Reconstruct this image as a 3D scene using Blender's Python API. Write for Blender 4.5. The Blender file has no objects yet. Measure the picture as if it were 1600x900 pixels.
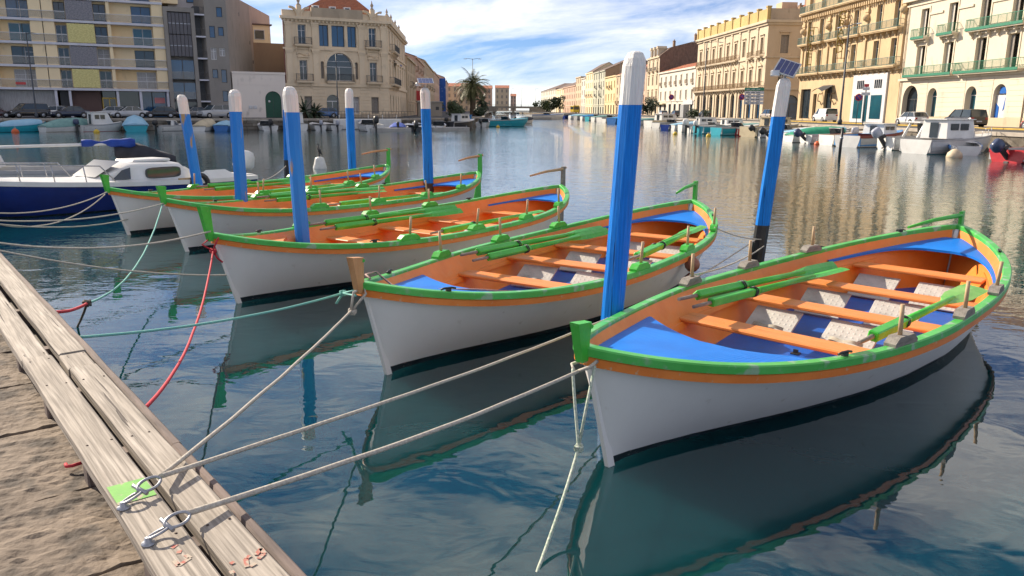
import bpy, math, random
from mathutils import Vector, Matrix, noise
R = math.radians
rnd = random.Random(7)
sc = bpy.context.scene
COL = sc.collection

# ---------------------------------------------------------------- camera
CAM_H, FPX, HORY, ROLL = 2.75, 1220.0, 171.0, R(0.4)
pit = math.atan((450 - HORY) / FPX)
FW = Vector((0, math.cos(pit), -math.sin(pit)))
U0 = Vector((0, math.sin(pit), math.cos(pit)))
RT = Vector((1, 0, 0)) * math.cos(ROLL) + U0 * math.sin(ROLL)
UP = -Vector((1, 0, 0)) * math.sin(ROLL) + U0 * math.cos(ROLL)
CP = Vector((0, 0, CAM_H))
cd = bpy.data.cameras.new('camera')
cd.sensor_width = 36
cd.lens = 36 * FPX / 1600
cd.clip_start = 0.05
cd.clip_end = 20000
cam = bpy.data.objects.new('camera', cd)
COL.objects.link(cam)
m3 = Matrix((RT, UP, -FW)).transposed()
cam.matrix_world = Matrix.Translation(CP) @ m3.to_4x4()
sc.camera = cam

# ---------------------------------------------------------------- sky, sun, exposure
SUN_AZ, SUN_EL = R(-52), R(31)          # azimuth from +Y, negative to the left
w = bpy.data.worlds.new('World')
sc.world = w
w.use_nodes = True
nt = w.node_tree
nt.nodes.clear()
def wn(t, **k):
    n = nt.nodes.new(t)
    for a, b in k.items():
        setattr(n, a, b)
    return n
def wmath(op, a, b=None):
    n = wn('ShaderNodeMath', operation=op)
    for i, v in enumerate((a, b)):
        if v is None:
            continue
        if isinstance(v, (int, float)):
            n.inputs[i].default_value = v
        else:
            nt.links.new(v, n.inputs[i])
    return n.outputs[0]
sky = wn('ShaderNodeTexSky', sky_type='NISHITA')
sky.sun_disc = False
sky.sun_elevation = SUN_EL
sky.sun_rotation = SUN_AZ
sky.altitude = 1500
sky.air_density = 1.0
sky.dust_density = 0.0
sky.ozone_density = 3.0
tc = wn('ShaderNodeTexCoord')
sep = wn('ShaderNodeSeparateXYZ')
nt.links.new(tc.outputs['Generated'], sep.inputs[0])
cmb = wn('ShaderNodeCombineXYZ')
nt.links.new(wmath('ADD', wmath('MULTIPLY', sep.outputs[0], 2.3), 6.1), cmb.inputs[0])
nt.links.new(wmath('MULTIPLY', sep.outputs[1], 2.3), cmb.inputs[1])
nt.links.new(wmath('ADD', wmath('MULTIPLY', sep.outputs[2], 11.0), wmath('MULTIPLY', sep.outputs[0], -0.9)), cmb.inputs[2])
cn = wn('ShaderNodeTexNoise')
cn.inputs['Scale'].default_value = 1.5
cn.inputs['Detail'].default_value = 9
cn.inputs['Roughness'].default_value = 0.6
cn.inputs['Distortion'].default_value = 0.35
nt.links.new(cmb.outputs[0], cn.inputs['Vector'])
cr = wn('ShaderNodeValToRGB')
cr.color_ramp.elements[0].position = 0.385
cr.color_ramp.elements[1].position = 0.68
nt.links.new(cn.outputs[0], cr.inputs[0])
cmix = wn('ShaderNodeMix', data_type='RGBA')
nt.links.new(wmath('MULTIPLY', cr.outputs[0], 0.78), cmix.inputs[0])
tint = wn('ShaderNodeMix', data_type='RGBA', blend_type='MULTIPLY')
tint.inputs[0].default_value = 1.0
nt.links.new(sky.outputs[0], tint.inputs[6])
tint.inputs[7].default_value = (0.19, 0.225, 0.31, 1)
nt.links.new(tint.outputs[2], cmix.inputs[6])
cmix.inputs[7].default_value = (4.3, 4.05, 3.7, 1)
bg = wn('ShaderNodeBackground')
bg.inputs[1].default_value = 0.1
nt.links.new(cmix.outputs[2], bg.inputs[0])
wo = wn('ShaderNodeOutputWorld')
nt.links.new(bg.outputs[0], wo.inputs[0])

sl = bpy.data.lights.new('sun', 'SUN')
sl.energy = 2.1
sl.angle = R(0.6)
sl.color = (1.0, 0.87, 0.70)
so = bpy.data.objects.new('sun', sl)
COL.objects.link(so)
sdir = Vector((math.sin(SUN_AZ) * math.cos(SUN_EL), math.cos(SUN_AZ) * math.cos(SUN_EL), math.sin(SUN_EL)))
so.rotation_euler = sdir.to_track_quat('Z', 'Y').to_euler()
so.location = (-30, 20, 40)

sc.view_settings.view_transform = 'Standard'
sc.view_settings.look = 'None'
sc.view_settings.exposure = 1.95
sc.view_settings.gamma = 1

# ---------------------------------------------------------------- helpers
def ray(px, py):
    return FW + RT * ((px - 800) / FPX) + UP * ((450 - py) / FPX)
def on_z(px, py, z):
    d = ray(px, py)
    return CP + d * ((z - CAM_H) / d.z)
def on_y(px, py, Y):
    d = ray(px, py)
    return CP + d * (Y / d.y)

MATS = {}
def mat(name, c1, c2=None, rough=0.6, scale=4.0, stretch=(1, 1, 1), bump=0.0, bscale=None, metal=0.0, lo=0.35, hi=0.65,
        detail=6, spec=0.5, c3=None, s3=30.0, t3=(0.62, 0.7), trans=0.0, coat=0.0):
    """procedural paint / stone / wood: two tones by noise, an optional third tone in flecks, optional bump"""
    if name in MATS:
        return MATS[name]
    m = bpy.data.materials.new(name)
    m.use_nodes = True
    t = m.node_tree
    b = t.nodes['Principled BSDF']
    b.inputs['Roughness'].default_value = rough
    b.inputs['Metallic'].default_value = metal
    b.inputs['Specular IOR Level'].default_value = spec
    b.inputs['Coat Weight'].default_value = coat
    b.inputs['Transmission Weight'].default_value = trans
    tcx = t.nodes.new('ShaderNodeTexCoord')
    mp = t.nodes.new('ShaderNodeMapping')
    mp.inputs['Scale'].default_value = stretch
    t.links.new(tcx.outputs['Object'], mp.inputs[0])
    if c2 is None:
        c2 = tuple(min(1, v * 0.82) for v in c1)
    n = t.nodes.new('ShaderNodeTexNoise')
    n.inputs['Scale'].default_value = scale
    n.inputs['Detail'].default_value = detail
    n.inputs['Roughness'].default_value = 0.62
    t.links.new(mp.outputs[0], n.inputs['Vector'])
    r = t.nodes.new('ShaderNodeValToRGB')
    e = r.color_ramp.elements
    e[0].position, e[1].position = lo, hi
    e[0].color, e[1].color = (*c1, 1), (*c2, 1)
    t.links.new(n.outputs[0], r.inputs[0])
    out = r.outputs[0]
    if c3 is not None:
        n3 = t.nodes.new('ShaderNodeTexNoise')
        n3.inputs['Scale'].default_value = s3
        n3.inputs['Detail'].default_value = 5
        t.links.new(mp.outputs[0], n3.inputs['Vector'])
        r3 = t.nodes.new('ShaderNodeValToRGB')
        r3.color_ramp.elements[0].position, r3.color_ramp.elements[1].position = t3
        t.links.new(n3.outputs[0], r3.inputs[0])
        mx = t.nodes.new('ShaderNodeMix')
        mx.data_type = 'RGBA'
        t.links.new(r3.outputs[0], mx.inputs[0])
        t.links.new(out, mx.inputs[6])
        mx.inputs[7].default_value = (*c3, 1)
        out = mx.outputs[2]
    t.links.new(out, b.inputs['Base Color'])
    if bump:
        nb = t.nodes.new('ShaderNodeTexNoise')
        nb.inputs['Scale'].default_value = bscale or scale * 4
        nb.inputs['Detail'].default_value = 6
        t.links.new(mp.outputs[0], nb.inputs['Vector'])
        bp = t.nodes.new('ShaderNodeBump')
        bp.inputs['Strength'].default_value = 0.7
        bp.inputs['Distance'].default_value = bump
        t.links.new(nb.outputs[0], bp.inputs['Height'])
        t.links.new(bp.outputs[0], b.inputs['Normal'])
    MATS[name] = m
    return m

def setp(o, label=None, cat=None, group=None, kind=None):
    if label: o['label'] = label
    if cat: o['category'] = cat
    if group: o['group'] = group
    if kind: o['kind'] = kind
    return o

def thing(name, label, cat, loc=(0, 0, 0), rz=0.0, group=None):
    o = bpy.data.objects.new(name, None)
    COL.objects.link(o)
    o.empty_display_size = 0.2
    o.location = loc
    o.rotation_euler = (0, 0, rz)
    return setp(o, label, cat, group)

def link(name, me, parent=None, loc=(0, 0, 0), rot=(0, 0, 0), scale=(1, 1, 1)):
    o = bpy.data.objects.new(name, me)
    COL.objects.link(o)
    o.parent = parent
    o.location = loc
    o.rotation_euler = rot
    o.scale = scale
    return o

class MB:
    def __init__(s):
        s.v, s.f, s.mi, s.sm = [], [], [], []
    def add(s, vs, fs, mi=0, smooth=False):
        k = len(s.v)
        s.v += [tuple(p) for p in vs]
        for f in fs:
            s.f.append(tuple(i + k for i in f)); s.mi.append(mi); s.sm.append(smooth)
        return s
    def box(s, x0, x1, y0, y1, z0, z1, mi=0, bev=0.0):
        if x0 > x1: x0, x1 = x1, x0
        if y0 > y1: y0, y1 = y1, y0
        if z0 > z1: z0, z1 = z1, z0
        if bev > 0:
            b = min(bev, (x1 - x0) / 2.2, (y1 - y0) / 2.2, (z1 - z0) / 2.2)
            vs, idx = [], {}
            for ix, X in enumerate((x0, x1)):
                for iy, Y in enumerate((y0, y1)):
                    for iz, Z in enumerate((z0, z1)):
                        sx, sy, sz = (1, -1)[ix], (1, -1)[iy], (1, -1)[iz]
                        for a in range(3):
                            p = [X + sx * b, Y + sy * b, Z + sz * b]
                            p[a] = (X, Y, Z)[a]
                            idx[(ix, iy, iz, a)] = len(vs); vs.append(p)
            fs = []
            g = lambda ix, iy, iz, a: idx[(ix, iy, iz, a)]
            for i in (0, 1):
                q = [g(i, 0, 0, 0), g(i, 1, 0, 0), g(i, 1, 1, 0), g(i, 0, 1, 0)]; fs.append(q if i else q[::-1])
                q = [g(0, i, 0, 1), g(1, i, 0, 1), g(1, i, 1, 1), g(0, i, 1, 1)]; fs.append(q[::-1] if i else q)
                q = [g(0, 0, i, 2), g(1, 0, i, 2), g(1, 1, i, 2), g(0, 1, i, 2)]; fs.append(q if i else q[::-1])
            for i in (0, 1):
                for j in (0, 1):
                    fs.append([g(0, i, j, 1), g(1, i, j, 1), g(1, i, j, 2), g(0, i, j, 2)])
                    fs.append([g(i, 0, j, 0), g(i, 1, j, 0), g(i, 1, j, 2), g(i, 0, j, 2)])
                    fs.append([g(i, j, 0, 0), g(i, j, 1, 0), g(i, j, 1, 1), g(i, j, 0, 1)])
                    for k in (0, 1):
                        fs.append([g(i, j, k, 0), g(i, j, k, 1), g(i, j, k, 2)])
            return s.add(vs, fs, mi)
        vs = [(x0, y0, z0), (x1, y0, z0), (x1, y1, z0), (x0, y1, z0), (x0, y0, z1), (x1, y0, z1), (x1, y1, z1), (x0, y1, z1)]
        return s.add(vs, [(0, 3, 2, 1), (4, 5, 6, 7), (0, 1, 5, 4), (1, 2, 6, 5), (2, 3, 7, 6), (3, 0, 4, 7)], mi)
    def prism(s, poly, z0, z1, mi=0):
        n = len(poly)
        vs = [(x, y, z0) for x, y in poly] + [(x, y, z1) for x, y in poly]
        fs = [tuple(range(n))[::-1], tuple(range(n, 2 * n))] + [(i, (i + 1) % n, n + (i + 1) % n, n + i) for i in range(n)]
        return s.add(vs, fs, mi)
    def xprism(s, poly, y0, y1, mi=0):      # polygon in x,z extruded along y
        n = len(poly)
        vs = [(x, y0, z) for x, z in poly] + [(x, y1, z) for x, z in poly]
        fs = [tuple(range(n)), tuple(range(n, 2 * n))[::-1]] + [(i, n + i, n + (i + 1) % n, (i + 1) % n) for i in range(n)]
        return s.add(vs, fs, mi)
    def tube(s, pts, r, n=8, mi=0, cap=True, smooth=True):
        pts = [Vector(p) for p in pts]
        rr = r if isinstance(r, (list, tuple)) else [r] * len(pts)
        k = len(pts)
        vs, prev = [], None
        for i in range(k):
            d = (pts[min(i + 1, k - 1)] - pts[max(i - 1, 0)])
            if d.length < 1e-9: d = Vector((0, 0, 1))
            d.normalize()
            if prev is None:
                a = Vector((0, 0, 1)) if abs(d.z) < 0.9 else Vector((1, 0, 0))
                u = d.cross(a).normalized()
            else:
                u = (prev - d * prev.dot(d))
                u = u.normalized() if u.length > 1e-6 else d.orthogonal().normalized()
            prev = u
            v2 = d.cross(u)
            for j in range(n):
                a = 2 * math.pi * j / n
                vs.append(pts[i] + (u * math.cos(a) + v2 * math.sin(a)) * rr[i])
        fs = []
        for i in range(k - 1):
            for j in range(n):
                fs.append((i * n + j, i * n + (j + 1) % n, (i + 1) * n + (j + 1) % n, (i + 1) * n + j))
        s.add(vs, fs, mi, smooth)
        if cap:
            kk = len(s.v) - len(vs)
            s.f.append(tuple(kk + j for j in range(n))[::-1]); s.mi.append(mi); s.sm.append(False)
            s.f.append(tuple(kk + (k - 1) * n + j for j in range(n))); s.mi.append(mi); s.sm.append(False)
        return s
    def bar(s, a, b, wd, ht, mi=0):
        a, b = Vector(a), Vector(b)
        d = (b - a).normalized()
        up = Vector((0, 0, 1)) if abs(d.z) < 0.95 else Vector((0, 1, 0))
        x = d.cross(up).normalized() * wd / 2
        z = x.cross(d).normalized() * ht / 2
        vs = [a - x - z, a + x - z, a + x + z, a - x + z, b - x - z, b + x - z, b + x + z, b - x + z]
        return s.add(vs, [(0, 1, 2, 3), (7, 6, 5, 4), (0, 4, 5, 1), (1, 5, 6, 2), (2, 6, 7, 3), (3, 7, 4, 0)], mi)
    def lathe(s, prof, n=16, c=(0, 0, 0), mi=0, smooth=True):
        vs, fs = [], []
        for r, z in prof:
            for j in range(n):
                a = 2 * math.pi * j / n
                vs.append((c[0] + r * math.cos(a), c[1] + r * math.sin(a), c[2] + z))
        for i in range(len(prof) - 1):
            for j in range(n):
                fs.append((i * n + j, i * n + (j + 1) % n, (i + 1) * n + (j + 1) % n, (i + 1) * n + j))
        fs.append(tuple(range(n))[::-1]); fs.append(tuple((len(prof) - 1) * n + j for j in range(n)))
        return s.add(vs, fs, mi, smooth)
    def loft(s, rings, closed=False, mi=0, smooth=True, caps=False):
        n = len(rings[0]); vs = [p for r in rings for p in r]; fs = []
        for i in range(len(rings) - 1):
            for j in range(n if closed else n - 1):
                fs.append((i * n + j, i * n + (j + 1) % n, (i + 1) * n + (j + 1) % n, (i + 1) * n + j))
        s.add(vs, fs, mi, smooth)
        if caps:
            k = len(s.v) - len(vs)
            s.f.append(tuple(k + j for j in range(n))[::-1]); s.mi.append(mi); s.sm.append(False)
            s.f.append(tuple(k + (len(rings) - 1) * n + j for j in range(n))); s.mi.append(mi); s.sm.append(False)
        return s
    def mesh(s, name, mats):
        me = bpy.data.meshes.new(name)
        me.from_pydata(s.v, [], s.f)
        if not isinstance(mats, (list, tuple)): mats = [mats]
        for m in mats: me.materials.append(m)
        me.polygons.foreach_set('material_index', s.mi)
        me.polygons.foreach_set('use_smooth', s.sm)
        me.update()
        return me
    def build(s, name, mats, parent=None, loc=(0, 0, 0), rot=(0, 0, 0)):
        return link(name, s.mesh(name, mats), parent, loc, rot)

def copy_tree(o, parent=None):
    c = o.copy(); COL.objects.link(c); c.parent = parent
    for ch in list(o.children):
        copy_tree(ch, c)
    return c

def fix_normals(o):
    import bmesh
    bm = bmesh.new(); bm.from_mesh(o.data)
    bmesh.ops.recalc_face_normals(bm, faces=bm.faces)
    bm.to_mesh(o.data); bm.free()
    return o

# ---------------------------------------------------------------- materials
GREEN = mat('green_paint', (0.06, 0.48, 0.05), (0.035, 0.38, 0.03), rough=0.38, scale=5, bump=0.002, bscale=30, c3=(0.16, 0.42, 0.14), s3=14, t3=(0.58, 0.8))
GREEN_RAIL = mat('green_rail_paint', (0.085, 0.48, 0.09), (0.05, 0.38, 0.05), rough=0.34, scale=2.2, bump=0.002, bscale=25, c3=(0.27, 0.43, 0.27), s3=7, t3=(0.57, 0.68))
GREEN_PALE = mat('pale_green_blade', (0.24, 0.50, 0.12), (0.12, 0.40, 0.06), rough=0.45, scale=3, bump=0.002)
ORANGE = mat('orange_paint', (0.84, 0.25, 0.035), (0.74, 0.20, 0.025), rough=0.42, scale=2.5, bump=0.002, bscale=22, c3=(0.76, 0.27, 0.07), s3=6, t3=(0.55, 0.8))
THWART_OLD = mat('orange_thwart', (0.80, 0.27, 0.07), (0.70, 0.20, 0.04), rough=0.42, scale=3, stretch=(6, 1, 6), bump=0.0015, bscale=9, c3=(0.80, 0.36, 0.16), s3=4, t3=(0.5, 0.8))
ORANGE_TRIM = mat('orange_strake', (0.80, 0.24, 0.04), (0.68, 0.18, 0.025), rough=0.42, scale=3, c3=(0.62, 0.36, 0.20), s3=16, t3=(0.64, 0.70))
WHITE = mat('white_hull', (0.88, 0.85, 0.82), (0.82, 0.79, 0.76), rough=0.32, scale=1.4, stretch=(1, 1, 0.6), bump=0.004, bscale=2.5, c3=(0.60, 0.55, 0.48), s3=7, t3=(0.66, 0.80))
BOOT = mat('black_boot_top', (0.012, 0.016, 0.022), (0.03, 0.045, 0.06), rough=0.4, scale=5, c3=(0.22, 0.22, 0.2), s3=14, t3=(0.66, 0.7))
BLUE = mat('blue_deck_paint', (0.006, 0.20, 0.72), (0.005, 0.16, 0.62), spec=0.3, rough=0.45, scale=2.5, bump=0.0015, bscale=20)
FLOORBLUE = mat('blue_floor', (0.008, 0.11, 0.50), (0.006, 0.085, 0.42), rough=0.45, scale=4, c3=(0.05, 0.10, 0.30), s3=10, t3=(0.6, 0.8))
LBLUE = mat('light_blue_deck', (0.10, 0.33, 0.62), (0.06, 0.24, 0.55), rough=0.45, scale=3)
PAD = mat('grey_tread', (0.56, 0.54, 0.50), (0.44, 0.42, 0.39), rough=0.55, scale=5, bump=0.003, bscale=28, c3=(0.30, 0.28, 0.24), s3=4, t3=(0.6, 0.8))
RAWWOOD = mat('raw_wood', (0.50, 0.35, 0.20), (0.38, 0.25, 0.13), rough=0.65, scale=6, stretch=(4, 4, 1), bump=0.002)
TANWOOD = mat('tan_wood', (0.58, 0.30, 0.13), (0.48, 0.23, 0.09), rough=0.5, scale=5, stretch=(3, 3, 1))
GREYWOOD = mat('grey_wood', (0.30, 0.27, 0.23), (0.17, 0.15, 0.13), rough=0.75, scale=7, stretch=(1, 4, 4), bump=0.003)
BLOCKWHITE = mat('worn_white_block', (0.58, 0.56, 0.50), (0.36, 0.33, 0.28), rough=0.7, scale=12, bump=0.002)
BLACK = mat('black_fitting', (0.015, 0.015, 0.016), (0.04, 0.04, 0.042), rough=0.45, scale=20)
STRAP = mat('webbing_strap', (0.45, 0.40, 0.32), (0.30, 0.26, 0.2), rough=0.85, scale=20)
ROPE_W = mat('white_rope', (0.55, 0.51, 0.44), (0.36, 0.32, 0.27), rough=0.85, scale=60, bump=0.004, bscale=110)
ROPE_G = mat('green_flecked_rope', (0.62, 0.63, 0.54), (0.25, 0.36, 0.27), rough=0.85, scale=45, bump=0.004, bscale=110)
ROPE_T = mat('teal_rope', (0.12, 0.42, 0.37), (0.22, 0.45, 0.40), rough=0.8, scale=50, bump=0.003, bscale=110)
ROPE_R = mat('red_rope', (0.58, 0.03, 0.05), (0.40, 0.02, 0.035), rough=0.75, scale=50, bump=0.003, bscale=110)
ROPE_D = mat('dark_rope', (0.10, 0.085, 0.075), (0.05, 0.045, 0.04), rough=0.85, scale=50)
def plank_mat(name, ca, cb, cdark, ax=0, k=0.62, rough=0.82, ck0=0.655, dist=0.006, spec=0.5):
    st = lambda lo, hi: tuple(lo if i == ax else hi for i in range(3))
    m = bpy.data.materials.new(name); m.use_nodes = True; MATS[name] = m
    t = m.node_tree; bs = t.nodes['Principled BSDF']; bs.inputs['Roughness'].default_value = rough; bs.inputs['Specular IOR Level'].default_value = spec
    tcx = t.nodes.new('ShaderNodeTexCoord')
    def noi(stretch, scale, detail=8, dist=0.0):
        mp = t.nodes.new('ShaderNodeMapping'); mp.inputs['Scale'].default_value = stretch
        t.links.new(tcx.outputs['Object'], mp.inputs[0])
        n = t.nodes.new('ShaderNodeTexNoise'); n.inputs['Scale'].default_value = scale; n.inputs['Detail'].default_value = detail; n.inputs['Distortion'].default_value = dist
        t.links.new(mp.outputs[0], n.inputs['Vector']); return n.outputs[0]
    def ramp(f, p0, p1, c0, c1):
        r = t.nodes.new('ShaderNodeValToRGB'); e = r.color_ramp.elements
        e[0].position, e[1].position = p0, p1; e[0].color, e[1].color = (*c0, 1), (*c1, 1)
        t.links.new(f, r.inputs[0]); return r.outputs[0]
    def mix(f, a_, b_):
        x = t.nodes.new('ShaderNodeMix'); x.data_type = 'RGBA'
        t.links.new(f, x.inputs[0]); t.links.new(a_, x.inputs[6]); t.links.new(b_, x.inputs[7]); return x.outputs[2]
    grain = noi(st(0.7, 22), 3.2, 9, 0.25); broad = noi(st(0.8, 3), 2.2, 6, 0.6); crack = noi(st(0.22, 9), 3.0, 3, 0.3)
    base = ramp(broad, 0.32, 0.68, ca, cb)
    dk = ramp(grain, 0.36, 0.62, (0, 0, 0), (1, 1, 1))
    dcol = t.nodes.new('ShaderNodeRGB'); dcol.outputs[0].default_value = (*[v * k for v in cb], 1)
    c = mix(dk, dcol.outputs[0], base)
    ck = ramp(crack, ck0, ck0 + 0.02, (0, 0, 0), (1, 1, 1))
    kcol = t.nodes.new('ShaderNodeRGB'); kcol.outputs[0].default_value = (*cdark, 1)
    c = mix(ck, c, kcol.outputs[0])
    t.links.new(c, bs.inputs['Base Color'])
    ad = t.nodes.new('ShaderNodeMath'); ad.operation = 'SUBTRACT'
    t.links.new(grain, ad.inputs[0]); t.links.new(ck, ad.inputs[1])
    bp = t.nodes.new('ShaderNodeBump'); bp.inputs['Strength'].default_value = 0.8; bp.inputs['Distance'].default_value = dist
    t.links.new(ad.outputs[0], bp.inputs['Height']); t.links.new(bp.outputs[0], bs.inputs['Normal'])
    return m
POSTBLUE = plank_mat('blue_post_paint', (0.004, 0.235, 0.78), (0.003, 0.185, 0.66), (0.003, 0.06, 0.22), 2, 0.82, 0.5, 0.675, 0.01, 0.25)
#POSTBLUE = mat('blue_post_paint', (0.004, 0.17, 0.70), (0.003, 0.13, 0.58), spec=0.25, rough=0.5, scale=3, stretch=(1, 1, 0.3), bump=0.006, bscale=9, c3=(0.02, 0.22, 0.72), s3=9, t3=(0.5, 0.75))
POSTWORN = mat('blue_post_bare_streaks', (0.006, 0.22, 0.74), (0.004, 0.17, 0.62), rough=0.5, scale=3, stretch=(1.6, 1.6, 0.25), bump=0.006, bscale=9, c3=(0.34, 0.25, 0.13), s3=4.2, t3=(0.60, 0.64))
THWART = plank_mat('orange_thwart_paint', (0.86, 0.31, 0.085), (0.78, 0.245, 0.05), (0.50, 0.13, 0.02), 1, 0.9, 0.42, 0.69, 0.003)
POSTWHITE = plank_mat('white_post_paint', (0.84, 0.82, 0.79), (0.76, 0.74, 0.71), (0.38, 0.35, 0.31), 2, 0.88, 0.55, 0.67, 0.012)
#POSTWHITE = mat('white_post_paint', (0.82, 0.80, 0.78), (0.72, 0.70, 0.68), rough=0.5, scale=4, stretch=(1, 1, 0.4), bump=0.008, bscale=8, c3=(0.55, 0.52, 0.48), s3=9, t3=(0.64, 0.75))
POSTBLACK = mat('black_post_paint', (0.012, 0.012, 0.014), (0.03, 0.03, 0.032), rough=0.45, scale=6, bump=0.004)
STEEL = mat('galvanised_steel', (0.42, 0.43, 0.46), (0.28, 0.29, 0.32), rough=0.42, scale=18, metal=0.85)
SOLAR = mat('solar_cells', (0.012, 0.022, 0.11), (0.02, 0.04, 0.17), rough=0.18, scale=3, coat=0.5)
ALU = mat('aluminium', (0.55, 0.56, 0.58), (0.45, 0.46, 0.48), rough=0.35, scale=10, metal=0.7)

# ---------------------------------------------------------------- water
def water_material():
    m = bpy.data.materials.new('canal_water')
    m.use_nodes = True
    t = m.node_tree
    b = t.nodes['Principled BSDF']
    b.inputs['Base Color'].default_value = (0.002, 0.034, 0.042, 1)
    b.inputs['Roughness'].default_value = 0.015
    b.subsurface_method = 'BURLEY'          # turbid water: light spreads below the surface, shadows go soft
    b.inputs['Subsurface Weight'].default_value = 1.0
    b.inputs['Subsurface Radius'].default_value = (0.6, 1.0, 1.0)
    b.inputs['Subsurface Scale'].default_value = 1.2
    b.inputs['IOR'].default_value = 1.85
    g = t.nodes.new('ShaderNodeNewGeometry')
    def noi(scale, detail, sx=1, sy=1, rot=0.0, dist=0.0, rough=0.5):
        mp = t.nodes.new('ShaderNodeMapping')
        mp.inputs['Scale'].default_value = (sx, sy, 1)
        mp.inputs['Rotation'].default_value = (0, 0, rot)
        t.links.new(g.outputs['Position'], mp.inputs[0])
        n = t.nodes.new('ShaderNodeTexNoise')
        n.inputs['Scale'].default_value = scale
        n.inputs['Detail'].default_value = detail
        n.inputs['Distortion'].default_value = dist
        n.inputs['Roughness'].default_value = rough
        t.links.new(mp.outputs[0], n.inputs['Vector'])
        return n.outputs[0]
    def mth(op, a, c):
        n = t.nodes.new('ShaderNodeMath'); n.operation = op
        for i, v in enumerate((a, c)):
            if isinstance(v, (int, float)): n.inputs[i].default_value = v
            else: t.links.new(v, n.inputs[i])
        return n.outputs[0]
    # breeze reaches the open basin, the strip behind the boats lies sheltered
    sp = t.nodes.new('ShaderNodeSeparateXYZ')
    t.links.new(g.outputs['Position'], sp.inputs[0])
    mr = t.nodes.new('ShaderNodeMapRange')
    mr.inputs['From Min'].default_value = 6
    mr.inputs['From Max'].default_value = 34
    mr.inputs['To Min'].default_value = 0.03
    mr.inputs['To Max'].default_value = 1.0
    t.links.new(sp.outputs[1], mr.inputs[0])
    patch = t.nodes.new('ShaderNodeMapRange')
    patch.inputs['From Min'].default_value = 0.38
    patch.inputs['From Max'].default_value = 0.62
    patch.inputs['To Min'].default_value = 0.45
    patch.inputs['To Max'].default_value = 1.0
    t.links.new(noi(0.06, 3, 1, 0.5), patch.inputs[0])
    amp = mth('MULTIPLY', mr.outputs[0], patch.outputs[0])
    small = mth('MULTIPLY', noi(2.6, 3, 0.7, 1.3, 0.2, 0.4), 0.019)
    tiny = mth('MULTIPLY', noi(9.0, 2, 0.8, 1.2, 0.5), 0.006)
    swell = mth('MULTIPLY', noi(0.8, 2, 0.9, 1.4, -0.3, 0.6), 0.020)
    h = mth('MULTIPLY', mth('ADD', mth('ADD', small, tiny), swell), amp)
    calm = mth('MULTIPLY', noi(1.5, 2, 1, 1.4, 0.7, 0.8), 0.0042)
    h = mth('ADD', h, calm)
    bp = t.nodes.new('ShaderNodeBump')
    bp.inputs['Strength'].default_value = 1.0
    bp.inputs['Distance'].default_value = 1.0
    t.links.new(h, bp.inputs['Height'])
    t.links.new(bp.outputs[0], b.inputs['Normal'])
    return m
WATER = water_material()
wm = MB()
wm.add([(-4000, -60, 0), (4000, -60, 0), (4000, 9000, 0), (-4000, 9000, 0)], [(0, 1, 2, 3)])
setp(wm.build('water', WATER), kind='structure')

# ---------------------------------------------------------------- foreground quay
DO = on_z(488, 900, 1.12)
DO.z = 0
DW = Vector((-0.632, 0.775, 0)).normalized()      # along the quay, away from the camera
DN = Vector((DW.y, -DW.x, 0))                     # towards the water
def dock(s, q, z):                                # q = distance inland from the fender beam's outer face
    return DO + DW * s - DN * q + Vector((0, 0, z))
def dock_s(p):
    return (Vector((p.x, p.y, 0)) - DO).dot(DW)
DANG = math.atan2(DW.y, DW.x)
PLANK = plank_mat('weathered_plank', (0.50, 0.445, 0.38), (0.34, 0.295, 0.245), (0.07, 0.055, 0.045))
BEAM = mat('dark_beam', (0.20, 0.15, 0.13), (0.11, 0.085, 0.075), rough=0.8, scale=4, stretch=(0.5, 4, 4), bump=0.006)
STONE = mat('worn_paving_stone', (0.235, 0.185, 0.14), (0.135, 0.105, 0.08), rough=0.9, scale=3.2, bump=0.03, bscale=16, c3=(0.075, 0.06, 0.048), s3=6, t3=(0.52, 0.64), detail=10)
WALLSTONE = mat('quay_wall_stone', (0.20, 0.18, 0.15), (0.10, 0.09, 0.075), rough=0.9, scale=2, bump=0.02, bscale=6)

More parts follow.
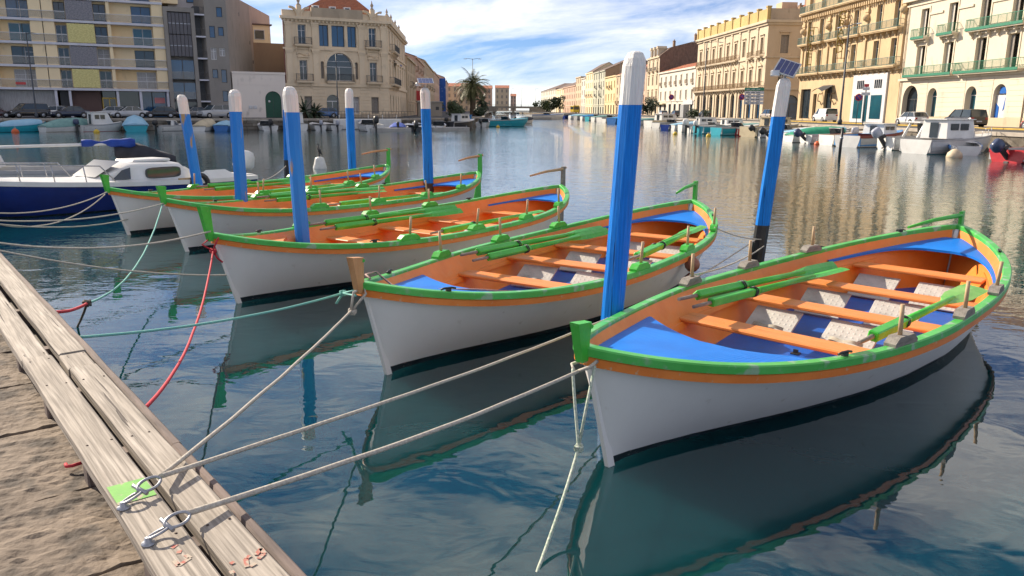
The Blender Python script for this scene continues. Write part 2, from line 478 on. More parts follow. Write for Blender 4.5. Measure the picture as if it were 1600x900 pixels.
# local frame of the quay: x along, y inland, z up
def qframe(name, label=None, cat=None):
    pass
QM = Matrix.Translation(DO) @ Matrix((DW, -DN, Vector((0, 0, 1)))).transposed().to_4x4()
def qbuild(mb, name, mats, parent=None):
    o = mb.build(name, mats, None)
    if parent is not None:
        o.parent = parent
    else:
        o.matrix_world = QM
    return o
quay = bpy.data.objects.new('quay_pavement', None)
COL.objects.link(quay)
quay.matrix_world = QM
setp(quay, kind='structure')
joint_s = [dock_s(on_z(212, 873, 0.95)), dock_s(on_z(137, 757, 0.95)), dock_s(on_z(78, 662, 0.95))]
js = [joint_s[0] - 0.75 * k for k in (5, 4, 3, 2, 1)] + joint_s + [joint_s[2] + 0.9 * k for k in range(1, 15)]
def slab(s0, s1, y0, y1, seed):
    mb = MB()
    nx, ny = max(6, int((s1 - s0) / 0.03)), max(8, int((y1 - y0) / 0.035))
    vs = []
    for j in range(ny + 1):
        for i in range(nx + 1):
            fi = 0 if i == 0 else nx if i == nx else 0.16 if i == 1 else nx - 0.16 if i == nx - 1 else i
            x = s0 + 0.008 + (s1 - s0 - 0.016) * fi / nx
            fj = 0 if j == 0 else ny if j == ny else 0.16 if j == 1 else ny - 0.16 if j == ny - 1 else j
            y = y0 + 0.004 + (y1 - y0 - 0.008) * fj / ny
            p = Vector((x * 2.2, y * 1.1, seed))
            z = 0.93 + 0.007 * noise.fractal(p * 1.3, 0.7, 2.1, 6) + 0.009 * abs(noise.noise(Vector((p.x * 1.2 + p.y * 0.8, p.y * 2.2 - p.x * 0.9, seed)) * 2.2)) + 0.009 * noise.noise(p * 11) + 0.006 * noise.noise(p * 23)
            e = min(i, nx - i, j, ny - j)
            if e == 0: z -= 0.05
            skew = 0.10 * (y - y0)
            vs.append((x + skew * 0.15 + 0.014 * noise.noise(Vector((y * 3, seed, 1.7))), y, z))
    n = nx + 1
    fs = [(j * n + i, j * n + i + 1, (j + 1) * n + i + 1, (j + 1) * n + i) for j in range(ny) for i in range(nx)]
    mb.add(vs, fs, 0, False)
    return mb
for i in range(len(js) - 1):
    y = 0.24
    for wd in (1.35, 1.1, 1.4):
        qbuild(slab(js[i], js[i + 1], y, y + wd, i * 3.1 + y), 'stone_slab', STONE, quay)
        y += wd
b_ = MB().box(-6, 22, 0.22, 60, 0.5, 0.86)
qbuild(b_, 'quay_bed', WALLSTONE, quay)
b_ = MB().box(-6, 22, 0.10, 0.215, -1.5, 0.90)
qbuild(b_, 'quay_face', WALLSTONE, quay)

# timber capping of the quay: boards, fender beam and stub posts
cap = thing('timber_capping', 'weathered pale timber boards capping the edge of the near quay', 'boards')
cap.matrix_world = QM
def board(s0, s1, q0, q1, z1, th, seed, name='board', m=PLANK):
    mb = MB()
    n = max(4, int((s1 - s0) / 0.12))
    rings = []
    for i in range(n + 1):
        s = s0 + (s1 - s0) * i / n
        a = 0.006 * noise.noise(Vector((s * 1.5, seed, 0)))
        c = 0.006 * noise.noise(Vector((s * 1.5, seed, 5)))
        dz = 0.0012 * noise.noise(Vector((s * 0.9, seed, 9)))
        y0, y1 = q0 + a, q1 + c
        e = 0.010
        rings.append([(s, y0 + e, z1 + dz), (s, y0, z1 - e + dz), (s, y0, z1 - th), (s, y1, z1 - th), (s, y1, z1 - e + dz), (s, y1 - e, z1 + dz)])
    mb.loft(rings, closed=True, smooth=False, caps=True)
    return fix_normals(qbuild(mb, name, m, cap))
ZT = 1.12
board(-4.0, 3.09, 0.055, 0.215, ZT, 0.06, 1.0)
board(3.10, 3.44, 0.055, 0.218, ZT - 0.006, 0.06, 2.0)
board(3.45, 9.2, 0.050, 0.212, ZT + 0.004, 0.06, 3.0)
board(9.21, 16, 0.050, 0.212, ZT, 0.06, 3.5)
board(-4.0, 3.47, 0.250, 0.425, ZT + 0.001, 0.06, 4.0)
board(3.48, 8.4, 0.262, 0.430, ZT - 0.004, 0.06, 5.0)
board(8.41, 16, 0.262, 0.430, ZT, 0.06, 5.5)
board(-4.0, 1.55, -0.01, 0.036, ZT - 0.03, 0.20, 6.0, 'fender_beam', BEAM)
board(1.555, 16, -0.012, 0.034, ZT - 0.03, 0.20, 7.0, 'fender_beam', BEAM)
for s in (0.55, 1.65, 2.75, 3.85, 5.2, 6.6, 8.0, 9.4):
    qbuild(MB().box(s, s + 0.10, 0.03, 0.41, 0.84, ZT - 0.0605, bev=0.008), 'bearer', BEAM, cap)
NAIL = MB().lathe([(0.0, 0.0), (0.006, 0.0), (0.006, 0.002), (0.0, 0.003)], 8).mesh('nail_head', mat('rusty_nail', (0.09, 0.055, 0.04), (0.05, 0.035, 0.03), rough=0.8))
for s_ in (-0.55, 0.6, 1.7, 2.8, 3.38, 3.56, 5.25, 6.65):
    for q_ in (0.09, 0.185, 0.285, 0.39):
        link('nail_head', NAIL, cap, (s_ + rnd.uniform(-0.02, 0.02), q_ + rnd.uniform(-0.012, 0.012), ZT + 0.0012))
GPAINT = mat('green_paint_patch', (0.20, 0.48, 0.10), (0.14, 0.38, 0.08), rough=0.75, scale=14, c3=(0.42, 0.36, 0.27), s3=20, t3=(0.54, 0.62))
RPAINT = mat('red_paint_marks', (0.44, 0.10, 0.08), (0.42, 0.19, 0.14), rough=0.8, scale=16, c3=(0.44, 0.37, 0.29), s3=34, t3=(0.44, 0.54))
ps = dock_s(on_z(205, 770, ZT))
qbuild(MB().box(ps - 0.09, ps + 0.11, 0.262, 0.415, ZT + 0.002, ZT + 0.0042), 'green_paint_patch', GPAINT, cap)
def qxy(px, py):
    p = on_z(px, py, ZT)
    return dock_s(p), -(Vector((p.x, p.y, 0)) - DO).dot(DN)
for strokes in ([((268, 858), (276, 852)), ((279, 866), (281, 861)), ((272, 877), (279, 885)), ((279, 885), (297, 873)), ((290, 868), (297, 873))],
                [((386, 887), (384, 874)), ((384, 874), (391, 869)), ((391, 886), (400, 881)), ((400, 868), (408, 858)), ((404, 874), (413, 866)), ((408, 858), (413, 866))],
                [((360, 882), (366, 879)), ((361, 893), (364, 897))]):
    for a, c in strokes:
        a, c = qxy(*a), qxy(*c)
        qbuild(MB().bar((a[0], a[1], ZT + 0.003), (c[0], c[1], ZT + 0.003), 0.017, 0.0016), 'red_paint_stroke', RPAINT, cap)
# mooring rings: eye plate, two links and a shackle lying across the boards
def torus(mb, c, ax, u, R1, R2, r, n=22, k=7):
    """elongated ring: centre c, normal ax, long axis u, half lengths R1,R2"""
    c, ax, u = Vector(c), Vector(ax).normalized(), Vector(u).normalized()
    v = ax.cross(u)
    pts = [c + u * (R1 * math.cos(2 * math.pi * i / n)) + v * (R2 * math.sin(2 * math.pi * i / n)) for i in range(n + 1)]
    mb.tube(pts, r, k, cap=False)
def mooring_ring(pa, pb, label):
    a, b = on_z(*pa, ZT), on_z(*pb, ZT)
    d = (b - a); L = d.length; d.normalize()
    t = thing('mooring_ring', label, 'shackle', a, math.atan2(d.y, d.x), 'mooring rings on the near quay')
    MB().lathe([(0.0, 0), (0.026, 0.001), (0.026, 0.008), (0.014, 0.012), (0.012, 0.03), (0, 0.032)], 14).build('eye_bolt', STEEL, t)
    mb = MB(); torus(mb, (L * 0.24, 0, 0.030), (0.1, 0.35, 1), (1, 0, 0.12), L * 0.25, 0.026, 0.006); mb.build('ring', STEEL, t)
    mb = MB(); torus(mb, (L * 0.72, 0, 0.048), (0.05, -0.5, 1), (1, 0, 0.05), L * 0.30, 0.029, 0.0068)
    mb.tube([(L * 0.47, -0.04, 0.035), (L * 0.47, 0.04, 0.055)], 0.009, 8)
    mb.build('shackle', STEEL, t)
    return t
mooring_ring((193, 795), (250, 764), 'galvanised shackle and ring on the board beside the green paint patch')
mooring_ring((232, 851), (296, 821), 'galvanised shackle and ring nearest the red paint marks on the boards')
mb = MB()
p_ = on_z(105, 722, 0.98)
mb.tube([p_ + Vector((-0.015, 0.01, -0.015)), p_ + Vector((0, -0.012, -0.018)), p_ + Vector((0.03, -0.01, -0.015)), p_ + Vector((0.07, 0.02, -0.01))], 0.009, 6)
setp(mb.build('strap_end', ROPE_R), 'short red rope end under the inner board of the quay', 'rope')

# ---------------------------------------------------------------- rowing boats
L, BM = 9.281, 2.832
HB = dict(mb=1.786, ms=3.004, zb=1.054, zm=0.723, zs=1.039, t0=0.112, qb=0.697, qs=0.795, eb=3.582, es=3.141)
RAKE = 0.32
def sheer(x):
    t = max(-1, min(1, x / (L / 2)))
    t0 = HB['t0']
    if t > t0:
        v = (t - t0) / (1 - t0); return (1 - v ** HB['mb']) ** HB['qb'] * BM / 2, HB['zm'] + (HB['zb'] - HB['zm']) * v ** HB['eb']
    v = min(1, (t0 - t) / (1 + t0)); return (1 - v ** HB['ms']) ** HB['qs'] * BM / 2, HB['zm'] + (HB['zs'] - HB['zm']) * v ** HB['es']
WLT = [(-4.61, 0), (-4.3, 0.03), (-3.8, 0.25), (-3.2, 0.52), (-2.3, 0.84), (-1.5, 0.98), (-0.6, 1.02), (0.5, 0.93), (1.35, 0.78), (2.15, 0.56), (2.58, 0.42), (3.04, 0.27), (3.47, 0.14), (3.9, 0.05), (4.28, 0.0), (4.61, 0)]
def wlb(x):
    for (a, p), (c, q) in zip(WLT, WLT[1:]):
        if a <= x <= c:
            return p + (q - p) * (x - a) / (c - a)
    return 0.0
def hull_y(x, z):
    b, zs = sheer(x)
    bw = min(wlb(x), b * 0.98)
    if z >= 0:
        return bw + (b - bw) * min(1, z / zs) ** 0.85
    return bw * math.sqrt(max(0, 1 - (-z / 0.40) ** 2))
def stations(n=57, e=1.0):
    return [math.sin(math.pi / 2 * (-1 + 2 * i / (n - 1))) * L / 2 * e for i in range(n)]
def xrake(x, z):
    b, zs = sheer(x)
    t = x / (L / 2)
    return x - math.copysign(RAKE * abs(t) ** 7 * (zs - z) / zs, x)
def hull_mesh():
    mb = MB()
    up, dn = [], []
    for x in stations():
        zs = sheer(x)[1]
        za = [zs + (0.08 - zs) * f for f in (0, 0.08, 0.2, 0.36, 0.52, 0.68, 0.84, 1)]
        zb = [0.08, 0.0, -0.15, -0.28, -0.37, -0.399]
        rp = [(xrake(x, z), hull_y(x, z), z) for z in za]
        up.append((rp, [(a, -b, c) for a, b, c in rp]))
        rq = [(xrake(x, z), hull_y(x, z), z) for z in zb]
        dn.append(rq + [(a, -b, c) for a, b, c in rq[::-1]])
    mb.loft([u[0] for u in up], mi=0); mb.loft([u[1][::-1] for u in up], mi=0)
    mb.loft(dn, mi=1)
    return mb.mesh('hull', [WHITE, BOOT])
def inner_y(x, z):
    return max(0.012, hull_y(x, z) - 0.055)
def inner_mesh():
    mb = MB(); rings = []
    for x in stations(49, 0.985):
        zs = sheer(x)[1] - 0.012
        zz = [zs + (0.10 - zs) * f for f in (0, 0.12, 0.3, 0.5, 0.7, 0.85, 1)]
        r = [(xrake(x, z) * 0.995, inner_y(x, z), z) for z in zz]
        rings.append(r + [(a, -b, c) for a, b, c in r[::-1]])
    mb.loft(rings)
    return mb
def rail_curve(n=121):
    P = []
    for i in range(n):
        x = math.sin(math.pi / 2 * (-1 + 2 * i / (n - 1))) * L / 2
        b, z = sheer(x); P.append((x, b, z))
    return P
RC = rail_curve()
def rail_mesh(oo, oi, z0, z1, ends=True):
    mb = MB()
    for sg in (1, -1):
        rings = []
        for i, (x, b, z) in enumerate(RC):
            x0, b0, _ = RC[max(0, i - 1)]; x1, b1, _ = RC[min(len(RC) - 1, i + 1)]
            tx, ty = x1 - x0, b1 - b0
            if i == 0: tx, ty = 0.0, 1.0
            if i == len(RC) - 1: tx, ty = 0.0, -1.0
            l = math.hypot(tx, ty); nx, ny = -ty / l, tx / l
            ox, oy = x + nx * oo, b + ny * oo
            ix, iy = x - nx * oi, max(0.0, b - ny * oi)
            e = 0.012
            q = [(ox, oy, z + z0), (ox, oy, z + z1 - e), (ox - nx * e, oy - ny * e, z + z1), (ix + nx * e, max(0, iy + ny * e), z + z1), (ix, iy, z + z1 - e), (ix, iy, z + z0)]
            rings.append([(a, sg * c, d) for a, c, d in q])
        mb.loft(rings, closed=True, smooth=False)
    return mb
def deck_mesh(bow, zoff, xh, xc, pw=2.5, th=0.035):
    """curved end deck following the hull, inner edge hollowed"""
    mb = MB(); s = 1 if bow else -1
    n = 24; top_o, top_i = [], []
    xs = [xh + (s * L / 2 * 0.955 - xh) * math.sin(math.pi / 2 * i / n) for i in range(n + 1)]
    zd = lambda x: sheer(x)[1] + zoff
    wy = inner_y(xh, zd(xh)) - 0.004
    pts = []
    for sg in (1, -1):
        seq = xs if sg == 1 else xs[::-1]
        for x in seq:
            pts.append((x, sg * (inner_y(x, zd(x)) - 0.004), zd(x)))
    ring_o = pts
    ring_i = []
    for x, y, z in ring_o:
        k = min(1, abs(y) / wy)
        xi = xc + (xh - xc) * k ** pw
        if (xi - x) * s > 0: xi = x
        ring_i.append((xi, y * 0.97, zd(xi) if True else z))
    lo_o = [(x, y, z - th) for x, y, z in ring_o]; lo_i = [(x, y, z - th) for x, y, z in ring_i]
    mb.loft([ring_o, ring_i, lo_i, lo_o], smooth=False)
    return mb
def floor_mesh(z=0.13, x0=-3.9, x1=3.7):
    mb = MB(); xs = [x0 + (x1 - x0) * i / 30 for i in range(31)]
    mb.loft([[(x, inner_y(x, z) + 0.02, z) for x in xs], [(x, -inner_y(x, z) - 0.02, z) for x in xs]], smooth=False)
    return mb
HULL = hull_mesh()
INNER = inner_mesh().mesh('inner_hull', ORANGE)
GUN = rail_mesh(0.028, 0.075, -0.058, 0.012).mesh('gunwale', GREEN_RAIL)
STRAKE = rail_mesh(0.016, 0.01, -0.135, -0.058).mesh('strake', ORANGE_TRIM)
RISER = MB()
for sg in (1, -1):
    RISER.loft([[(x, sg * (inner_y(x, z) + 0.01), z), (x, sg * (inner_y(x, z) - 0.03), z), (x, sg * (inner_y(x, z - 0.05) - 0.03), z - 0.05), (x, sg * (inner_y(x, z - 0.05) + 0.01), z - 0.05)]
                for x in [3.3 - 6.6 * i / 40 for i in range(41)] for z in [sheer(x)[1] - 0.27]], closed=True, smooth=False, caps=True)
RISER = RISER.mesh('riser', ORANGE)
STEMS = []
for s, z1 in ((1, HB['zb']), (-1, HB['zs'])):
    prof = []
    STEMP = MB()
    for z in (-0.38, -0.2, 0, 0.25, 0.5, 0.75, z1 + 0.0):
        prof.append((xrake(s * L / 2 * 0.9999, z), z))
    STEMP.loft([[(x - s * 0.05, 0.030, z), (x + s * 0.016, 0.020, z), (x + s * 0.016, -0.020, z), (x - s * 0.05, -0.030, z)] for x, z in prof], closed=True, smooth=False, caps=True)
    STEMS.append(STEMP.mesh('stem_post', WHITE))
PIN = MB().tube([(0, 0, 0), (0, 0, 0.30)], [0.021, 0.019], 9).mesh('thole_pin', RAWWOOD)
def block_mesh(m):
    return MB().xprism([(-0.19, 0), (0.19, 0), (0.19, 0.03), (0.12, 0.085), (-0.12, 0.085), (-0.19, 0.03)], -0.055, 0.055).mesh('oarlock_block', m)
BLOCKS = {'green': block_mesh(GREEN), 'grey': block_mesh(GREYWOOD), 'white': block_mesh(BLOCKWHITE)}
CLEAT = MB().box(-0.03, 0.03, -0.015, 0.015, 0, 0.03).tube([(-0.085, 0, 0.026), (-0.04, 0, 0.036), (0.04, 0, 0.036), (0.085, 0, 0.026)], 0.011, 6).mesh('cleat', BLACK)
padm = MB()
padm.box(-0.25, 0.25, -0.29, 0.29, 0, 0.025, bev=0.006)
for i in range(7):
    for j in range(8):
        padm.add([(-0.205 + i * 0.068 - 0.022, -0.238 + j * 0.068, 0.0255), (-0.205 + i * 0.068, -0.238 + j * 0.068 - 0.022, 0.0255), (-0.205 + i * 0.068 + 0.022, -0.238 + j * 0.068, 0.0255), (-0.205 + i * 0.068, -0.238 + j * 0.068 + 0.022, 0.0255), (-0.205 + i * 0.068, -0.238 + j * 0.068, 0.0295)],
                 [(0, 1, 4), (1, 2, 4), (2, 3, 4), (3, 0, 4)])
PADM = padm.mesh('foot_rest', PAD)
STRAPM = MB()
STRAPM.loft([[(0.05 + 0.05 * math.sin(a * 3.1), -0.2 + 0.4 * a, 0.028 + 0.05 * math.sin(a * math.pi) + 0.012 * math.sin(a * 11)), (0.105 + 0.05 * math.sin(a * 3.1), -0.2 + 0.4 * a, 0.032 + 0.05 * math.sin(a * math.pi) + 0.012 * math.sin(a * 11))] for a in [i / 14 for i in range(15)]], smooth=True)
STRAPM = STRAPM.mesh('strap', STRAP)
CLAMP = MB().box(-0.05, 0.05, -0.04, 0.04, 0, 0.012).box(-0.012, 0.012, -0.025, 0.025, 0.012, 0.05).mesh('floor_clamp', BLACK)

def stem_head_mesh(h, m, m2):
    mb = MB(); s = 1
    x0, z0 = L / 2, HB['zb'] - 0.10
    prof = [(-0.10, 0.035), (0.0, 0.038), (h * 0.45, 0.038), (h * 0.8, 0.042), (h, 0.044)]
    rings = []
    for dz, wy in prof:
        x = x0 + 0.10 + dz * 0.22
        bk = 0.10 + 0.06 * max(0, dz / h)
        rings.append([(x, wy, z0 + 0.1 + dz), (x, -wy, z0 + 0.1 + dz), (x - bk, -wy * 0.8, z0 + 0.1 + dz * 0.93), (x - bk, wy * 0.8, z0 + 0.1 + dz * 0.93)])
    mb.loft(rings, closed=True, smooth=False, caps=True)
    r = rings[-1]
    # rounded lip across the top, hooked inboard
    xb = r[2][0]; zb = r[2][2]
    mb.tube([(xb + 0.012, -wy * 0.92, zb - 0.03), (xb - 0.012, 0, zb - 0.035), (xb + 0.012, wy * 0.92, zb - 0.03)], 0.018, 8, mi=1)
    return mb.mesh('stem_head', [m, m2])
def rudder_mesh(h, m):
    mb = MB(); x = -L / 2 - 0.05
    prof = [(-0.38, 0.30, 0.42), (0.0, 0.26, 0.40), (0.35, 0.16, 0.30), (0.7, 0.06, 0.18), (1.0, 0.02, 0.15), (HB['zs'] + h, 0.0, 0.13)]
    rings = []
    for z, a, c in prof:
        xa = xrake(-L / 2 * 0.9999, min(z, 1.03)) - 0.045
        rings.append([(xa, 0.026, z), (xa, -0.026, z), (xa - c, -0.022, z), (xa - c, 0.022, z)])
    mb.loft(rings, closed=True, smooth=False, caps=True)
    return mb.mesh('rudder', m)

def rowboat(label, pos, heading, head_h, head_m, rud_h, rud_m, tiller_m, pins_near, pins_far, blocks, thw, foredeck, sterndeck, floor, pads, cleats, tiller_len=1.0, tiller_dy=0.0):
    t = thing('rowing_boat', label, 'rowing boat', (pos[0], pos[1], 0), heading, 'wooden rowing boats moored in a row')
    link('hull', HULL, t); inner = link('inner_hull', INNER, t)
    link('gunwale', GUN, t); link('strake', STRAKE, t); link('riser', RISER, inner); link('stem_post', STEMS[0], t); link('stern_post', STEMS[1], t)
    link('stem_head', stem_head_mesh(head_h, head_m, GREEN), t)
    rd = link('rudder', rudder_mesh(rud_h, rud_m), t)
    zt = HB['zs'] + rud_h - 0.055
    MB().tube([(-L / 2 - 0.26, -0.03, zt + 0.02), (-L / 2 - 0.04, 0, zt), (-L / 2 + tiller_len * 0.5, tiller_dy * 0.5, zt - 0.03), (-L / 2 + tiller_len, tiller_dy, zt - 0.10)], [0.03, 0.036, 0.03, 0.02], 7).build('tiller', tiller_m, rd)
    if floor: floor_mesh().build('floorboards', floor, t)
    if foredeck: deck_mesh(True, -0.10, foredeck[1], foredeck[2], foredeck[3] if len(foredeck) > 3 else 2.5).build('foredeck', foredeck[0], t)
    if sterndeck: deck_mesh(False, -0.15, sterndeck[1], sterndeck[2], 3.0).build('stern_bench', sterndeck[0], t)
    for k, x in enumerate(thw):
        z = 0.50 + (0.05 if k == len(thw) - 1 else 0)
        y = min(inner_y(x - 0.15, z), inner_y(x + 0.15, z)) + 0.01
        MB().box(x - 0.16, x + 0.16, -y, y, z - 0.045, z, bev=0.012).build('thwart', THWART, t)
    for x, y in pads:
        p = link('foot_rest', PADM, t, (x + 0.30, y, 0.27), (0, R(30), R(rnd.uniform(-4, 4))))
        link('strap', STRAPM, p)
    for i in range(len(thw) - 1):
        link('floor_clamp', CLAMP, t, ((thw[i] + thw[i + 1]) / 2 + 0.1, rnd.uniform(-0.08, 0.08), 0.131))
    for lst, sg in ((pins_near, 1), (pins_far, -1)):
        for x in lst:
            b, z = sheer(x)
            a = math.atan2(sheer(x + 0.1)[0] - sheer(x - 0.1)[0], 0.2) * sg
            bl = link('oarlock_block', BLOCKS[blocks], t, (x, sg * (b - 0.03), z + 0.0125), (0, 0, a))
            if blocks == 'green':
                pass
            link('thole_pin', PIN, bl, (rnd.uniform(-0.03, 0.03), 0, 0.06), (R(rnd.uniform(-4, 4)), R(rnd.uniform(-5, 5)), 0))
    for x, sg in cleats:
        b, z = sheer(x)
        a = math.atan2(sheer(x + 0.1)[0] - sheer(x - 0.1)[0], 0.2) * sg
        link('cleat', CLEAT, t, (x, sg * (b - 0.035), z + 0.0125), (0, 0, a))
    return t
BOATS = {'E': (3.772, 8.825, -2.339), 'D': (1.029, 11.498, -2.146), 'C': (-1.506, 14.477, -2.172), 'B': (-3.776, 18.476, -2.214), 'A': (-6.295, 20.748, -2.096)}
def bpt(n, x, y, z):
    X, Y, h = BOATS[n]; c, s = math.cos(h), math.sin(h)
    return Vector((X + c * x - s * y, Y + s * x + c * y, z))
TH = [1.45, 0.0, -1.42, -2.9]
PD = [(0.0, -0.62), (0.0, 0.30), (-1.42, -0.60), (-1.42, 0.30), (-2.9, -0.48), (-2.9, 0.36)]
rowboat('nearest white rowing boat with blue foredeck, orange thwarts and grey oarlock blocks', BOATS['E'][:2], BOATS['E'][2], 0.21, GREEN, 0.20, GREEN, GREEN,
        [1.75, 0.25, -1.15], [0.95, -0.5, -2.1], 'grey', TH, (BLUE, 2.25, 2.75, 1.6), (BLUE, -2.35, -3.75), FLOORBLUE, PD, [(2.55, 1), (3.9, -1), (-2.3, -1), (-3.9, -1), (-3.4, 1)], 1.25, -0.35)
rowboat('white rowing boat second from the right with a tan wooden stem head and blue decks', BOATS['D'][:2], BOATS['D'][2], 0.28, TANWOOD, 0.36, GREEN, GREEN,
        [0.95, -0.75, -2.6], [1.75, 0.1, -1.6], 'green', TH, (BLUE, 2.5, 2.9, 1.6), (BLUE, -2.6, -3.7), FLOORBLUE, PD, [(3.95, 1), (3.3, -1), (-3.6, 1)], 0.9)
rowboat('middle white rowing boat with a tall green stem head tied by red rope', BOATS['C'][:2], BOATS['C'][2], 0.40, GREEN, 0.42, GREYWOOD, RAWWOOD,
        [2.0, 0.45, -1.15, -2.75], [2.05, 0.2, -1.5], 'green', TH, (THWART, 2.6, 3.2, 2.0), (BLUE, -3.0, -3.9), ORANGE, [(0.0, 0.1), (-1.42, 0.1), (-2.9, 0.2), (1.45, 0.1)], [(2.6, 1), (3.2, -1), (-2.6, -1)], 1.0, -0.2)
rowboat('white rowing boat fourth from the right with a small pale blue foredeck', BOATS['B'][:2], BOATS['B'][2], 0.26, GREEN, 0.48, GREEN, TANWOOD,
        [2.0, 0.5, -1.1, -2.6], [1.7, 0.1, -1.5], 'green', TH, (LBLUE, 3.1, 3.5, 1.6), (BLUE, -2.4, -3.6), ORANGE, [(0.0, 0.15), (-1.42, 0.1), (-2.9, 0.1)], [(3.0, -1), (-2.2, -1)], 0.7, -0.1)
rowboat('leftmost white rowing boat beside the blue-hulled cabin boat', BOATS['A'][:2], BOATS['A'][2], 0.30, GREEN, 0.50, GREEN, TANWOOD,
        [1.6, 0.1, -1.4, -2.8], [1.5, -0.2, -1.9], 'green', TH, (THWART, 2.7, 3.3, 2.0), (BLUE, -2.5, -3.7), ORANGE, [(0.0, 0.1), (-1.42, 0.1)], [(3.0, -1)], 0.8, -0.3)

# oars stowed along the sides
def oar_parts(blade_m, bw=0.16, loom_l=1.05, lt=0.09):
    h = MB().tube([(0, 0, 0), (0.12, 0, 0), (0.36, 0, 0)], [0.019, 0.021, 0.024], 8).mesh('handle', GREYWOOD)
    lo = MB().box(0.34, 0.34 + loom_l, -lt / 2, lt / 2, -lt / 2, lt / 2, bev=0.012).mesh('loom', GREEN)
    sh = MB().tube([(0.34 + loom_l - 0.02, 0, 0), (2.9, 0, 0)], [0.042, 0.034], 8).mesh('shaft', GREEN)
    bl = MB()
    bl.loft([[(x, -wd / 2, 0.0), (x, 0, tk), (x, wd / 2, 0.0), (x, 0, -tk)] for x, wd, tk in ((2.5, 0.055, 0.028), (2.8, bw * 0.7, 0.024), (3.1, bw, 0.017), (3.75, bw, 0.010), (3.92, bw * 0.9, 0.006))], closed=True, smooth=False, caps=True)
    bl = bl.mesh('blade', blade_m)
    tie = MB()
    for x in (0.34 + loom_l - 0.12, 0.34 + loom_l - 0.08):
        pts = [(x + 0.01 * math.sin(3 * a), 0.058 * math.cos(a), 0.058 * math.sin(a)) for a in [i * math.pi / 7 for i in range(15)]]
        tie.tube(pts, 0.009, 5, cap=False)
    return h, lo, sh, bl, tie.mesh('lashing', BLACK)
OAR = oar_parts(GREEN, 0.15)
OARW = oar_parts(GREEN_PALE, 0.30, 0.95, 0.10)
def oar(parts, n, a, c, label, group, roll=0.0):
    p, q = bpt(n, *a), bpt(n, *c)
    d = (q - p).normalized()
    t = thing('oar', label, 'oar', p, 0, group)
    y = Vector((0, 0, 1)).cross(d).normalized(); z = d.cross(y)
    rt = Matrix((d, y, z)).transposed() @ Matrix.Rotation(roll, 3, 'X')
    k = (q - p).length / 3.92
    t.rotation_euler = rt.to_euler(); t.scale = (k, 1, 1)
    for nm, me in zip(('handle', 'loom', 'shaft', 'blade', 'lashing'), parts):
        link(nm, me, t)
for n, far, near, words in (
        ('E', [((1.95, -0.90, 0.80), (-2.1, -0.86, 0.62)), ((1.85, -0.78, 0.72), (-2.05, -0.70, 0.60))], [((2.0, 1.00, 0.74), (-1.75, 1.02, 0.66))], 'nearest rowing boat'),
        ('D', [((1.75, -0.93, 0.80), (-2.5, -0.88, 0.66)), ((1.65, -0.80, 0.72), (-2.4, -0.74, 0.64))], [((0.5, 1.08, 0.78), (-3.3, 0.72, 0.74)), ((0.35, 0.94, 0.72), (-3.3, 0.55, 0.70))], 'boat with the tan stem head'),
        ('C', [((2.1, -0.95, 0.80), (-1.9, -0.92, 0.72)), ((2.0, -0.80, 0.72), (-1.9, -0.78, 0.66))], [((1.3, 1.08, 0.74), (-2.5, 0.86, 0.72))], 'middle rowing boat'),
        ('B', [((2.0, -0.92, 0.80), (-1.9, -0.92, 0.72)), ((1.9, -0.78, 0.72), (-1.8, -0.78, 0.66))], [((1.6, 1.02, 0.74), (-2.2, 0.92, 0.70))], 'rowing boat fourth from the right'),
        ('A', [((1.7, -0.95, 0.80), (-2.2, -0.92, 0.72)), ((1.6, -0.80, 0.72), (-2.1, -0.78, 0.66))], [((1.5, 1.02, 0.74), (-2.2, 0.90, 0.70))], 'leftmost rowing boat')):
    for a, c in far:
        oar(OAR, n, a, c, 'green oar, ' + ('outer' if a is far[0][0] else 'inner') + ' of the far-side pair in the ' + words, 'far-side oars of the ' + words, rnd.uniform(0, 1))
    for a, c in near:
        lab = ('single green oar along the near side of the ' if len(near) == 1 else 'green oar, ' + ('outer' if a is near[0][0] else 'inner') + ' of the near-side pair in the ') + words
        oar(OARW if n == 'E' else OAR, n, a, c, lab, None if len(near) == 1 else 'near-side oars of the ' + words, 0.15)

# fender hung over the side of boat D
ft = thing('fender', 'brown double-ball fender on the side of the boat with the tan stem head', 'fender', bpt('D', -0.75, sheer(-0.75)[0] + 0.06, 0.18))
FEND = mat('brown_fender', (0.30, 0.12, 0.08), (0.20, 0.08, 0.055), rough=0.5, scale=10)
for z in (0.0, 0.24):
    MB().lathe([(0.0, 0), (0.06, 0.015), (0.105, 0.07), (0.115, 0.12), (0.10, 0.17), (0.05, 0.22), (0, 0.235)], 14, (0, 0, z)).build('ball', FEND, ft)
MB().tube([(0, 0, 0.46), (0, -0.01, 0.30), (0, 0, 0.47)], 0.008, 5).build('lanyard', ROPE_W, ft)

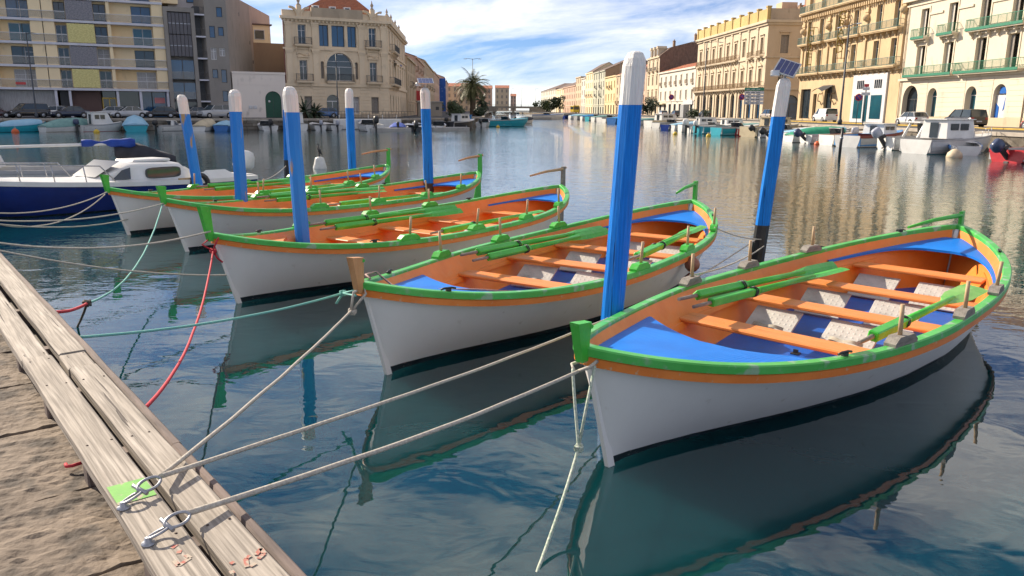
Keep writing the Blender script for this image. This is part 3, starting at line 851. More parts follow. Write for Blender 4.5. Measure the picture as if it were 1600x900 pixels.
# ---------------------------------------------------------------- mooring posts
def post(base, top, r, z_black, z_white, label, seed, bluem=POSTBLUE, panel=None, group='blue and white mooring posts'):
    """hewn timber post leaning from base (at z=0) to top, painted in three bands"""
    b, tp = Vector(base), Vector(top)
    d = (tp - b)
    t = thing('mooring_post', label, 'post', b, 0, group)
    rr = random.Random(seed)
    n = 10
    rad = [r * rr.uniform(0.93, 1.06) for _ in range(n)]
    def ring(z, k=1.0):
        p = d * (z / d.z)
        wob = 0.012 * noise.noise(Vector((z * 1.3, seed, 0)))
        return [(p.x + wob + rad[j] * k * (1 + 0.03 * noise.noise(Vector((z * 2, j * 1.7, seed)))) * math.cos(2 * math.pi * j / n), p.y + wob + rad[j] * k * math.sin(2 * math.pi * j / n), z) for j in range(n)]
    H = d.z
    def seg(z0, z1, m, name, tip=False):
        k = max(2, int((z1 - z0) / 0.15))
        rings = [ring(z0 + (z1 - z0) * i / k) for i in range(k + 1)]
        if tip:
            rings = [ring(z0 + (z1 - 0.14 - z0) * i / k) for i in range(k + 1)] + [ring(z1 - 0.07, 0.88), ring(z1 - 0.015, 0.62), ring(z1, 0.30)]
        o = MB().loft(rings, closed=True, smooth=False, caps=True).build(name, m, t)
        return o
    seg(-1.6, z_black, POSTBLACK, 'black_foot')
    seg(z_black + 0.001, z_white, bluem, 'blue_shaft')
    seg(z_white + 0.001, H, POSTWHITE, 'white_top', True)
    if panel:
        tilt, az, sz = panel[:3]
        pv = MB(); pv.box(-sz / 2, sz / 2, -sz * 0.42, sz * 0.42, -0.014, 0.012)
        pr = pv.build('panel_frame', ALU, t, (d.x + 0.02, d.y - 0.02, H + 0.17), (tilt, panel[3] if len(panel) > 3 else 0, az))
        cells = MB()
        for i in range(4):
            x0 = -sz / 2 + 0.02 + i * (sz - 0.04) / 4
            cells.box(x0 + 0.004, x0 + (sz - 0.04) / 4 - 0.004, -sz * 0.42 + 0.02, sz * 0.42 - 0.02, 0.0125, 0.0145)
        cells.build('solar_cells', SOLAR, pr)
        bk = MB(); bk.tube([(d.x, d.y, H - 0.04), (d.x, d.y, H + 0.16)], 0.028, 8)
        bk.box(d.x - 0.24, d.x - 0.10, d.y - 0.06, d.y + 0.06, H + 0.03, H + 0.13, bev=0.015)
        bk.bar((d.x - 0.12, d.y, H + 0.08), (d.x, d.y, H + 0.08), 0.03, 0.03)
        bk.build('lamp_bracket', ALU, t)
    return t
def pole(pt, pb, Y, r, zb, zw, label, seed, **k):
    a, b = on_y(pt[0], pt[1], Y), on_y(pb[0], pb[1], Y)
    base = b + (a - b) * ((0 - b.z) / (a.z - b.z))
    return post(base, a, r, zb, zw, label, seed, **k)
pole((283, 148), (310, 295), 21.5, 0.135, 0.45, 2.57, 'leftmost blue and white post, leaning left beside the cabin boat', 1, bluem=POSTWORN)
pole((366, 140), (377, 310), 17.5, 0.135, 0.45, 2.66, 'blue and white post with bare wood streaks between the two leftmost rowing boats', 2, bluem=POSTWORN)
pole((452, 135), (471, 355), 13.0, 0.130, 0.45, 2.68, 'blue and white post leaning over the bow of the middle rowing boat', 3, bluem=POSTWORN)
pole((447, 150), (450, 281), 30.0, 0.135, 0.82, 2.68, 'blue post with a tall black foot partly hidden behind a nearer blue post', 4)
pole((545, 138), (552, 292), 25.4, 0.130, 0.76, 2.76, 'blue and white post with black foot beside the stern of the leftmost rowing boat', 5)
pole((664, 137), (671, 320), 21.6, 0.130, 0.76, 2.75, 'blue and white post with a flat solar panel on top', 6, panel=(R(24), R(12), 0.42))
pole((993, 80), (956, 498), 7.8, 0.118, 0.45, 2.80, 'largest blue and white post, in front between the two nearest rowing boats', 7)
pole((1226, 122), (1183, 405), 14.0, 0.132, 0.75, 2.66, 'blue and white post at the right with a tilted solar panel and lamp on top', 8, panel=(R(50), R(-30), 0.38, R(18)))

# ---------------------------------------------------------------- ropes
def rope(name, pts, r, m, label, sag=0.0, n=40, group=None, wob=0.004, cat='rope'):
    """rope through pts; each leg sags by `sag` metres"""
    P = [Vector(p) for p in pts]; out = []
    sg = sag if isinstance(sag, (list, tuple)) else [sag] * (len(P) - 1)
    for i in range(len(P) - 1):
        for k in range(n):
            u = k / n
            q = P[i].lerp(P[i + 1], u); q.z -= sg[i] * 4 * u * (1 - u)
            q += Vector((noise.noise(q * 2.1), noise.noise(q * 2.1 + Vector((7, 0, 0))), noise.noise(q * 2.3 + Vector((0, 9, 0))))) * wob * min(1, 6 * u, 6 * (1 - u))
            out.append(q)
    out.append(P[-1])
    o = MB().tube(out, r, 7).build(name, m)
    return setp(o, label, cat, group)
def knot(c, r, m, parent, seed=0):
    mb = MB(); rr = random.Random(seed); c = Vector(c)
    pts = []
    for i in range(26):
        a = i * 0.9
        pts.append(c + Vector((math.cos(a) * r, math.sin(a) * r * 0.8, (rr.random() - 0.5) * r * 1.6)))
    mb.tube(pts, r * 0.42, 6)
    o = mb.build('knot', m, parent)
    return o
sh1 = on_z(252, 761, ZT) + Vector((0, 0, 0.05)); sh2 = on_z(297, 819, ZT) + Vector((0, 0, 0.05))
bowE = bpt('E', L / 2 + 0.06, 0, 0.92); bowD = bpt('D', L / 2 + 0.06, 0, 0.96); bowC = bpt('C', L / 2 + 0.07, 0, 0.98); bowB = bpt('B', L / 2 + 0.06, 0, 0.98); bowA = bpt('A', L / 2 + 0.06, 0, 0.98)
r_ = rope('mooring_rope', [sh1, bowD + Vector((-0.06, -0.09, -0.16))], 0.0115, ROPE_W, 'pale rope from the ring by the green patch to the tan stem head', 0.035)
knot(bowD + Vector((-0.05, -0.08, -0.17)), 0.032, ROPE_W, r_, 1)
MB().tube([bowD + Vector((-0.06, -0.09, -0.15)), bowD + Vector((-0.035, -0.05, 0.02)), bowD + Vector((0.05, 0.04, 0.05)), bowD + Vector((0.08, -0.02, 0.0)), bowD + Vector((-0.05, -0.08, -0.16))], 0.014, 6).build('loop', ROPE_W, r_)
p7 = on_y(1187, 372, 14.0)
rope('mooring_rope', [sh1 + Vector((0.01, 0, 0.004)), on_y(905, 516, 7.0), on_y(1065, 447, 10.4), p7 + Vector((-0.1, -0.12, 0))], 0.0115, ROPE_W, 'long pale rope passing behind the nearest boat to the tilted solar panel post', [0.03, 0.01, 0.02])
r_ = rope('mooring_rope', [sh2, bowE + Vector((-0.02, -0.05, -0.02))], 0.013, ROPE_W, 'thick pale rope from the front ring on the quay to the nearest boat', 0.04)
MB().tube([bowE + Vector((-0.02, -0.05, -0.02)), bowE + Vector((0.06, -0.075, 0.02)), bowE + Vector((0.12, 0.0, 0.04)), bowE + Vector((0.05, 0.09, 0.03)), bowE + Vector((-0.06, 0.05, 0.0)), bowE + Vector((-0.05, -0.05, -0.02))], 0.014, 6).build('loop', ROPE_W, r_)
kn = on_y(904, 700, 5.15)
r_ = rope('mooring_rope', [bowE + Vector((-0.06, -0.05, 0.0)), kn, on_z(826, 915, 0.0) + Vector((0, 0, -0.05))], 0.0115, ROPE_G, 'green-flecked rope hanging from the nearest bow down into the water', [0.01, 0.05], n=24)
knot(kn, 0.026, ROPE_G, r_, 2)
MB().tube([kn, kn.lerp(bowE + Vector((0.08, 0.02, 0.0)), 0.5) + Vector((0.01, 0, -0.01)), bowE + Vector((0.10, -0.04, 0.02))], 0.0115, 7).build('second_strand', ROPE_G, r_)
# red line of the middle boat
kn = on_y(333, 392, 10.55)
r_ = rope('mooring_rope', [dock(dock_s(on_z(211, 630, 1.1)), 0.0, 1.05), kn], 0.0125, ROPE_R, 'long red rope from the quay to the middle rowing boat', 0.30)
knot(kn, 0.035, ROPE_R, r_, 3)
MB().tube([kn, bowC + Vector((-0.07, -0.06, -0.06)), bowC + Vector((0.0, 0.0, 0.0))], 0.0125, 6).build('left_strand', ROPE_R, r_)
MB().tube([kn, bowC + Vector((0.10, -0.07, -0.08)), bowC + Vector((0.16, -0.05, 0.04))], 0.0125, 6).build('right_strand', ROPE_R, r_)
MB().tube([kn, kn + Vector((0.05, 0, -0.10)), kn + Vector((0.12, 0.0, -0.16))], 0.0125, 6).build('loose_end', ROPE_R, r_)
# teal lines
kt = on_y(536, 458, 8.05)
r_ = rope('mooring_rope', [dock(dock_s(on_z(108, 521, 1.1)), 0.0, 1.06), kt, bowD + Vector((-0.02, -0.03, -0.02))], 0.0115, ROPE_T, 'teal rope from the quay to the boat with the tan stem head', [0.07, 0.0])
knot(kt, 0.03, ROPE_T, r_, 4)
MB().tube([kt, kt + Vector((-0.04, -0.02, -0.06)), kt + Vector((-0.07, -0.03, -0.11))], 0.0125, 6).build('loose_end', ROPE_T, r_)
MB().tube([kt, bowD + Vector((-0.04, -0.02, 0.03))], 0.010, 6).build('second_strand', ROPE_T, r_)
kd = on_z(136, 474, 0.72)
r_ = rope('mooring_rope', [kd, bowB + Vector((0.0, -0.04, -0.02))], 0.0125, ROPE_T, 'slack grey-teal rope rising to the pale blue decked rowing boat', 0.35)
knot(kd, 0.035, ROPE_D, r_, 5)
rope('mooring_rope', [dock(dock_s(on_z(58, 476, 1.1)), 0.0, 1.02), kd], 0.016, ROPE_R, 'short red rope from the quay edge to a dark knot', 0.03)
rope('mooring_rope', [kd, on_z(118, 516, -0.15)], 0.014, ROPE_D, 'dark weedy rope end dropping from the knot into the water', 0.02, cat='rope')
# pale lines to the three far boats
def dk(px, py, z=1.08):
    return dock(dock_s(on_z(px, py, z)), 0.02, z)
rope('mooring_rope', [dock(9.0, 0.1, 1.15), bowC + Vector((0.05, -0.03, 0.12))], 0.012, ROPE_W, 'thin pale rope from far along the quay to the tall green stem head', 0.16)
rope('mooring_rope', [dock(8.3, 0.1, 1.15), bpt('C', 4.32, 0.02, 0.42)], 0.011, ROPE_W, 'thin pale rope stretched low above the water to the middle boat', 0.10)
rope('mooring_rope', [dock(11.5, 0.1, 1.15), bowB + Vector((0.02, -0.03, 0.0))], 0.012, ROPE_W, 'thin frayed rope to the rowing boat with the pale blue foredeck', 0.16)
rope('mooring_rope', [dock(12.8, 0.1, 1.15), bowA + Vector((0.02, -0.04, 0.0))], 0.0115, ROPE_W, 'upper of two pale ropes tied to the leftmost rowing boat', 0.22)
rope('mooring_rope', [dock(12.2, 0.1, 1.15), bowA + Vector((-0.02, -0.06, -0.05))], 0.0115, ROPE_W, 'lower of two pale ropes tied to the leftmost rowing boat', 0.42)
rope('mooring_rope', [dock(11.8, 0.1, 1.1), bpt('A', 4.30, 0.05, 0.35)], 0.012, ROPE_W, 'pale rope running low under the leftmost bow', 0.15)
# lines from posts to boats
r_ = rope('mooring_rope', [p7 + Vector((-0.02, -0.15, 0.0)), bpt('D', -2.45, sheer(-2.45)[0], 0.86)], 0.010, ROPE_W, 'thin rope from the solar panel post to the oarlock of the next boat', 0.05)
rope('mooring_rope', [p7 + Vector((0.04, -0.15, -0.12)), bpt('E', 0.95, -sheer(0.95)[0] + 0.02, 0.84)], 0.011, ROPE_W, 'thin rope from the solar panel post to the nearest boat', 0.08)
p5 = on_y(672, 299, 21.4)
rope('mooring_rope', [p5, bpt('C', -1.6, -sheer(-1.6)[0] + 0.02, 0.80)], 0.010, ROPE_W, 'thin white line tied round the black foot of the flat panel post', 0.12)
rope('mooring_rope', [on_y(556, 272, 25.2), bpt('A', -0.2, -0.3, 0.7)], 0.010, ROPE_W, 'thin white line from the black foot of the post at the leftmost stern', 0.15)
rope('mooring_rope', [on_y(447, 259, 29.9), on_y(405, 283, 25.5)], 0.012, ROPE_W, 'thin white line from the hidden post to the cabin boat stern', 0.10)
# coiled painter on the deck of boat D
cp = []
for i in range(70):
    a = i * 0.55
    cp.append(bpt('D', 3.55 + 0.17 * math.cos(a) - 0.004 * i * 0.3, 0.12 + 0.13 * math.sin(a * 0.97), sheer(3.5)[1] - 0.14 + 0.0006 * i))
cp += [bpt('D', 3.3, -0.1, 0.72), bpt('D', 3.0, 0.2, 0.70), bpt('D', 2.75, 0.62, 0.68)]
mb = MB(); mb.tube(cp, 0.012, 6)
mb.tube([bpt('D', 3.6, 0.0, 0.72), bpt('D', 3.7, -0.45, 0.80), bpt('D', 3.62, -sheer(3.62)[0] - 0.02, 0.90), bpt('D', 3.9, -sheer(3.9)[0] - 0.05, 0.93), bpt('D', 4.1, -0.4, 0.95)], 0.012, 6)
setp(mb.build('coiled_rope', mat('pink_rope', (0.45, 0.27, 0.2), (0.25, 0.2, 0.22), rough=0.85, scale=40)), 'coiled pinkish rope on the blue foredeck behind the tan stem head', 'rope')

# ---------------------------------------------------------------- buoy and cormorant
BUOYW = mat('white_buoy', (0.72, 0.70, 0.64), (0.62, 0.60, 0.54), rough=0.5, scale=6, c3=(0.4, 0.4, 0.3), s3=8, t3=(0.62, 0.8))
bz = on_z(500, 263, 0)
bt = thing('mooring_buoy', 'white conical mooring buoy with a bird standing on it', 'buoy', bz)
MB().lathe([(0.05, -0.3), (0.24, -0.22), (0.315, -0.03), (0.315, 0.05), (0.27, 0.20), (0.22, 0.42), (0.19, 0.49), (0.10, 0.53), (0.0, 0.535)], 20).build('float', BUOYW, bt)
MB().tube([(0.0, 0, 0.52), (0.0, 0, 0.56)], 0.05, 10).build('cap', STEEL, bt)
def cormorant(loc):
    """standing bird: sleek body upright, long S neck, hooked bill, wings folded, wedge tail"""
    t = thing('cormorant', 'dark cormorant with a pale breast standing upright on the white buoy', 'bird', loc, R(205))
    mb = MB()
    spine = [(-0.10, 0, 0.10, 0.012), (-0.07, 0, 0.15, 0.045), (-0.035, 0, 0.21, 0.075), (0.0, 0, 0.28, 0.088), (0.03, 0, 0.35, 0.075), (0.042, 0, 0.40, 0.048), (0.035, 0, 0.45, 0.030), (0.02, 0, 0.50, 0.025), (0.022, 0, 0.54, 0.025), (0.045, 0, 0.57, 0.032), (0.075, 0, 0.578, 0.026), (0.098, 0, 0.574, 0.012)]
    mb.tube([s[:3] for s in spine], [s[3] for s in spine], 12)
    mb.tube([(0.09, 0, 0.575), (0.14, 0, 0.572), (0.158, 0, 0.560)], [0.011, 0.006, 0.003], 6, mi=1)
    for s in (1, -1):
        mb.tube([(0.005, s * 0.04, 0.20), (0.012, s * 0.045, 0.12), (0.0, s * 0.045, 0.02)], [0.035, 0.016, 0.011], 7, mi=1)
        for a in (-0.5, 0, 0.5):
            mb.tube([(0.0, s * 0.045, 0.012), (0.07 * math.cos(a), s * 0.045 + 0.07 * math.sin(a), 0.006)], [0.010, 0.005], 5, mi=1)
    mb.build('body', [mat('cormorant_plumage', (0.10, 0.085, 0.07), (0.05, 0.045, 0.04), rough=0.6, scale=18, c3=(0.45, 0.42, 0.36), s3=9, t3=(0.56, 0.62)), BLACK], t)
    for s in (1, -1):
        wg = MB(); wg.loft([[(0.03, s * 0.075, 0.36), (0.05, s * 0.085, 0.30), (0.0, s * 0.09, 0.30)], [(0.0, s * 0.088, 0.30), (0.04, s * 0.095, 0.24), (-0.05, s * 0.092, 0.24)], [(-0.05, s * 0.07, 0.20), (-0.01, s * 0.075, 0.15), (-0.10, s * 0.06, 0.15)], [(-0.12, s * 0.03, 0.10), (-0.10, s * 0.03, 0.08), (-0.13, s * 0.025, 0.08)]], closed=True, caps=True)
        wg.build('wing', BLACK, t)
    tl = MB(); tl.loft([[(-0.09, 0.03, 0.12), (-0.09, -0.03, 0.12), (-0.10, -0.03, 0.105), (-0.10, 0.03, 0.105)], [(-0.17, 0.045, 0.015), (-0.17, -0.045, 0.015), (-0.178, -0.045, 0.01), (-0.178, 0.045, 0.01)]], closed=True, smooth=False, caps=True)
    tl.build('tail', BLACK, t)
    return t
cormorant(bz + Vector((0, 0, 0.55)))

# ================================================================ far banks
ZQ = 1.35
GLASS = mat('window_glass', (0.025, 0.04, 0.055), (0.015, 0.025, 0.035), rough=0.08, scale=0.6, spec=0.7)
GLASSB = mat('blue_tinted_glass', (0.02, 0.09, 0.20), (0.015, 0.06, 0.13), rough=0.08, scale=0.5, spec=0.7)
GLASST = mat('teal_tinted_glass', (0.01, 0.10, 0.13), (0.01, 0.06, 0.09), rough=0.08, scale=0.5, spec=0.7)
CURT = mat('curtained_glass', (0.42, 0.40, 0.40), (0.30, 0.28, 0.27), rough=0.25, scale=3, stretch=(3, 1, 0.4))
FRAMEW = mat('white_frame', (0.66, 0.65, 0.66), (0.56, 0.55, 0.55), rough=0.5, scale=4)
FRAMED = mat('dark_frame', (0.06, 0.06, 0.065), (0.04, 0.04, 0.04), rough=0.5, scale=4)
SHUT = mat('grey_shutter', (0.30, 0.27, 0.23), (0.22, 0.19, 0.165), rough=0.7, scale=5)
SHUTW = mat('white_shutter', (0.62, 0.58, 0.50), (0.52, 0.48, 0.42), rough=0.7, scale=5)
IRON = mat('iron_railing', (0.10, 0.10, 0.10), (0.06, 0.06, 0.06), rough=0.6, scale=6)
IRONB = mat('brown_iron_railing', (0.26, 0.17, 0.08), (0.18, 0.12, 0.06), rough=0.6, scale=6)
IRONG = mat('green_iron_railing', (0.03, 0.22, 0.12), (0.02, 0.16, 0.09), rough=0.5, scale=6)
IRONT = mat('grey_green_railing', (0.12, 0.22, 0.19), (0.09, 0.17, 0.15), rough=0.5, scale=6)
def stone(n, c, d=0.80, dirt=None, sc=0.35):
    c2 = tuple(v * d for v in c)
    return mat(n, c, c2, rough=0.85, scale=sc, stretch=(1, 1, 0.55), bump=0.02, bscale=3.0, c3=dirt or tuple(v * 0.55 for v in c), s3=0.9, t3=(0.60, 0.82), detail=9)
CREAM = stone('cream_render', (0.90, 0.72, 0.46), 0.93)
OCHRE = stone('ochre_stone', (0.66, 0.54, 0.38))
HOTELST = stone('golden_stone', (0.64, 0.47, 0.27))
PALE = stone('pale_cream_stucco', (0.70, 0.61, 0.47), 0.94)
MANS = stone('mansion_limestone', (0.80, 0.64, 0.45), 0.84)
MANSD = stone('weathered_limestone', (0.50, 0.40, 0.29), 0.74)
LILAC = mat('lilac_concrete', (0.62, 0.62, 0.68), (0.54, 0.54, 0.60), rough=0.7, scale=1)
CONC = stone('dark_concrete', (0.30, 0.275, 0.25), 0.82)
CONCW = stone('warm_concrete', (0.42, 0.35, 0.30), 0.85)
OFFW = stone('offwhite_wall', (0.82, 0.73, 0.65), 0.95)
BRICKM = stone('rubble_wall', (0.24, 0.15, 0.105), 0.6, sc=2.0)
BROWN = stone('brown_plaster', (0.33, 0.22, 0.14), 0.85)
YELLOW = stone('yellow_render', (0.76, 0.60, 0.33), 0.9)
PINK = stone('pinkish_render', (0.62, 0.42, 0.30), 0.88)
SAND = stone('sand_render', (0.62, 0.48, 0.32), 0.86)
WHITEW = stone('white_render', (0.68, 0.62, 0.52), 0.92)
GREENW = stone('grey_green_render', (0.50, 0.49, 0.38), 0.9)
PARAP = stone('ochre_parapet', (0.62, 0.44, 0.17), 0.78)
def tile_mat():
    m = mat('terracotta_tiles', (0.50, 0.17, 0.08), (0.36, 0.12, 0.06), rough=0.8, scale=3, c3=(0.55, 0.30, 0.18), s3=6)
    t = m.node_tree
    wv = t.nodes.new('ShaderNodeTexWave'); wv.inputs['Scale'].default_value = 1.6
    tcx = t.nodes.new('ShaderNodeTexCoord'); t.links.new(tcx.outputs['Object'], wv.inputs[0])
    bp = t.nodes.new('ShaderNodeBump'); bp.inputs['Distance'].default_value = 0.1
    t.links.new(wv.outputs[0], bp.inputs['Height']); t.links.new(bp.outputs[0], t.nodes['Principled BSDF'].inputs['Normal'])
    return m
TILE = tile_mat()
ROOFD = mat('dark_roof', (0.16, 0.10, 0.075), (0.11, 0.075, 0.06), rough=0.85, scale=1)
ASPH = mat('asphalt', (0.075, 0.073, 0.072), (0.05, 0.05, 0.05), rough=0.9, scale=0.6, bump=0.01, bscale=8)
QSTONE = mat('quay_blocks', (0.46, 0.41, 0.34), (0.30, 0.26, 0.215), rough=0.9, scale=0.9, bump=0.03, bscale=2.4, c3=(0.09, 0.08, 0.06), s3=0.8, t3=(0.52, 0.7), detail=9)
def block_joints(m, ang, bw, bh):
    t_ = m.node_tree; b = t_.nodes['Principled BSDF']
    g = t_.nodes.new('ShaderNodeNewGeometry'); vr = t_.nodes.new('ShaderNodeVectorRotate'); vr.rotation_type = 'Z_AXIS'; vr.inputs['Angle'].default_value = -ang
    t_.links.new(g.outputs['Position'], vr.inputs['Vector'])
    sp = t_.nodes.new('ShaderNodeSeparateXYZ'); t_.links.new(vr.outputs[0], sp.inputs[0])
    cb_ = t_.nodes.new('ShaderNodeCombineXYZ'); t_.links.new(sp.outputs[0], cb_.inputs[0]); t_.links.new(sp.outputs[2], cb_.inputs[1])
    br_ = t_.nodes.new('ShaderNodeTexBrick'); br_.inputs['Scale'].default_value = 1.0; br_.inputs['Brick Width'].default_value = bw; br_.inputs['Row Height'].default_value = bh; br_.inputs['Mortar Size'].default_value = 0.03
    br_.inputs['Color1'].default_value = (1, 1, 1, 1); br_.inputs['Color2'].default_value = (0.72, 0.70, 0.68, 1); br_.inputs['Mortar'].default_value = (0.3, 0.28, 0.25, 1)
    t_.links.new(cb_.outputs[0], br_.inputs['Vector'])
    src = b.inputs['Base Color'].links[0].from_socket
    mx = t_.nodes.new('ShaderNodeMix'); mx.data_type = 'RGBA'; mx.blend_type = 'MULTIPLY'; mx.inputs[0].default_value = 1.0
    t_.links.new(src, mx.inputs[6]); t_.links.new(br_.outputs[0], mx.inputs[7]); t_.links.new(mx.outputs[2], b.inputs['Base Color'])
QTOP = mat('quay_coping', (0.42, 0.37, 0.31), (0.32, 0.28, 0.23), rough=0.9, scale=1.2, bump=0.01, bscale=5)
YLINE = mat('yellow_kerb_paint', (0.55, 0.36, 0.05), (0.42, 0.27, 0.04), rough=0.7, scale=2)

def wall_sheet(mb, W, H, holes, T=0.32, x0=0.0, z0=0.0, mi=0):
    """front wall in the x,z plane facing -y with rectangular or arched holes and reveals going back T"""
    xs = sorted({x0, W} | {h[0] for h in holes} | {h[0] + h[2] for h in holes})
    zs = sorted({z0, H} | {h[1] for h in holes} | {h[1] + h[3] for h in holes})
    for i in range(len(xs) - 1):
        for j in range(len(zs) - 1):
            cx, cz = (xs[i] + xs[i + 1]) / 2, (zs[j] + zs[j + 1]) / 2
            if any(h[0] < cx < h[0] + h[2] and h[1] < cz < h[1] + h[3] for h in holes):
                continue
            mb.add([(xs[i], 0, zs[j]), (xs[i + 1], 0, zs[j]), (xs[i + 1], 0, zs[j + 1]), (xs[i], 0, zs[j + 1])], [(0, 1, 2, 3)], mi)
    for h in holes:
        x, z, wd, ht = h[:4]
        a = len(h) > 4 and h[4]
        r = wd / 2
        zt = z + ht - (r if a else 0)
        mb.add([(x, 0, z), (x, T, z), (x, T, zt), (x, 0, zt)], [(0, 1, 2, 3)], mi)
        mb.add([(x + wd, 0, z), (x + wd, 0, zt), (x + wd, T, zt), (x + wd, T, z)], [(0, 1, 2, 3)], mi)
        mb.add([(x, 0, z), (x + wd, 0, z), (x + wd, T, z), (x, T, z)], [(0, 1, 2, 3)], mi)
        if a:
            n = 10
            arc = [(x + r - r * math.cos(math.pi * k / n), zt + r * math.sin(math.pi * k / n)) for k in range(n + 1)]
            for k in range(n):
                (xa, za), (xb, zb) = arc[k], arc[k + 1]
                mb.add([(xa, 0, za), (xb, 0, zb), (xb, 0, z + ht), (xa, 0, z + ht)], [(0, 1, 2, 3)], mi)
                mb.add([(xa, 0, za), (xa, T, za), (xb, T, zb), (xb, 0, zb)], [(0, 1, 2, 3)], mi)
        else:
            mb.add([(x, 0, zt), (x, T, zt), (x + wd, T, zt), (x + wd, 0, zt)], [(0, 1, 2, 3)], mi)

WCACHE = {}
def win_meshes(wd, ht, style, arch=False):
    """(frame mesh, pane mesh) centred on x, bottom at z=0, in the plane y=0"""
    key = (round(wd, 2), round(ht, 2), style, arch)
    if key in WCACHE: return WCACHE[key]
    f = MB(); g = MB(); w2 = wd / 2; t = 0.07
    fm, gm = FRAMEW, GLASS
    if style in ('dark', 'blueglass', 'tealglass'): fm = FRAMED
    if style == 'blueglass': gm = GLASSB
    if style == 'tealglass': gm = GLASST; fm = FRAMEW
    if style == 'curtain': gm = CURT
    if style in ('shutter', 'wshutter'):
        fm = SHUT if style == 'shutter' else SHUTW
        for s in (-1, 1):
            x0, x1 = (s * 0.01, s * (w2 - 0.005))
            f.box(x0, x1, 0.0, 0.05, 0.0, ht)
            n = max(6, int(ht / 0.22))
            for k in range(n):
                z = 0.08 + (ht - 0.16) * k / n
                f.box(min(x0, x1) + 0.07, max(x0, x1) - 0.07, -0.018, 0.0, z, z + (ht - 0.16) / n * 0.6)
        r = (f.mesh('shutter', fm), None)
        WCACHE[key] = r; return r
    zt = ht - (w2 if arch else 0)
    f.box(-w2, -w2 + t, 0, 0.06, 0, zt); f.box(w2 - t, w2, 0, 0.06, 0, zt); f.box(-w2 + t, w2 - t, 0, 0.06, 0, t)
    if arch:
        n = 10
        for k in range(n):
            a0, a1 = math.pi * k / n, math.pi * (k + 1) / n
            P = lambda a, r: (-r * math.cos(a), zt + r * math.sin(a))
            (xa, za), (xb, zb), (xc, zc), (xd, zd) = P(a0, w2), P(a1, w2), P(a1, w2 - t), P(a0, w2 - t)
            f.add([(xa, 0, za), (xb, 0, zb), (xc, 0, zc), (xd, 0, zd)], [(0, 1, 2, 3)])
        f.box(-w2 + t, w2 - t, 0, 0.06, zt - 0.04, zt + 0.04)
        pts = [(-w2, 0.0), (w2, 0.0)] + [(w2 * math.cos(math.pi * k / n), zt + w2 * math.sin(math.pi * k / n)) for k in range(n + 1)]
        g.xprism(pts, 0.045, 0.055)
    else:
        f.box(-w2 + t, w2 - t, 0, 0.06, ht - t, ht)
        g.box(-w2 + 0.01, w2 - 0.01, 0.045, 0.055, 0.01, ht - 0.01)
    if style in ('french', 'sash', 'curtain'):
        f.box(-0.045, 0.045, -0.008, 0.058, t, zt - 0.041 if arch else ht - t)
        for z in ([ht * 0.70] if style != 'sash' else [ht * 0.5]):
            f.box(-w2 + t, -0.045, -0.004, 0.057, z - 0.03, z + 0.03); f.box(0.045, w2 - t, -0.004, 0.057, z - 0.03, z + 0.03)
    elif style in ('blueglass', 'tealglass', 'dark') and wd > 1.2:
        f.box(-0.035, 0.035, -0.006, 0.058, t, zt - 0.041 if arch else ht - t)
    r = (f.mesh('window', fm), g.mesh('pane', gm))
    WCACHE[key] = r
    return r
SCACHE = {}
def surround(wd, ht, m, hood):
    key = (round(wd, 2), round(ht, 2), m.name, hood)
    if key in SCACHE: return SCACHE[key]
    b = MB(); w2 = wd / 2; t = 0.20
    b.box(-w2 - t, -w2, -0.07, 0.0, 0, ht); b.box(w2, w2 + t, -0.07, 0.0, 0, ht); b.box(-w2 - t, w2 + t, -0.072, 0, ht, ht + 0.22)
    if hood in ('flat', 'ped'):
        b.box(-w2 - t - 0.12, w2 + t + 0.12, -0.26, 0, ht + 0.42, ht + 0.56)
        b.box(-w2 - t, -w2 - 0.02, -0.16, 0, ht + 0.221, ht + 0.419); b.box(w2 + 0.02, w2 + t, -0.16, 0, ht + 0.221, ht + 0.419)
    if hood == 'ped':
        b.xprism([(-w2 - t - 0.12, ht + 0.561), (w2 + t + 0.12, ht + 0.561), (0, ht + 1.05)], -0.24, 0)
    if hood == 'sill':
        b.box(-w2 - t - 0.05, w2 + t + 0.05, -0.14, 0, -0.14, -0.001)
    me = b.mesh('window_surround', m); SCACHE[key] = me
    return me
def railing(W, h, m, sp=0.16, ret=0.0, thick=0.022):
    b = MB(); e = thick
    b.box(0, W, -e, e, h - 0.05, h); b.box(0, W, -e * 0.8, e * 0.8, 0.06, 0.10)
    n = max(2, int(W / sp))
    for i in range(n + 1):
        x = W * i / n; k = e if i % 8 == 0 else e * 0.55
        b.box(max(0, x - k), min(W, x + k), -k, k, 0.0, h - 0.05)
    if ret:
        for x in (0.0, W):
            b.box(x - e, x + e, e, ret, h - 0.05, h); b.box(x - e * .8, x + e * .8, e, ret, 0.06, 0.10)
            for j in range(1, int(ret / sp)):
                b.box(x - e * .55, x + e * .55, j * sp - e * .55, j * sp + e * .55, 0.0, h - 0.05)
    return b
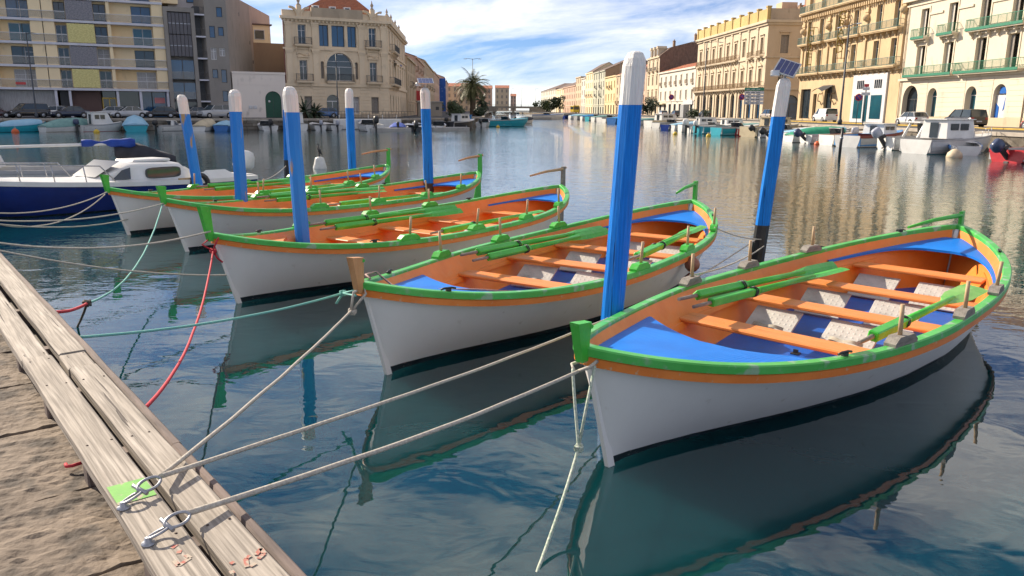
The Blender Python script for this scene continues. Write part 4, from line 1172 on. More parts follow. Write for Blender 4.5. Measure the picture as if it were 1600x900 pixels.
def balcony(parent, x0, x1, z, depth, m_slab, m_rail, frame, brackets=True, h=1.0, green_edge=False):
    """slab on brackets with an iron railing; frame = (origin, rot) of the facade"""
    W = x1 - x0
    b = MB().box(0, W, -depth, -0.001, -0.18, 0.0)
    b.box(0.06, W - 0.06, -depth + 0.08, -0.001, -0.30, -0.181)
    if brackets:
        n = max(2, int(W / 1.5) + 1)
        for i in range(n):
            x = 0.25 + (W - 0.5) * i / (n - 1)
            b.xprism([(x - 0.11, -0.301), (x + 0.11, -0.301), (x + 0.11, -0.62), (x - 0.11, -0.62)], -depth * 0.55, -0.001)
            b.xprism([(x - 0.10, -0.621), (x + 0.10, -0.621), (x + 0.10, -0.95), (x - 0.10, -0.95)], -depth * 0.25, -0.001)
    o = b.build('balcony', m_slab, parent)
    place_local(o, frame, x0, 0, z)
    r = railing(W - 0.06, h, m_rail, ret=depth - 0.1).build('railing', m_rail, o, (0.03, -depth + 0.05, 0.001))
    if green_edge:
        MB().box(-0.01, W + 0.01, -depth - 0.012, -depth + 0.02, -0.19, 0.06).build('edge_strip', m_rail, o)
    return o
def place_local(o, frame, x, y, z):
    (ox, oy), a = frame
    o.location = (ox + math.cos(a) * x - math.sin(a) * y, oy + math.sin(a) * x + math.cos(a) * y, z)
    o.rotation_euler = (0, 0, a)
def facade(parent, frame, W, H, ops, m, T=0.32, surr=None, name='wall', x0=0.0):
    """ops: (xc, z, w, h, style, arch, hood)"""
    mb = MB()
    wall_sheet(mb, W, H, [(o[0] - o[2] / 2, o[1], o[2], o[3], o[5] if len(o) > 5 else False) for o in ops], T, x0)
    wl = mb.build(name, m, parent); place_local(wl, frame, 0, 0, 0)
    for o in ops:
        xc, z, wd, ht, st = o[:5]
        arch = o[5] if len(o) > 5 else False
        fm, gm = win_meshes(wd, ht, st, arch)
        wo_ = link('window' if gm else 'shutter', fm, parent); place_local(wo_, frame, xc, T - 0.07, z)
        if gm: link('pane', gm, wo_)
        hood = o[6] if len(o) > 6 else None
        if hood:
            s_ = link('window_surround', surround(wd, ht, surr or m, hood), parent); place_local(s_, frame, xc, -0.001, z)
    return wl
def body(parent, W, D, H, m, skip_front=True, right_dir=None, skip_right=False, z0=0.0, roof=None):
    """side, back and roof faces; right_dir = direction of the right side if the plot is skewed"""
    rx, ry = right_dir or (0.0, 1.0)
    P = [(0, 0), (W, 0), (W + rx * D, ry * D), (rx * D if right_dir else 0, ry * D)]
    b = MB()
    q = lambda a, c: b.add([(a[0], a[1], z0), (c[0], c[1], z0), (c[0], c[1], H), (a[0], a[1], H)], [(0, 1, 2, 3)])
    if not skip_front: q(P[0], P[1])
    if not skip_right: q(P[1], P[2])
    q(P[2], P[3]); q(P[3], P[0])
    b.add([(x, y, H) for x, y in P], [(0, 1, 2, 3)])
    return b.build('flank_wall', m, parent), P
def bands(parent, frame, W, zs, m, name='cornice', x0=0.0):
    """list of (z0,z1,projection) mouldings"""
    for z0, z1, pr in zs:
        o = MB().box(x0 - pr * 0.7, W + pr * 0.7, -pr, -0.001, z0, z1).build(name, m, parent)
        place_local(o, frame, 0, 0, 0)
def hip_roof(parent, P, z, rise, m, over=0.3, ridge=0.5):
    cx = sum(p[0] for p in P) / 4; cy = sum(p[1] for p in P) / 4
    Q = [(cx + (x - cx) * (1 + over / 8), cy + (y - cy) * (1 + over / 8)) for x, y in P]
    a = ((Q[0][0] + Q[1][0]) / 2, (Q[0][1] + Q[1][1]) / 2); c = ((Q[2][0] + Q[3][0]) / 2, (Q[2][1] + Q[3][1]) / 2)
    r0 = (a[0] + (c[0] - a[0]) * ridge * 0.6, a[1] + (c[1] - a[1]) * ridge * 0.6); r1 = (c[0] + (a[0] - c[0]) * ridge * 0.6, c[1] + (a[1] - c[1]) * ridge * 0.6)
    vs = [(x, y, z) for x, y in Q] + [(r0[0], r0[1], z + rise), (r1[0], r1[1], z + rise)]
    b = MB().add(vs, [(0, 1, 4), (1, 2, 5, 4), (2, 3, 5), (3, 0, 4, 5), (3, 2, 1, 0)])
    return b.build('roof', m, parent)
def gable_roof(parent, W, D, z, rise, m, wallm, along_x=True, over=0.25):
    """ridge parallel to the facade; gable walls at both ends"""
    b = MB()
    b.add([(-over, -over, z), (W + over, -over, z), (W + over, D / 2, z + rise), (-over, D / 2, z + rise), (-over, D + over, z), (W + over, D + over, z)], [(0, 1, 2, 3), (3, 2, 5, 4)])
    b.add([(-over, -over, z - 0.12), (W + over, -over, z - 0.12), (W + over, -over, z), (-over, -over, z)], [(0, 1, 2, 3)])
    r = b.build('roof', m, parent)
    for x in (0, W):
        MB().add([(x, 0, z - 0.05), (x, D, z - 0.05), (x, D / 2, z + rise - 0.05)], [(0, 1, 2)]).build('gable', wallm, parent)
    return r
def chimney(parent, x, y, z, h=1.4, m=None):
    b = MB().box(x - 0.45, x + 0.45, y - 0.3, y + 0.3, z, z + h).box(x - 0.52, x + 0.52, y - 0.37, y + 0.37, z + h + 0.001, z + h + 0.12)
    for k in (-0.22, 0.22):
        b.tube([(x + k, y, z + h + 0.1), (x + k, y, z + h + 0.5)], 0.11, 8)
    return b.build('chimney', m or BROWN, parent)

# ---------------------------------------------------------------- land
CU = Vector((-0.065, 1, 0)).normalized()              # along the canal, away
U2 = Vector((0.883, 0.469, 0)).normalized()           # along the left basin quay
V2 = Vector((-U2.y, U2.x, 0))
Q0 = Vector((-51.56, 91.33, 0))
F0 = Q0 + V2 * 15.0
def land(name, poly, lab=None):
    mb = MB()
    n = len(poly)
    mb.add([(x, y, ZQ) for x, y in poly], [tuple(range(n))], 0)
    o = mb.build(name, ASPH); setp(o, kind='structure')
    return o
LQ = [tuple((Q0 + U2 * s)[:2]) for s in (-110, 38.5)] + [(-8.5, 128), (-5.5, 150), (-8.5, 250), (-12, 400), (-16, 530), (-16, 1200)]
land('street_left', LQ + [(-600, 1200), (-600, 20)])
RE = lambda Y: 38.5 - 0.065 * Y
RQ = [(RE(Y), Y) for Y in (1200, 530, 400, 300, 200, 150, 120, 100, 80, 60, 40, -40)]
land('street_right', RQ + [(600, -40), (600, 1200)])
def quay_edge(pts, name, blk=2.6, maxd=175, qm=None):
    """coping stones and wall below along a polyline, water on its right-hand side when walking along pts"""
    q = bpy.data.objects.new(name, None); COL.objects.link(q); setp(q, kind='structure')
    b = MB()
    for (x0, y0), (x1, y1) in zip(pts, pts[1:]):
        b.add([(x0, y0, -1.5), (x1, y1, -1.5), (x1, y1, ZQ - 0.22), (x0, y0, ZQ - 0.22)], [(0, 1, 2, 3), (3, 2, 1, 0)])
    b.build('quay_face', qm or QSTONE, q)
    far = MB(); nf = 0
    for (x0, y0), (x1, y1) in zip(pts, pts[1:]):
        a, c = Vector((x0, y0, 0)), Vector((x1, y1, 0)); d = c - a; Ls = d.length; d.normalize()
        nrm = Vector((d.y, -d.x, 0))
        n = max(1, int(Ls / blk))
        for i in range(n):
            p = a + d * (Ls * (i + 0.5) / n); hl = Ls / n / 2 - 0.015
            if abs(p.x) > 75 and p.y < 60 or p.y > maxd or p.x < -75:
                continue
            m_ = MB().box(-hl, hl, -0.30, 0.30, ZQ - 0.22, ZQ + 0.05 + rnd.uniform(0, 0.02), bev=0.02)
            o = m_.build('coping_stone', QTOP, q, (p.x - nrm.x * 0.2, p.y - nrm.y * 0.2, 0), (0, 0, math.atan2(d.y, d.x)))
    return q
block_joints(QSTONE, math.atan2(U2.y, U2.x), 1.3, 0.42)
quay_edge(LQ[:7], 'quay_wall_left')
quay_edge(RQ[1:], 'quay_wall_right', qm=mat('right_quay_blocks', (0.40, 0.35, 0.29), (0.28, 0.24, 0.19), rough=0.9, scale=0.9, bump=0.03, bscale=2.4, c3=(0.14, 0.12, 0.09), s3=0.8, t3=(0.52, 0.75), detail=9))
# kerb and yellow line along the right-hand street
k = thing('kerb_line', 'low stone kerb with a worn yellow line beside the right-hand road', 'kerb')
for Y in range(62, 150, 6):
    a = Vector((46.3 - 0.065 * Y, Y, ZQ)); 
    MB().box(0, 5.96, -0.11, 0.11, 0.0, 0.14, bev=0.02).build('kerb_stone', YLINE if Y < 120 else QTOP, k, a, (0, 0, math.atan2(1, -0.065)))

# ---------------------------------------------------------------- left bank: apartment block
UA = math.atan2(U2.y, U2.x)
def lb(s, y=0.0):
    p = F0 + U2 * s + V2 * y
    return (p.x, p.y, ZQ)
PATY = mat('yellow_pattern_panel', (0.72, 0.64, 0.28), (0.56, 0.49, 0.19), rough=0.7, scale=5, stretch=(1, 1, 2), lo=0.46, hi=0.54)
PATG = mat('grey_pattern_panel', (0.17, 0.17, 0.20), (0.27, 0.26, 0.28), rough=0.7, scale=5, stretch=(1, 1, 2), lo=0.46, hi=0.54)
LOGG = stone('loggia_ochre', (0.86, 0.64, 0.36), 0.93)
GARAGE = mat('brown_garage', (0.13, 0.07, 0.055), (0.10, 0.055, 0.045), rough=0.6, scale=2, stretch=(6, 1, 0.3))
YDOOR = mat('yellow_door_frame', (0.60, 0.40, 0.07), (0.5, 0.33, 0.06), rough=0.5, scale=4)
RAILG = mat('railing_glass', (0.42, 0.40, 0.36), (0.36, 0.34, 0.31), rough=0.15, scale=0.6)
def clear_glass(m, f):
    t_ = m.node_tree; b = t_.nodes['Principled BSDF']; o = t_.nodes['Material Output']
    tr = t_.nodes.new('ShaderNodeBsdfTransparent'); mx = t_.nodes.new('ShaderNodeMixShader'); mx.inputs[0].default_value = f
    t_.links.new(b.outputs[0], mx.inputs[1]); t_.links.new(tr.outputs[0], mx.inputs[2]); t_.links.new(mx.outputs[0], o.inputs['Surface'])
clear_glass(RAILG, 0.78)
ap = thing('apartment_block', 'cream apartment block with long grey balconies and yellow patterned panels', 'building', lb(0), UA)
AX0, AX1 = -15.4, 12.8
FL = [3.45 + 2.83 * i for i in range(7)]
fr0 = ((0, 0), 0.0)
for i, z in enumerate(FL):
    MB().box(AX0, AX1 + 0.02, -0.05, 1.3, z, z + 0.30).build('balcony_slab', LILAC, ap)
for i, z in enumerate(FL[:-1]):
    zf, h = z + 0.30, 2.53
    ops = []
    for off in (0.0, -14.2):
        for (a, c, st, sill) in ((-3.75, -1.3, ('tealglass', 'tealglass', 'curtain', 'curtain', 'blueglass', 'tealglass')[(i + 2) % 6], 0.05), (0.0, 1.25, ('dark', 'tealglass', 'tealglass', 'sash', 'sash', 'sash')[(i + 3) % 6], 0.05), (4.5, 5.95, ('sash', 'curtain', 'dark', 'dark', 'sash', 'dark')[i], 0.05), (9.0, 11.4, ('curtain', 'dark', 'tealglass', 'blueglass', 'blueglass', 'dark')[i], 0.05)):
            if a + off > AX0 + 0.2:
                ops.append(((a + c) / 2 + off - AX0, zf + sill, c - a, 2.2, st))
    f = MB()
    wall_sheet(f, AX1 - AX0, zf + h, [(o[0] - o[2] / 2, o[1], o[2], o[3]) for o in ops], 0.2, 0, zf)
    f.build('wall', CREAM if i % 2 else LOGG, ap, (AX0, 1.25, 0))
    for xc, zz, wd, ht, st in ops:
        fm, gm = win_meshes(wd, ht, st)
        wo_ = link('window', fm, ap, (AX0 + xc, 1.25 + 0.13, zz))
        if gm: link('pane', gm, wo_)
    for off in (0.0, -14.2):
        for a, c in ((-7.4, -6.7), (-1.3, -0.05), (6.0, 6.4), (11.45, 12.8)):
            if a + off >= AX0 - 0.01:
                MB().box(a + off, c + off, 0.12, 1.249, zf + 0.001, zf + h - 0.001).build('pier', CREAM, ap)
    pa = MB().box(1.32, 4.45, 0.0, 0.10, zf + 0.06, zf + h - 0.12, bev=0.02).build('patterned_panel', PATY if i % 2 == 0 else PATG, ap)
    for k2 in range(3):
        MB().box(1.5 + k2 * 1.15, 2.3 + k2 * 1.15, 0.02, 0.08, zf + h - 0.115, zf + h - 0.005).build('panel_fixing', FRAMED, pa)
    for a, c in ((AX0, 1.28), (4.5, AX1)):
        MB().box(a, c, 0.03, 0.05, zf + 0.12, zf + 0.92).build('railing_glass', RAILG, ap)
        MB().box(a, c, 0.0, 0.07, zf + 0.95, zf + 1.02).build('handrail', FRAMEW, ap)
# ground floor
for x0, x1, m_, nm in ((-15.2, -8.0, GLASS, 'shop_window'), (-7.3, -1.0, CURT, 'shop_window'), (-0.4, 0.6, FRAMED, 'doorway'), (1.0, 4.4, GARAGE, 'garage_door'), (6.6, 9.0, GLASS, 'shop_window'), (9.3, 10.6, GLASSB, 'shop_window'), (10.7, 12.7, GLASSB, 'shop_window')):
    MB().box(x0, x1, 1.4, 1.48, 0.05, 3.40).build(nm, m_, ap)
yd = MB().box(4.5, 4.62, 1.3, 1.42, 0.05, 2.6).box(5.3, 5.42, 1.3, 1.42, 0.05, 2.6).box(6.1, 6.22, 1.3, 1.42, 0.05, 2.6).box(4.62, 5.3, 1.3, 1.42, 2.4, 2.6).box(5.42, 6.1, 1.3, 1.42, 2.4, 2.6).build('entrance_frame', YDOOR, ap)
MB().box(4.6, 6.15, 1.43, 1.48, 0.05, 3.40).build('pane', GLASS, yd)
for x in (-8.0, -7.65, -0.95, 0.65, 6.25, 9.05, 12.45):
    MB().box(x, x + 0.3, 0.1, 1.39, 0.0, 3.449).build('pillar', LILAC, ap)
body(ap, AX1 - AX0, 14, FL[-1] + 0.1, CREAM, skip_front=True)[0].location = (AX0, 1.3, 0)
MB().box(AX1 - 2.3, AX1 + 2.2, 1.6, 9, 15.2, 21.5).build('stair_tower', CREAM, ap)
def sign_panel(mb_name, parent, loc, w_, h_, m_, text=None, tm=None, size=0.5, rot=(0, 0, 0)):
    o = MB().box(-w_ / 2, w_ / 2, -0.03, 0.0, 0, h_).build(mb_name, m_, parent, loc, rot)
    if text:
        lettering(text, size, tm, o, (0, -0.032, h_ / 2))
    return o
def lettering(text, size, m_, parent, loc, rot=(R(90), 0, 0), extrude=0.006, align='CENTER'):
    cu = bpy.data.curves.new('lettering', 'FONT')
    cu.body = text; cu.size = size; cu.extrude = extrude
    cu.align_x = align; cu.align_y = 'CENTER'; cu.resolution_u = 2
    tmp = bpy.data.objects.new('tmp', cu)
    me = bpy.data.meshes.new_from_object(tmp)
    bpy.data.objects.remove(tmp); bpy.data.curves.remove(cu)
    me.materials.clear(); me.materials.append(m_)
    o = link('lettering', me, parent, loc, rot)
    return o
REDS = mat('red_sign', (0.55, 0.05, 0.05), (0.48, 0.04, 0.04), rough=0.5, scale=3)
sign_panel('sign_board', ap, (11.6, 1.36, 1.9), 1.3, 0.75, mat('pink_sign', (0.62, 0.22, 0.22), (0.55, 0.18, 0.18), rough=0.5))
MB().box(-5.1, -4.0, -0.02, 0.0, FL[0] + 0.62, FL[0] + 0.92).build('banner', REDS, ap)
# grey modern building
gb = thing('grey_modern_building', 'dark grey modern building with slatted screens and blue windows', 'building', lb(12.83), UA)
GSLAT = mat('grey_slats', (0.13, 0.125, 0.14), (0.10, 0.095, 0.105), rough=0.6, scale=2, stretch=(1, 1, 8))
MB().box(0, 0.5, -0.2, 8, 0, 14.6).box(3.45, 3.95, -0.2, 8, 0, 14.6).box(0.5, 3.45, -0.2, 8, 14.0, 14.6).box(0.5, 3.45, 1.0, 8, 0, 13.99).build('concrete_frame', CONC, gb)
for k2 in range(6):
    x = 0.55 + k2 * 0.485
    for z0, z1 in ((8.2, 11.0), (11.1, 13.9)):
        s_ = MB().box(x, x + 0.44, -0.02, 0.06, z0, z1, bev=0.02).build('slatted_screen', GSLAT, gb)
        MB().box(x + 0.05, x + 0.39, -0.03, -0.021, (z0 + z1) / 2 - 0.03, (z0 + z1) / 2 + 0.03).build('rail', ALU, s_)
for z0, z1 in ((5.2, 7.7), (2.5, 4.7)):
    w_ = MB().box(0.52, 3.43, 0.2, 0.28, z0 - 0.12, z0).box(0.52, 3.43, 0.2, 0.28, z1, z1 + 0.12).box(1.9, 2.0, 0.2, 0.28, z0, z1).build('window', FRAMED, gb)
    MB().box(0.52, 3.43, 0.24, 0.27, z0, z1).build('pane', GLASSB, w_)
    MB().box(0.52, 3.43, 0.0, 0.03, z0, z0 + 1.0).build('railing_glass', RAILG, gb)
w_ = MB().box(0.52, 3.43, 0.3, 0.36, 2.1, 2.35).build('window', FRAMED, gb); MB().box(0.52, 3.43, 0.32, 0.35, 0.1, 2.1).build('pane', GLASS, w_)
for z in (2.1, 5.0, 7.9, 10.8, 13.7):
    bl = MB().box(3.96, 5.25, -0.1, 1.2, z, z + 0.2).build('balcony', LILAC, gb)
    railing(1.25, 0.95, IRON).build('railing', IRON, bl, (3.98, -0.05, z + 0.2))
MB().box(3.96, 5.25, 1.3, 8, 0, 15).build('recess_wall', FRAMED, gb)
tw_dir = Vector((-0.09, 1, 0)).normalized()
ta = math.atan2(tw_dir.y, tw_dir.x) - UA
T0 = 5.27; TW = 2.85
facade(gb, ((T0, -0.15), 0), TW, 17.0, [(0.85, 10.8, 0.75, 1.6, 'blueglass'), (2.0, 11.1, 0.75, 1.2, 'blueglass'), (0.85, 7.9, 0.75, 1.6, 'curtain'), (2.0, 8.4, 0.75, 1.1, 'curtain'), (0.85, 5.4, 0.75, 1.2, 'blueglass'), (2.0, 4.8, 0.75, 1.8, 'blueglass'), (2.0, 2.2, 0.75, 1.5, 'blueglass'), (1.95, 13.6, 0.8, 1.3, 'blueglass')], CONC, T=0.2)
rd = (math.cos(ta), math.sin(ta))
pts = [(T0 + TW, -0.15), (T0 + TW + rd[0] * 14, -0.15 + rd[1] * 14), (T0 + TW + rd[0] * 29, -0.15 + rd[1] * 29)]
for a, c, m_ in ((pts[0], pts[1], CONC), (pts[1], pts[2], CONCW)):
    MB().add([(a[0], a[1], 0), (c[0], c[1], 0), (c[0], c[1], 17.0), (a[0], a[1], 17.0)], [(0, 1, 2, 3)]).build('flank_wall', m_, gb)
MB().add([(T0, -0.15, 17), (pts[0][0], pts[0][1], 17), (pts[2][0], pts[2][1], 17), (T0 - 8, 26, 17)], [(0, 1, 2, 3)]).build('roof', CONCW, gb)
MB().add([(T0, -0.15, 0), (T0, -0.15, 17), (T0 - 8, 26, 17), (T0 - 8, 26, 0)], [(0, 1, 2, 3)]).build('flank_wall', CONC, gb)
for (f_, z) in ((0.25, 14.6), (0.45, 11.0), (0.5, 8.2), (0.6, 5.6)):
    a = Vector((pts[0][0], pts[0][1], z)).lerp(Vector((pts[2][0], pts[2][1], z)), f_)
    MB().box(-0.25, 0.25, -0.01, 0.3, 0, 0.5).build('vent', FRAMED, gb, a, (0, 0, ta))
ph = MB().box(1.0, 5.6, 3.0, 10, 14.61, 20.5).build('penthouse', stone('lilac_render', (0.50, 0.46, 0.46), 0.92), gb)
w_ = MB().box(3.4, 5.3, 2.93, 2.99, 15.6, 17.8).build('window', FRAMED, ph); MB().box(3.5, 5.2, 2.91, 2.928, 15.7, 17.7).build('pane', GLASSB, w_)
# low white building with green arched door
lw = thing('low_white_building', 'low off-white wall building with a green arched door', 'building', lb(21.15, -0.3), UA)
DOORG = mat('green_door', (0.015, 0.09, 0.05), (0.012, 0.07, 0.04), rough=0.5, scale=3)
mb = MB(); wall_sheet(mb, 7.35, 6.25, [(4.35, 0.0, 2.3, 3.75, True)], 0.3); mb.build('wall', OFFW, lw)
body(lw, 7.35, 7, 6.25, OFFW)
bands(lw, fr0, 7.35, [(6.1, 6.4, 0.08), (4.62, 4.68, 0.03)], OFFW, 'coping')
n = 10
d_ = MB(); d_.xprism([(4.36, 0.01), (6.64, 0.01)] + [(5.5 + 1.14 * math.cos(math.pi * k2 / n), 2.6 + 1.14 * math.sin(math.pi * k2 / n)) for k2 in range(n + 1)], 0.2, 0.28)
dd = d_.build('door', DOORG, lw)
MB().box(5.48, 5.52, 0.18, 0.199, 0.02, 3.7).build('centre_post', FRAMED, dd)
MB().lathe([(0, 0), (0.16, 0), (0.16, 0.03), (0, 0.03)], 12).build('notice', FRAMEW, dd, (4.95, 0.19, 2.3), (R(90), 0, 0))
for x in (0.55, 2.0, 2.65):
    MB().box(x, x + 0.5, -0.08, -0.001, 1.25, 1.7, bev=0.02).build('meter_box', FRAMEW, lw)
bk = thing('brown_back_house', 'brown plastered house with a roof terrace behind the low white wall', 'building', lb(26.2, 14), UA)
MB().box(0, 5.5, 0, 8, 0, 11.5).build('wall', BROWN, bk)
MB().box(0.3, 3.4, 0.3, 6, 11.5, 14.2).build('terrace_room', CREAM, bk)
w_ = MB().box(1.0, 2.6, 0.22, 0.29, 12.0, 13.5).build('window', FRAMEW, bk); MB().box(1.1, 2.5, 0.20, 0.219, 12.1, 13.4).build('pane', GLASS, w_)
MB().box(0.1, 3.8, 0.0, 6.3, 14.201, 14.4).build('roof', ROOFD, bk)

# ---------------------------------------------------------------- left bank: mansion
MW = 15.8
mn = thing('stone_mansion', 'ornate limestone mansion with curved pediments, central arch and red tiled roof', 'building', lb(28.6), UA)
cdir = Vector((-0.062, 1, 0)).normalized()
ca = math.atan2(cdir.y, cdir.x) - UA
ops = [(3.2, 0.6, 1.15, 2.5, 'shutter', False, 'sill'), (6.9, 0.0, 1.9, 3.4, 'french', True), (10.4, 0.6, 1.2, 2.5, 'curtain', False, 'sill'), (13.5, 0.6, 1.2, 2.5, 'shutter', False, 'sill'),
       (2.75, 5.45, 1.15, 2.8, 'french', False, 'flat'), (8.15, 5.45, 4.0, 4.0, 'french', True), (5.55, 5.7, 0.5, 2.5, 'shutter', True), (10.75, 5.7, 0.5, 2.5, 'shutter', True), (13.4, 5.45, 1.15, 2.8, 'french', False, 'flat'),
       (2.75, 10.55, 1.15, 2.7, 'french', False, 'sill'), (5.95, 10.35, 1.4, 3.0, 'blueglass'), (8.1, 10.35, 1.95, 3.0, 'blueglass'), (10.2, 10.35, 1.35, 3.0, 'blueglass'), (13.4, 10.55, 1.15, 2.7, 'french', False, 'sill')]
facade(mn, fr0, MW, 14.2, ops, MANS, T=0.4)
SL = 37.0
so_ = []
for i in range(7):
    x = 2.6 + i * 5.2
    so_ += [(x, 0.3, 1.5, 3.3, 'dark', True), (x, 5.45, 1.2, 2.9, 'sash', False, 'flat'), (x, 10.5, 1.2, 2.7, 'sash', False, 'sill')]
sf = ((MW, 0), ca)
facade(mn, sf, SL, 14.2, so_, MANS, T=0.4, name='side_wall')
bt_, P = body(mn, MW, SL, 14.2, MANSD, right_dir=(math.cos(ca), math.sin(ca)), skip_right=True)
for f_, W_ in ((fr0, MW), (sf, SL)):
    bands(mn, f_, W_, [(4.55, 4.95, 0.22), (9.75, 10.0, 0.18), (13.75, 13.95, 0.2), (13.951, 14.35, 0.55)], MANS)
    bands(mn, f_, W_, [(0, 0.55, 0.12)], MANSD, 'plinth')
    for k2 in range(7):
        b_ = MB().box(0.01, W_ - 0.01, -0.05, -0.002, 0.75 + k2 * 0.52, 1.17 + k2 * 0.52)
    n_ = int(W_ / 0.55)
    dn = MB()
    for k2 in range(n_):
        dn.box(0.1 + k2 * W_ / n_, 0.34 + k2 * W_ / n_, -0.34, -0.201, 13.62, 13.949)
    o_ = dn.build('dentils', MANS, mn); place_local(o_, f_, 0, 0, 0); setp(o_, kind='stuff')
# rusticated ground-floor courses between the openings
for (x0, x1) in ((0.1, 2.45), (3.95, 5.85), (7.95, 9.6), (11.2, 12.7), (14.3, 15.7)):
    for k2 in range(8):
        MB().box(x0, x1, -0.06, -0.001, 0.62 + k2 * 0.49, 1.05 + k2 * 0.49, bev=0.02).build('rusticated_course', MANS, mn)
# pilasters
for x in (0.75, 4.6, 11.6, 15.1):
    for z0, z1 in ((4.96, 9.74), (10.01, 13.6)):
        p_ = MB().box(x - 0.42, x + 0.42, -0.16, -0.001, z0, z1 - 0.5).box(x - 0.52, x + 0.52, -0.22, -0.001, z1 - 0.499, z1 - 0.25).box(x - 0.6, x + 0.6, -0.28, -0.001, z1 - 0.249, z1).box(x - 0.5, x + 0.5, -0.2, -0.161, z0, z0 + 0.4)
        p_.build('pilaster', MANS, mn)
# arch moulding over the loggia and colonnettes
am = MB(); n = 14
rings = []
for k2 in range(n + 1):
    a = math.pi * k2 / n
    rings.append([(8.15 - r_ * math.cos(a), y_, 7.45 + r_ * math.sin(a)) for r_, y_ in ((2.0, -0.14), (2.4, -0.14), (2.4, 0.0), (2.0, 0.0))])
am.loft(rings, closed=True, smooth=False, caps=True); am.build('arch_moulding', MANS, mn)
for x in (5.95, 10.35):
    MB().tube([(x, -0.12, 5.2), (x, -0.12, 7.3)], 0.17, 10).build('colonnette', MANS, mn)
for x in (2.75, 13.4):
    balcony(mn, x - 1.25, x + 1.25, 5.3, 0.8, MANS, IRON, fr0, True, 1.0)
    balcony(mn, x - 1.25, x + 1.25, 10.45, 0.8, MANS, IRON, fr0, True, 1.0)
    # carved panel below the upper balcony
    cp_ = MB()
    for k2 in range(9):
        a = k2 * 0.7
        cp_.tube([(x - 0.9 + k2 * 0.22, -0.05, 8.95 + 0.25 * math.sin(a)), (x - 0.75 + k2 * 0.2, -0.12, 9.2 + 0.2 * math.cos(a))], 0.09, 6)
    cp_.build('carved_ornament', MANS, mn)
balcony(mn, 6.05, 10.25, 5.3, 0.5, MANS, IRON, fr0, False, 1.1)
balcony(mn, 0.6, 14.5, 5.2, 0.9, MANS, IRON, sf, True, 1.0)
balcony(mn, 3.0, 12.0, 10.3, 0.9, MANS, IRON, sf, True, 1.0)
aw = MB(); aw.add([(9.4, -0.02, 9.3), (13.4, -0.02, 9.3), (13.4, -1.1, 8.6), (9.4, -1.1, 8.6), (13.4, -1.1, 8.35), (9.4, -1.1, 8.35)], [(0, 1, 2, 3), (3, 2, 4, 5)])
o_ = aw.build('awning', mat('blue_awning', (0.03, 0.05, 0.25), (0.025, 0.04, 0.2), rough=0.8), mn); place_local(o_, sf, 0, 0, 0)
# parapet, curved broken pediments, finials
MB().box(4.2, 11.9, -0.3, 0.2, 14.36, 15.7).build('parapet', MANSD, mn)
MB().box(0.0, 4.19, -0.1, 0.2, 14.36, 15.2).build('parapet', MANS, mn)
MB().box(11.91, MW, -0.1, 0.2, 14.36, 15.2).build('parapet', MANS, mn)
o_ = MB().box(0.3, SL, -0.2, 0.25, 14.36, 15.3).build('parapet', MANS, mn); place_local(o_, sf, 0, 0, 0)
for xc in (2.4, 13.4):
    for s in (-1, 1):
        rings = []
        for k2 in range(9):
            a = R(100) * k2 / 8
            cx_, cz_ = xc + s * 1.25, 14.36
            x = cx_ - s * 1.15 * math.cos(a) ; z = cz_ + 1.35 * math.sin(a)
            x2 = cx_ - s * 0.85 * math.cos(a); z2 = cz_ + 1.05 * math.sin(a)
            rings.append([(x, -0.55, z), (x, 0.0, z), (x2, 0.0, z2), (x2, -0.45, z2)])
        MB().loft(rings, closed=True, smooth=False, caps=True).build('curved_pediment', MANS, mn)
    MB().box(xc - 0.35, xc + 0.35, -0.45, 0.1, 14.36, 15.9).build('pediment_block', MANS, mn)
    MB().lathe([(0.26, 0), (0.30, 0.12), (0.12, 0.25), (0.22, 0.5), (0.26, 0.65), (0.1, 0.9), (0.06, 1.2), (0.0, 1.35)], 12, (xc, -0.15, 15.9)).build('finial', MANSD, mn)
for d_ in (0.8, 8.0, 16.0, 24.0):
    MB().lathe([(0.24, 0), (0.28, 0.1), (0.1, 0.25), (0.2, 0.5), (0.08, 0.85), (0, 1.1)], 10).build('finial', MANSD, mn, (MW + math.cos(ca) * d_ - 0.1, math.sin(ca) * d_, 15.3))
hip_roof(mn, P, 14.4, 5.2, TILE, over=-0.6, ridge=0.28)
for x, y in ((5.6, 3.4), (8.2, 3.6), (10.4, 3.4), (13.2, 4.6)):
    d_ = MB().box(x - 0.5, x + 0.5, y - 0.9, y + 0.6, 14.9, 16.35).build('dormer', FRAMEW, mn)
    MB().box(x - 0.32, x + 0.32, y - 0.93, y - 0.901, 15.6, 16.2).build('pane', GLASS, d_)
chimney(mn, 12.2, 7.5, 15.0, 3.0, MANSD)
chimney(mn, 14.6, 16, 14.4, 2.4, REDS)
dp = MB().tube([(0.05, -0.1, 0), (0.05, -0.1, 14.0)], 0.07, 6).build('downpipe', mat('maroon_pipe', (0.17, 0.03, 0.03), None, rough=0.5), mn)

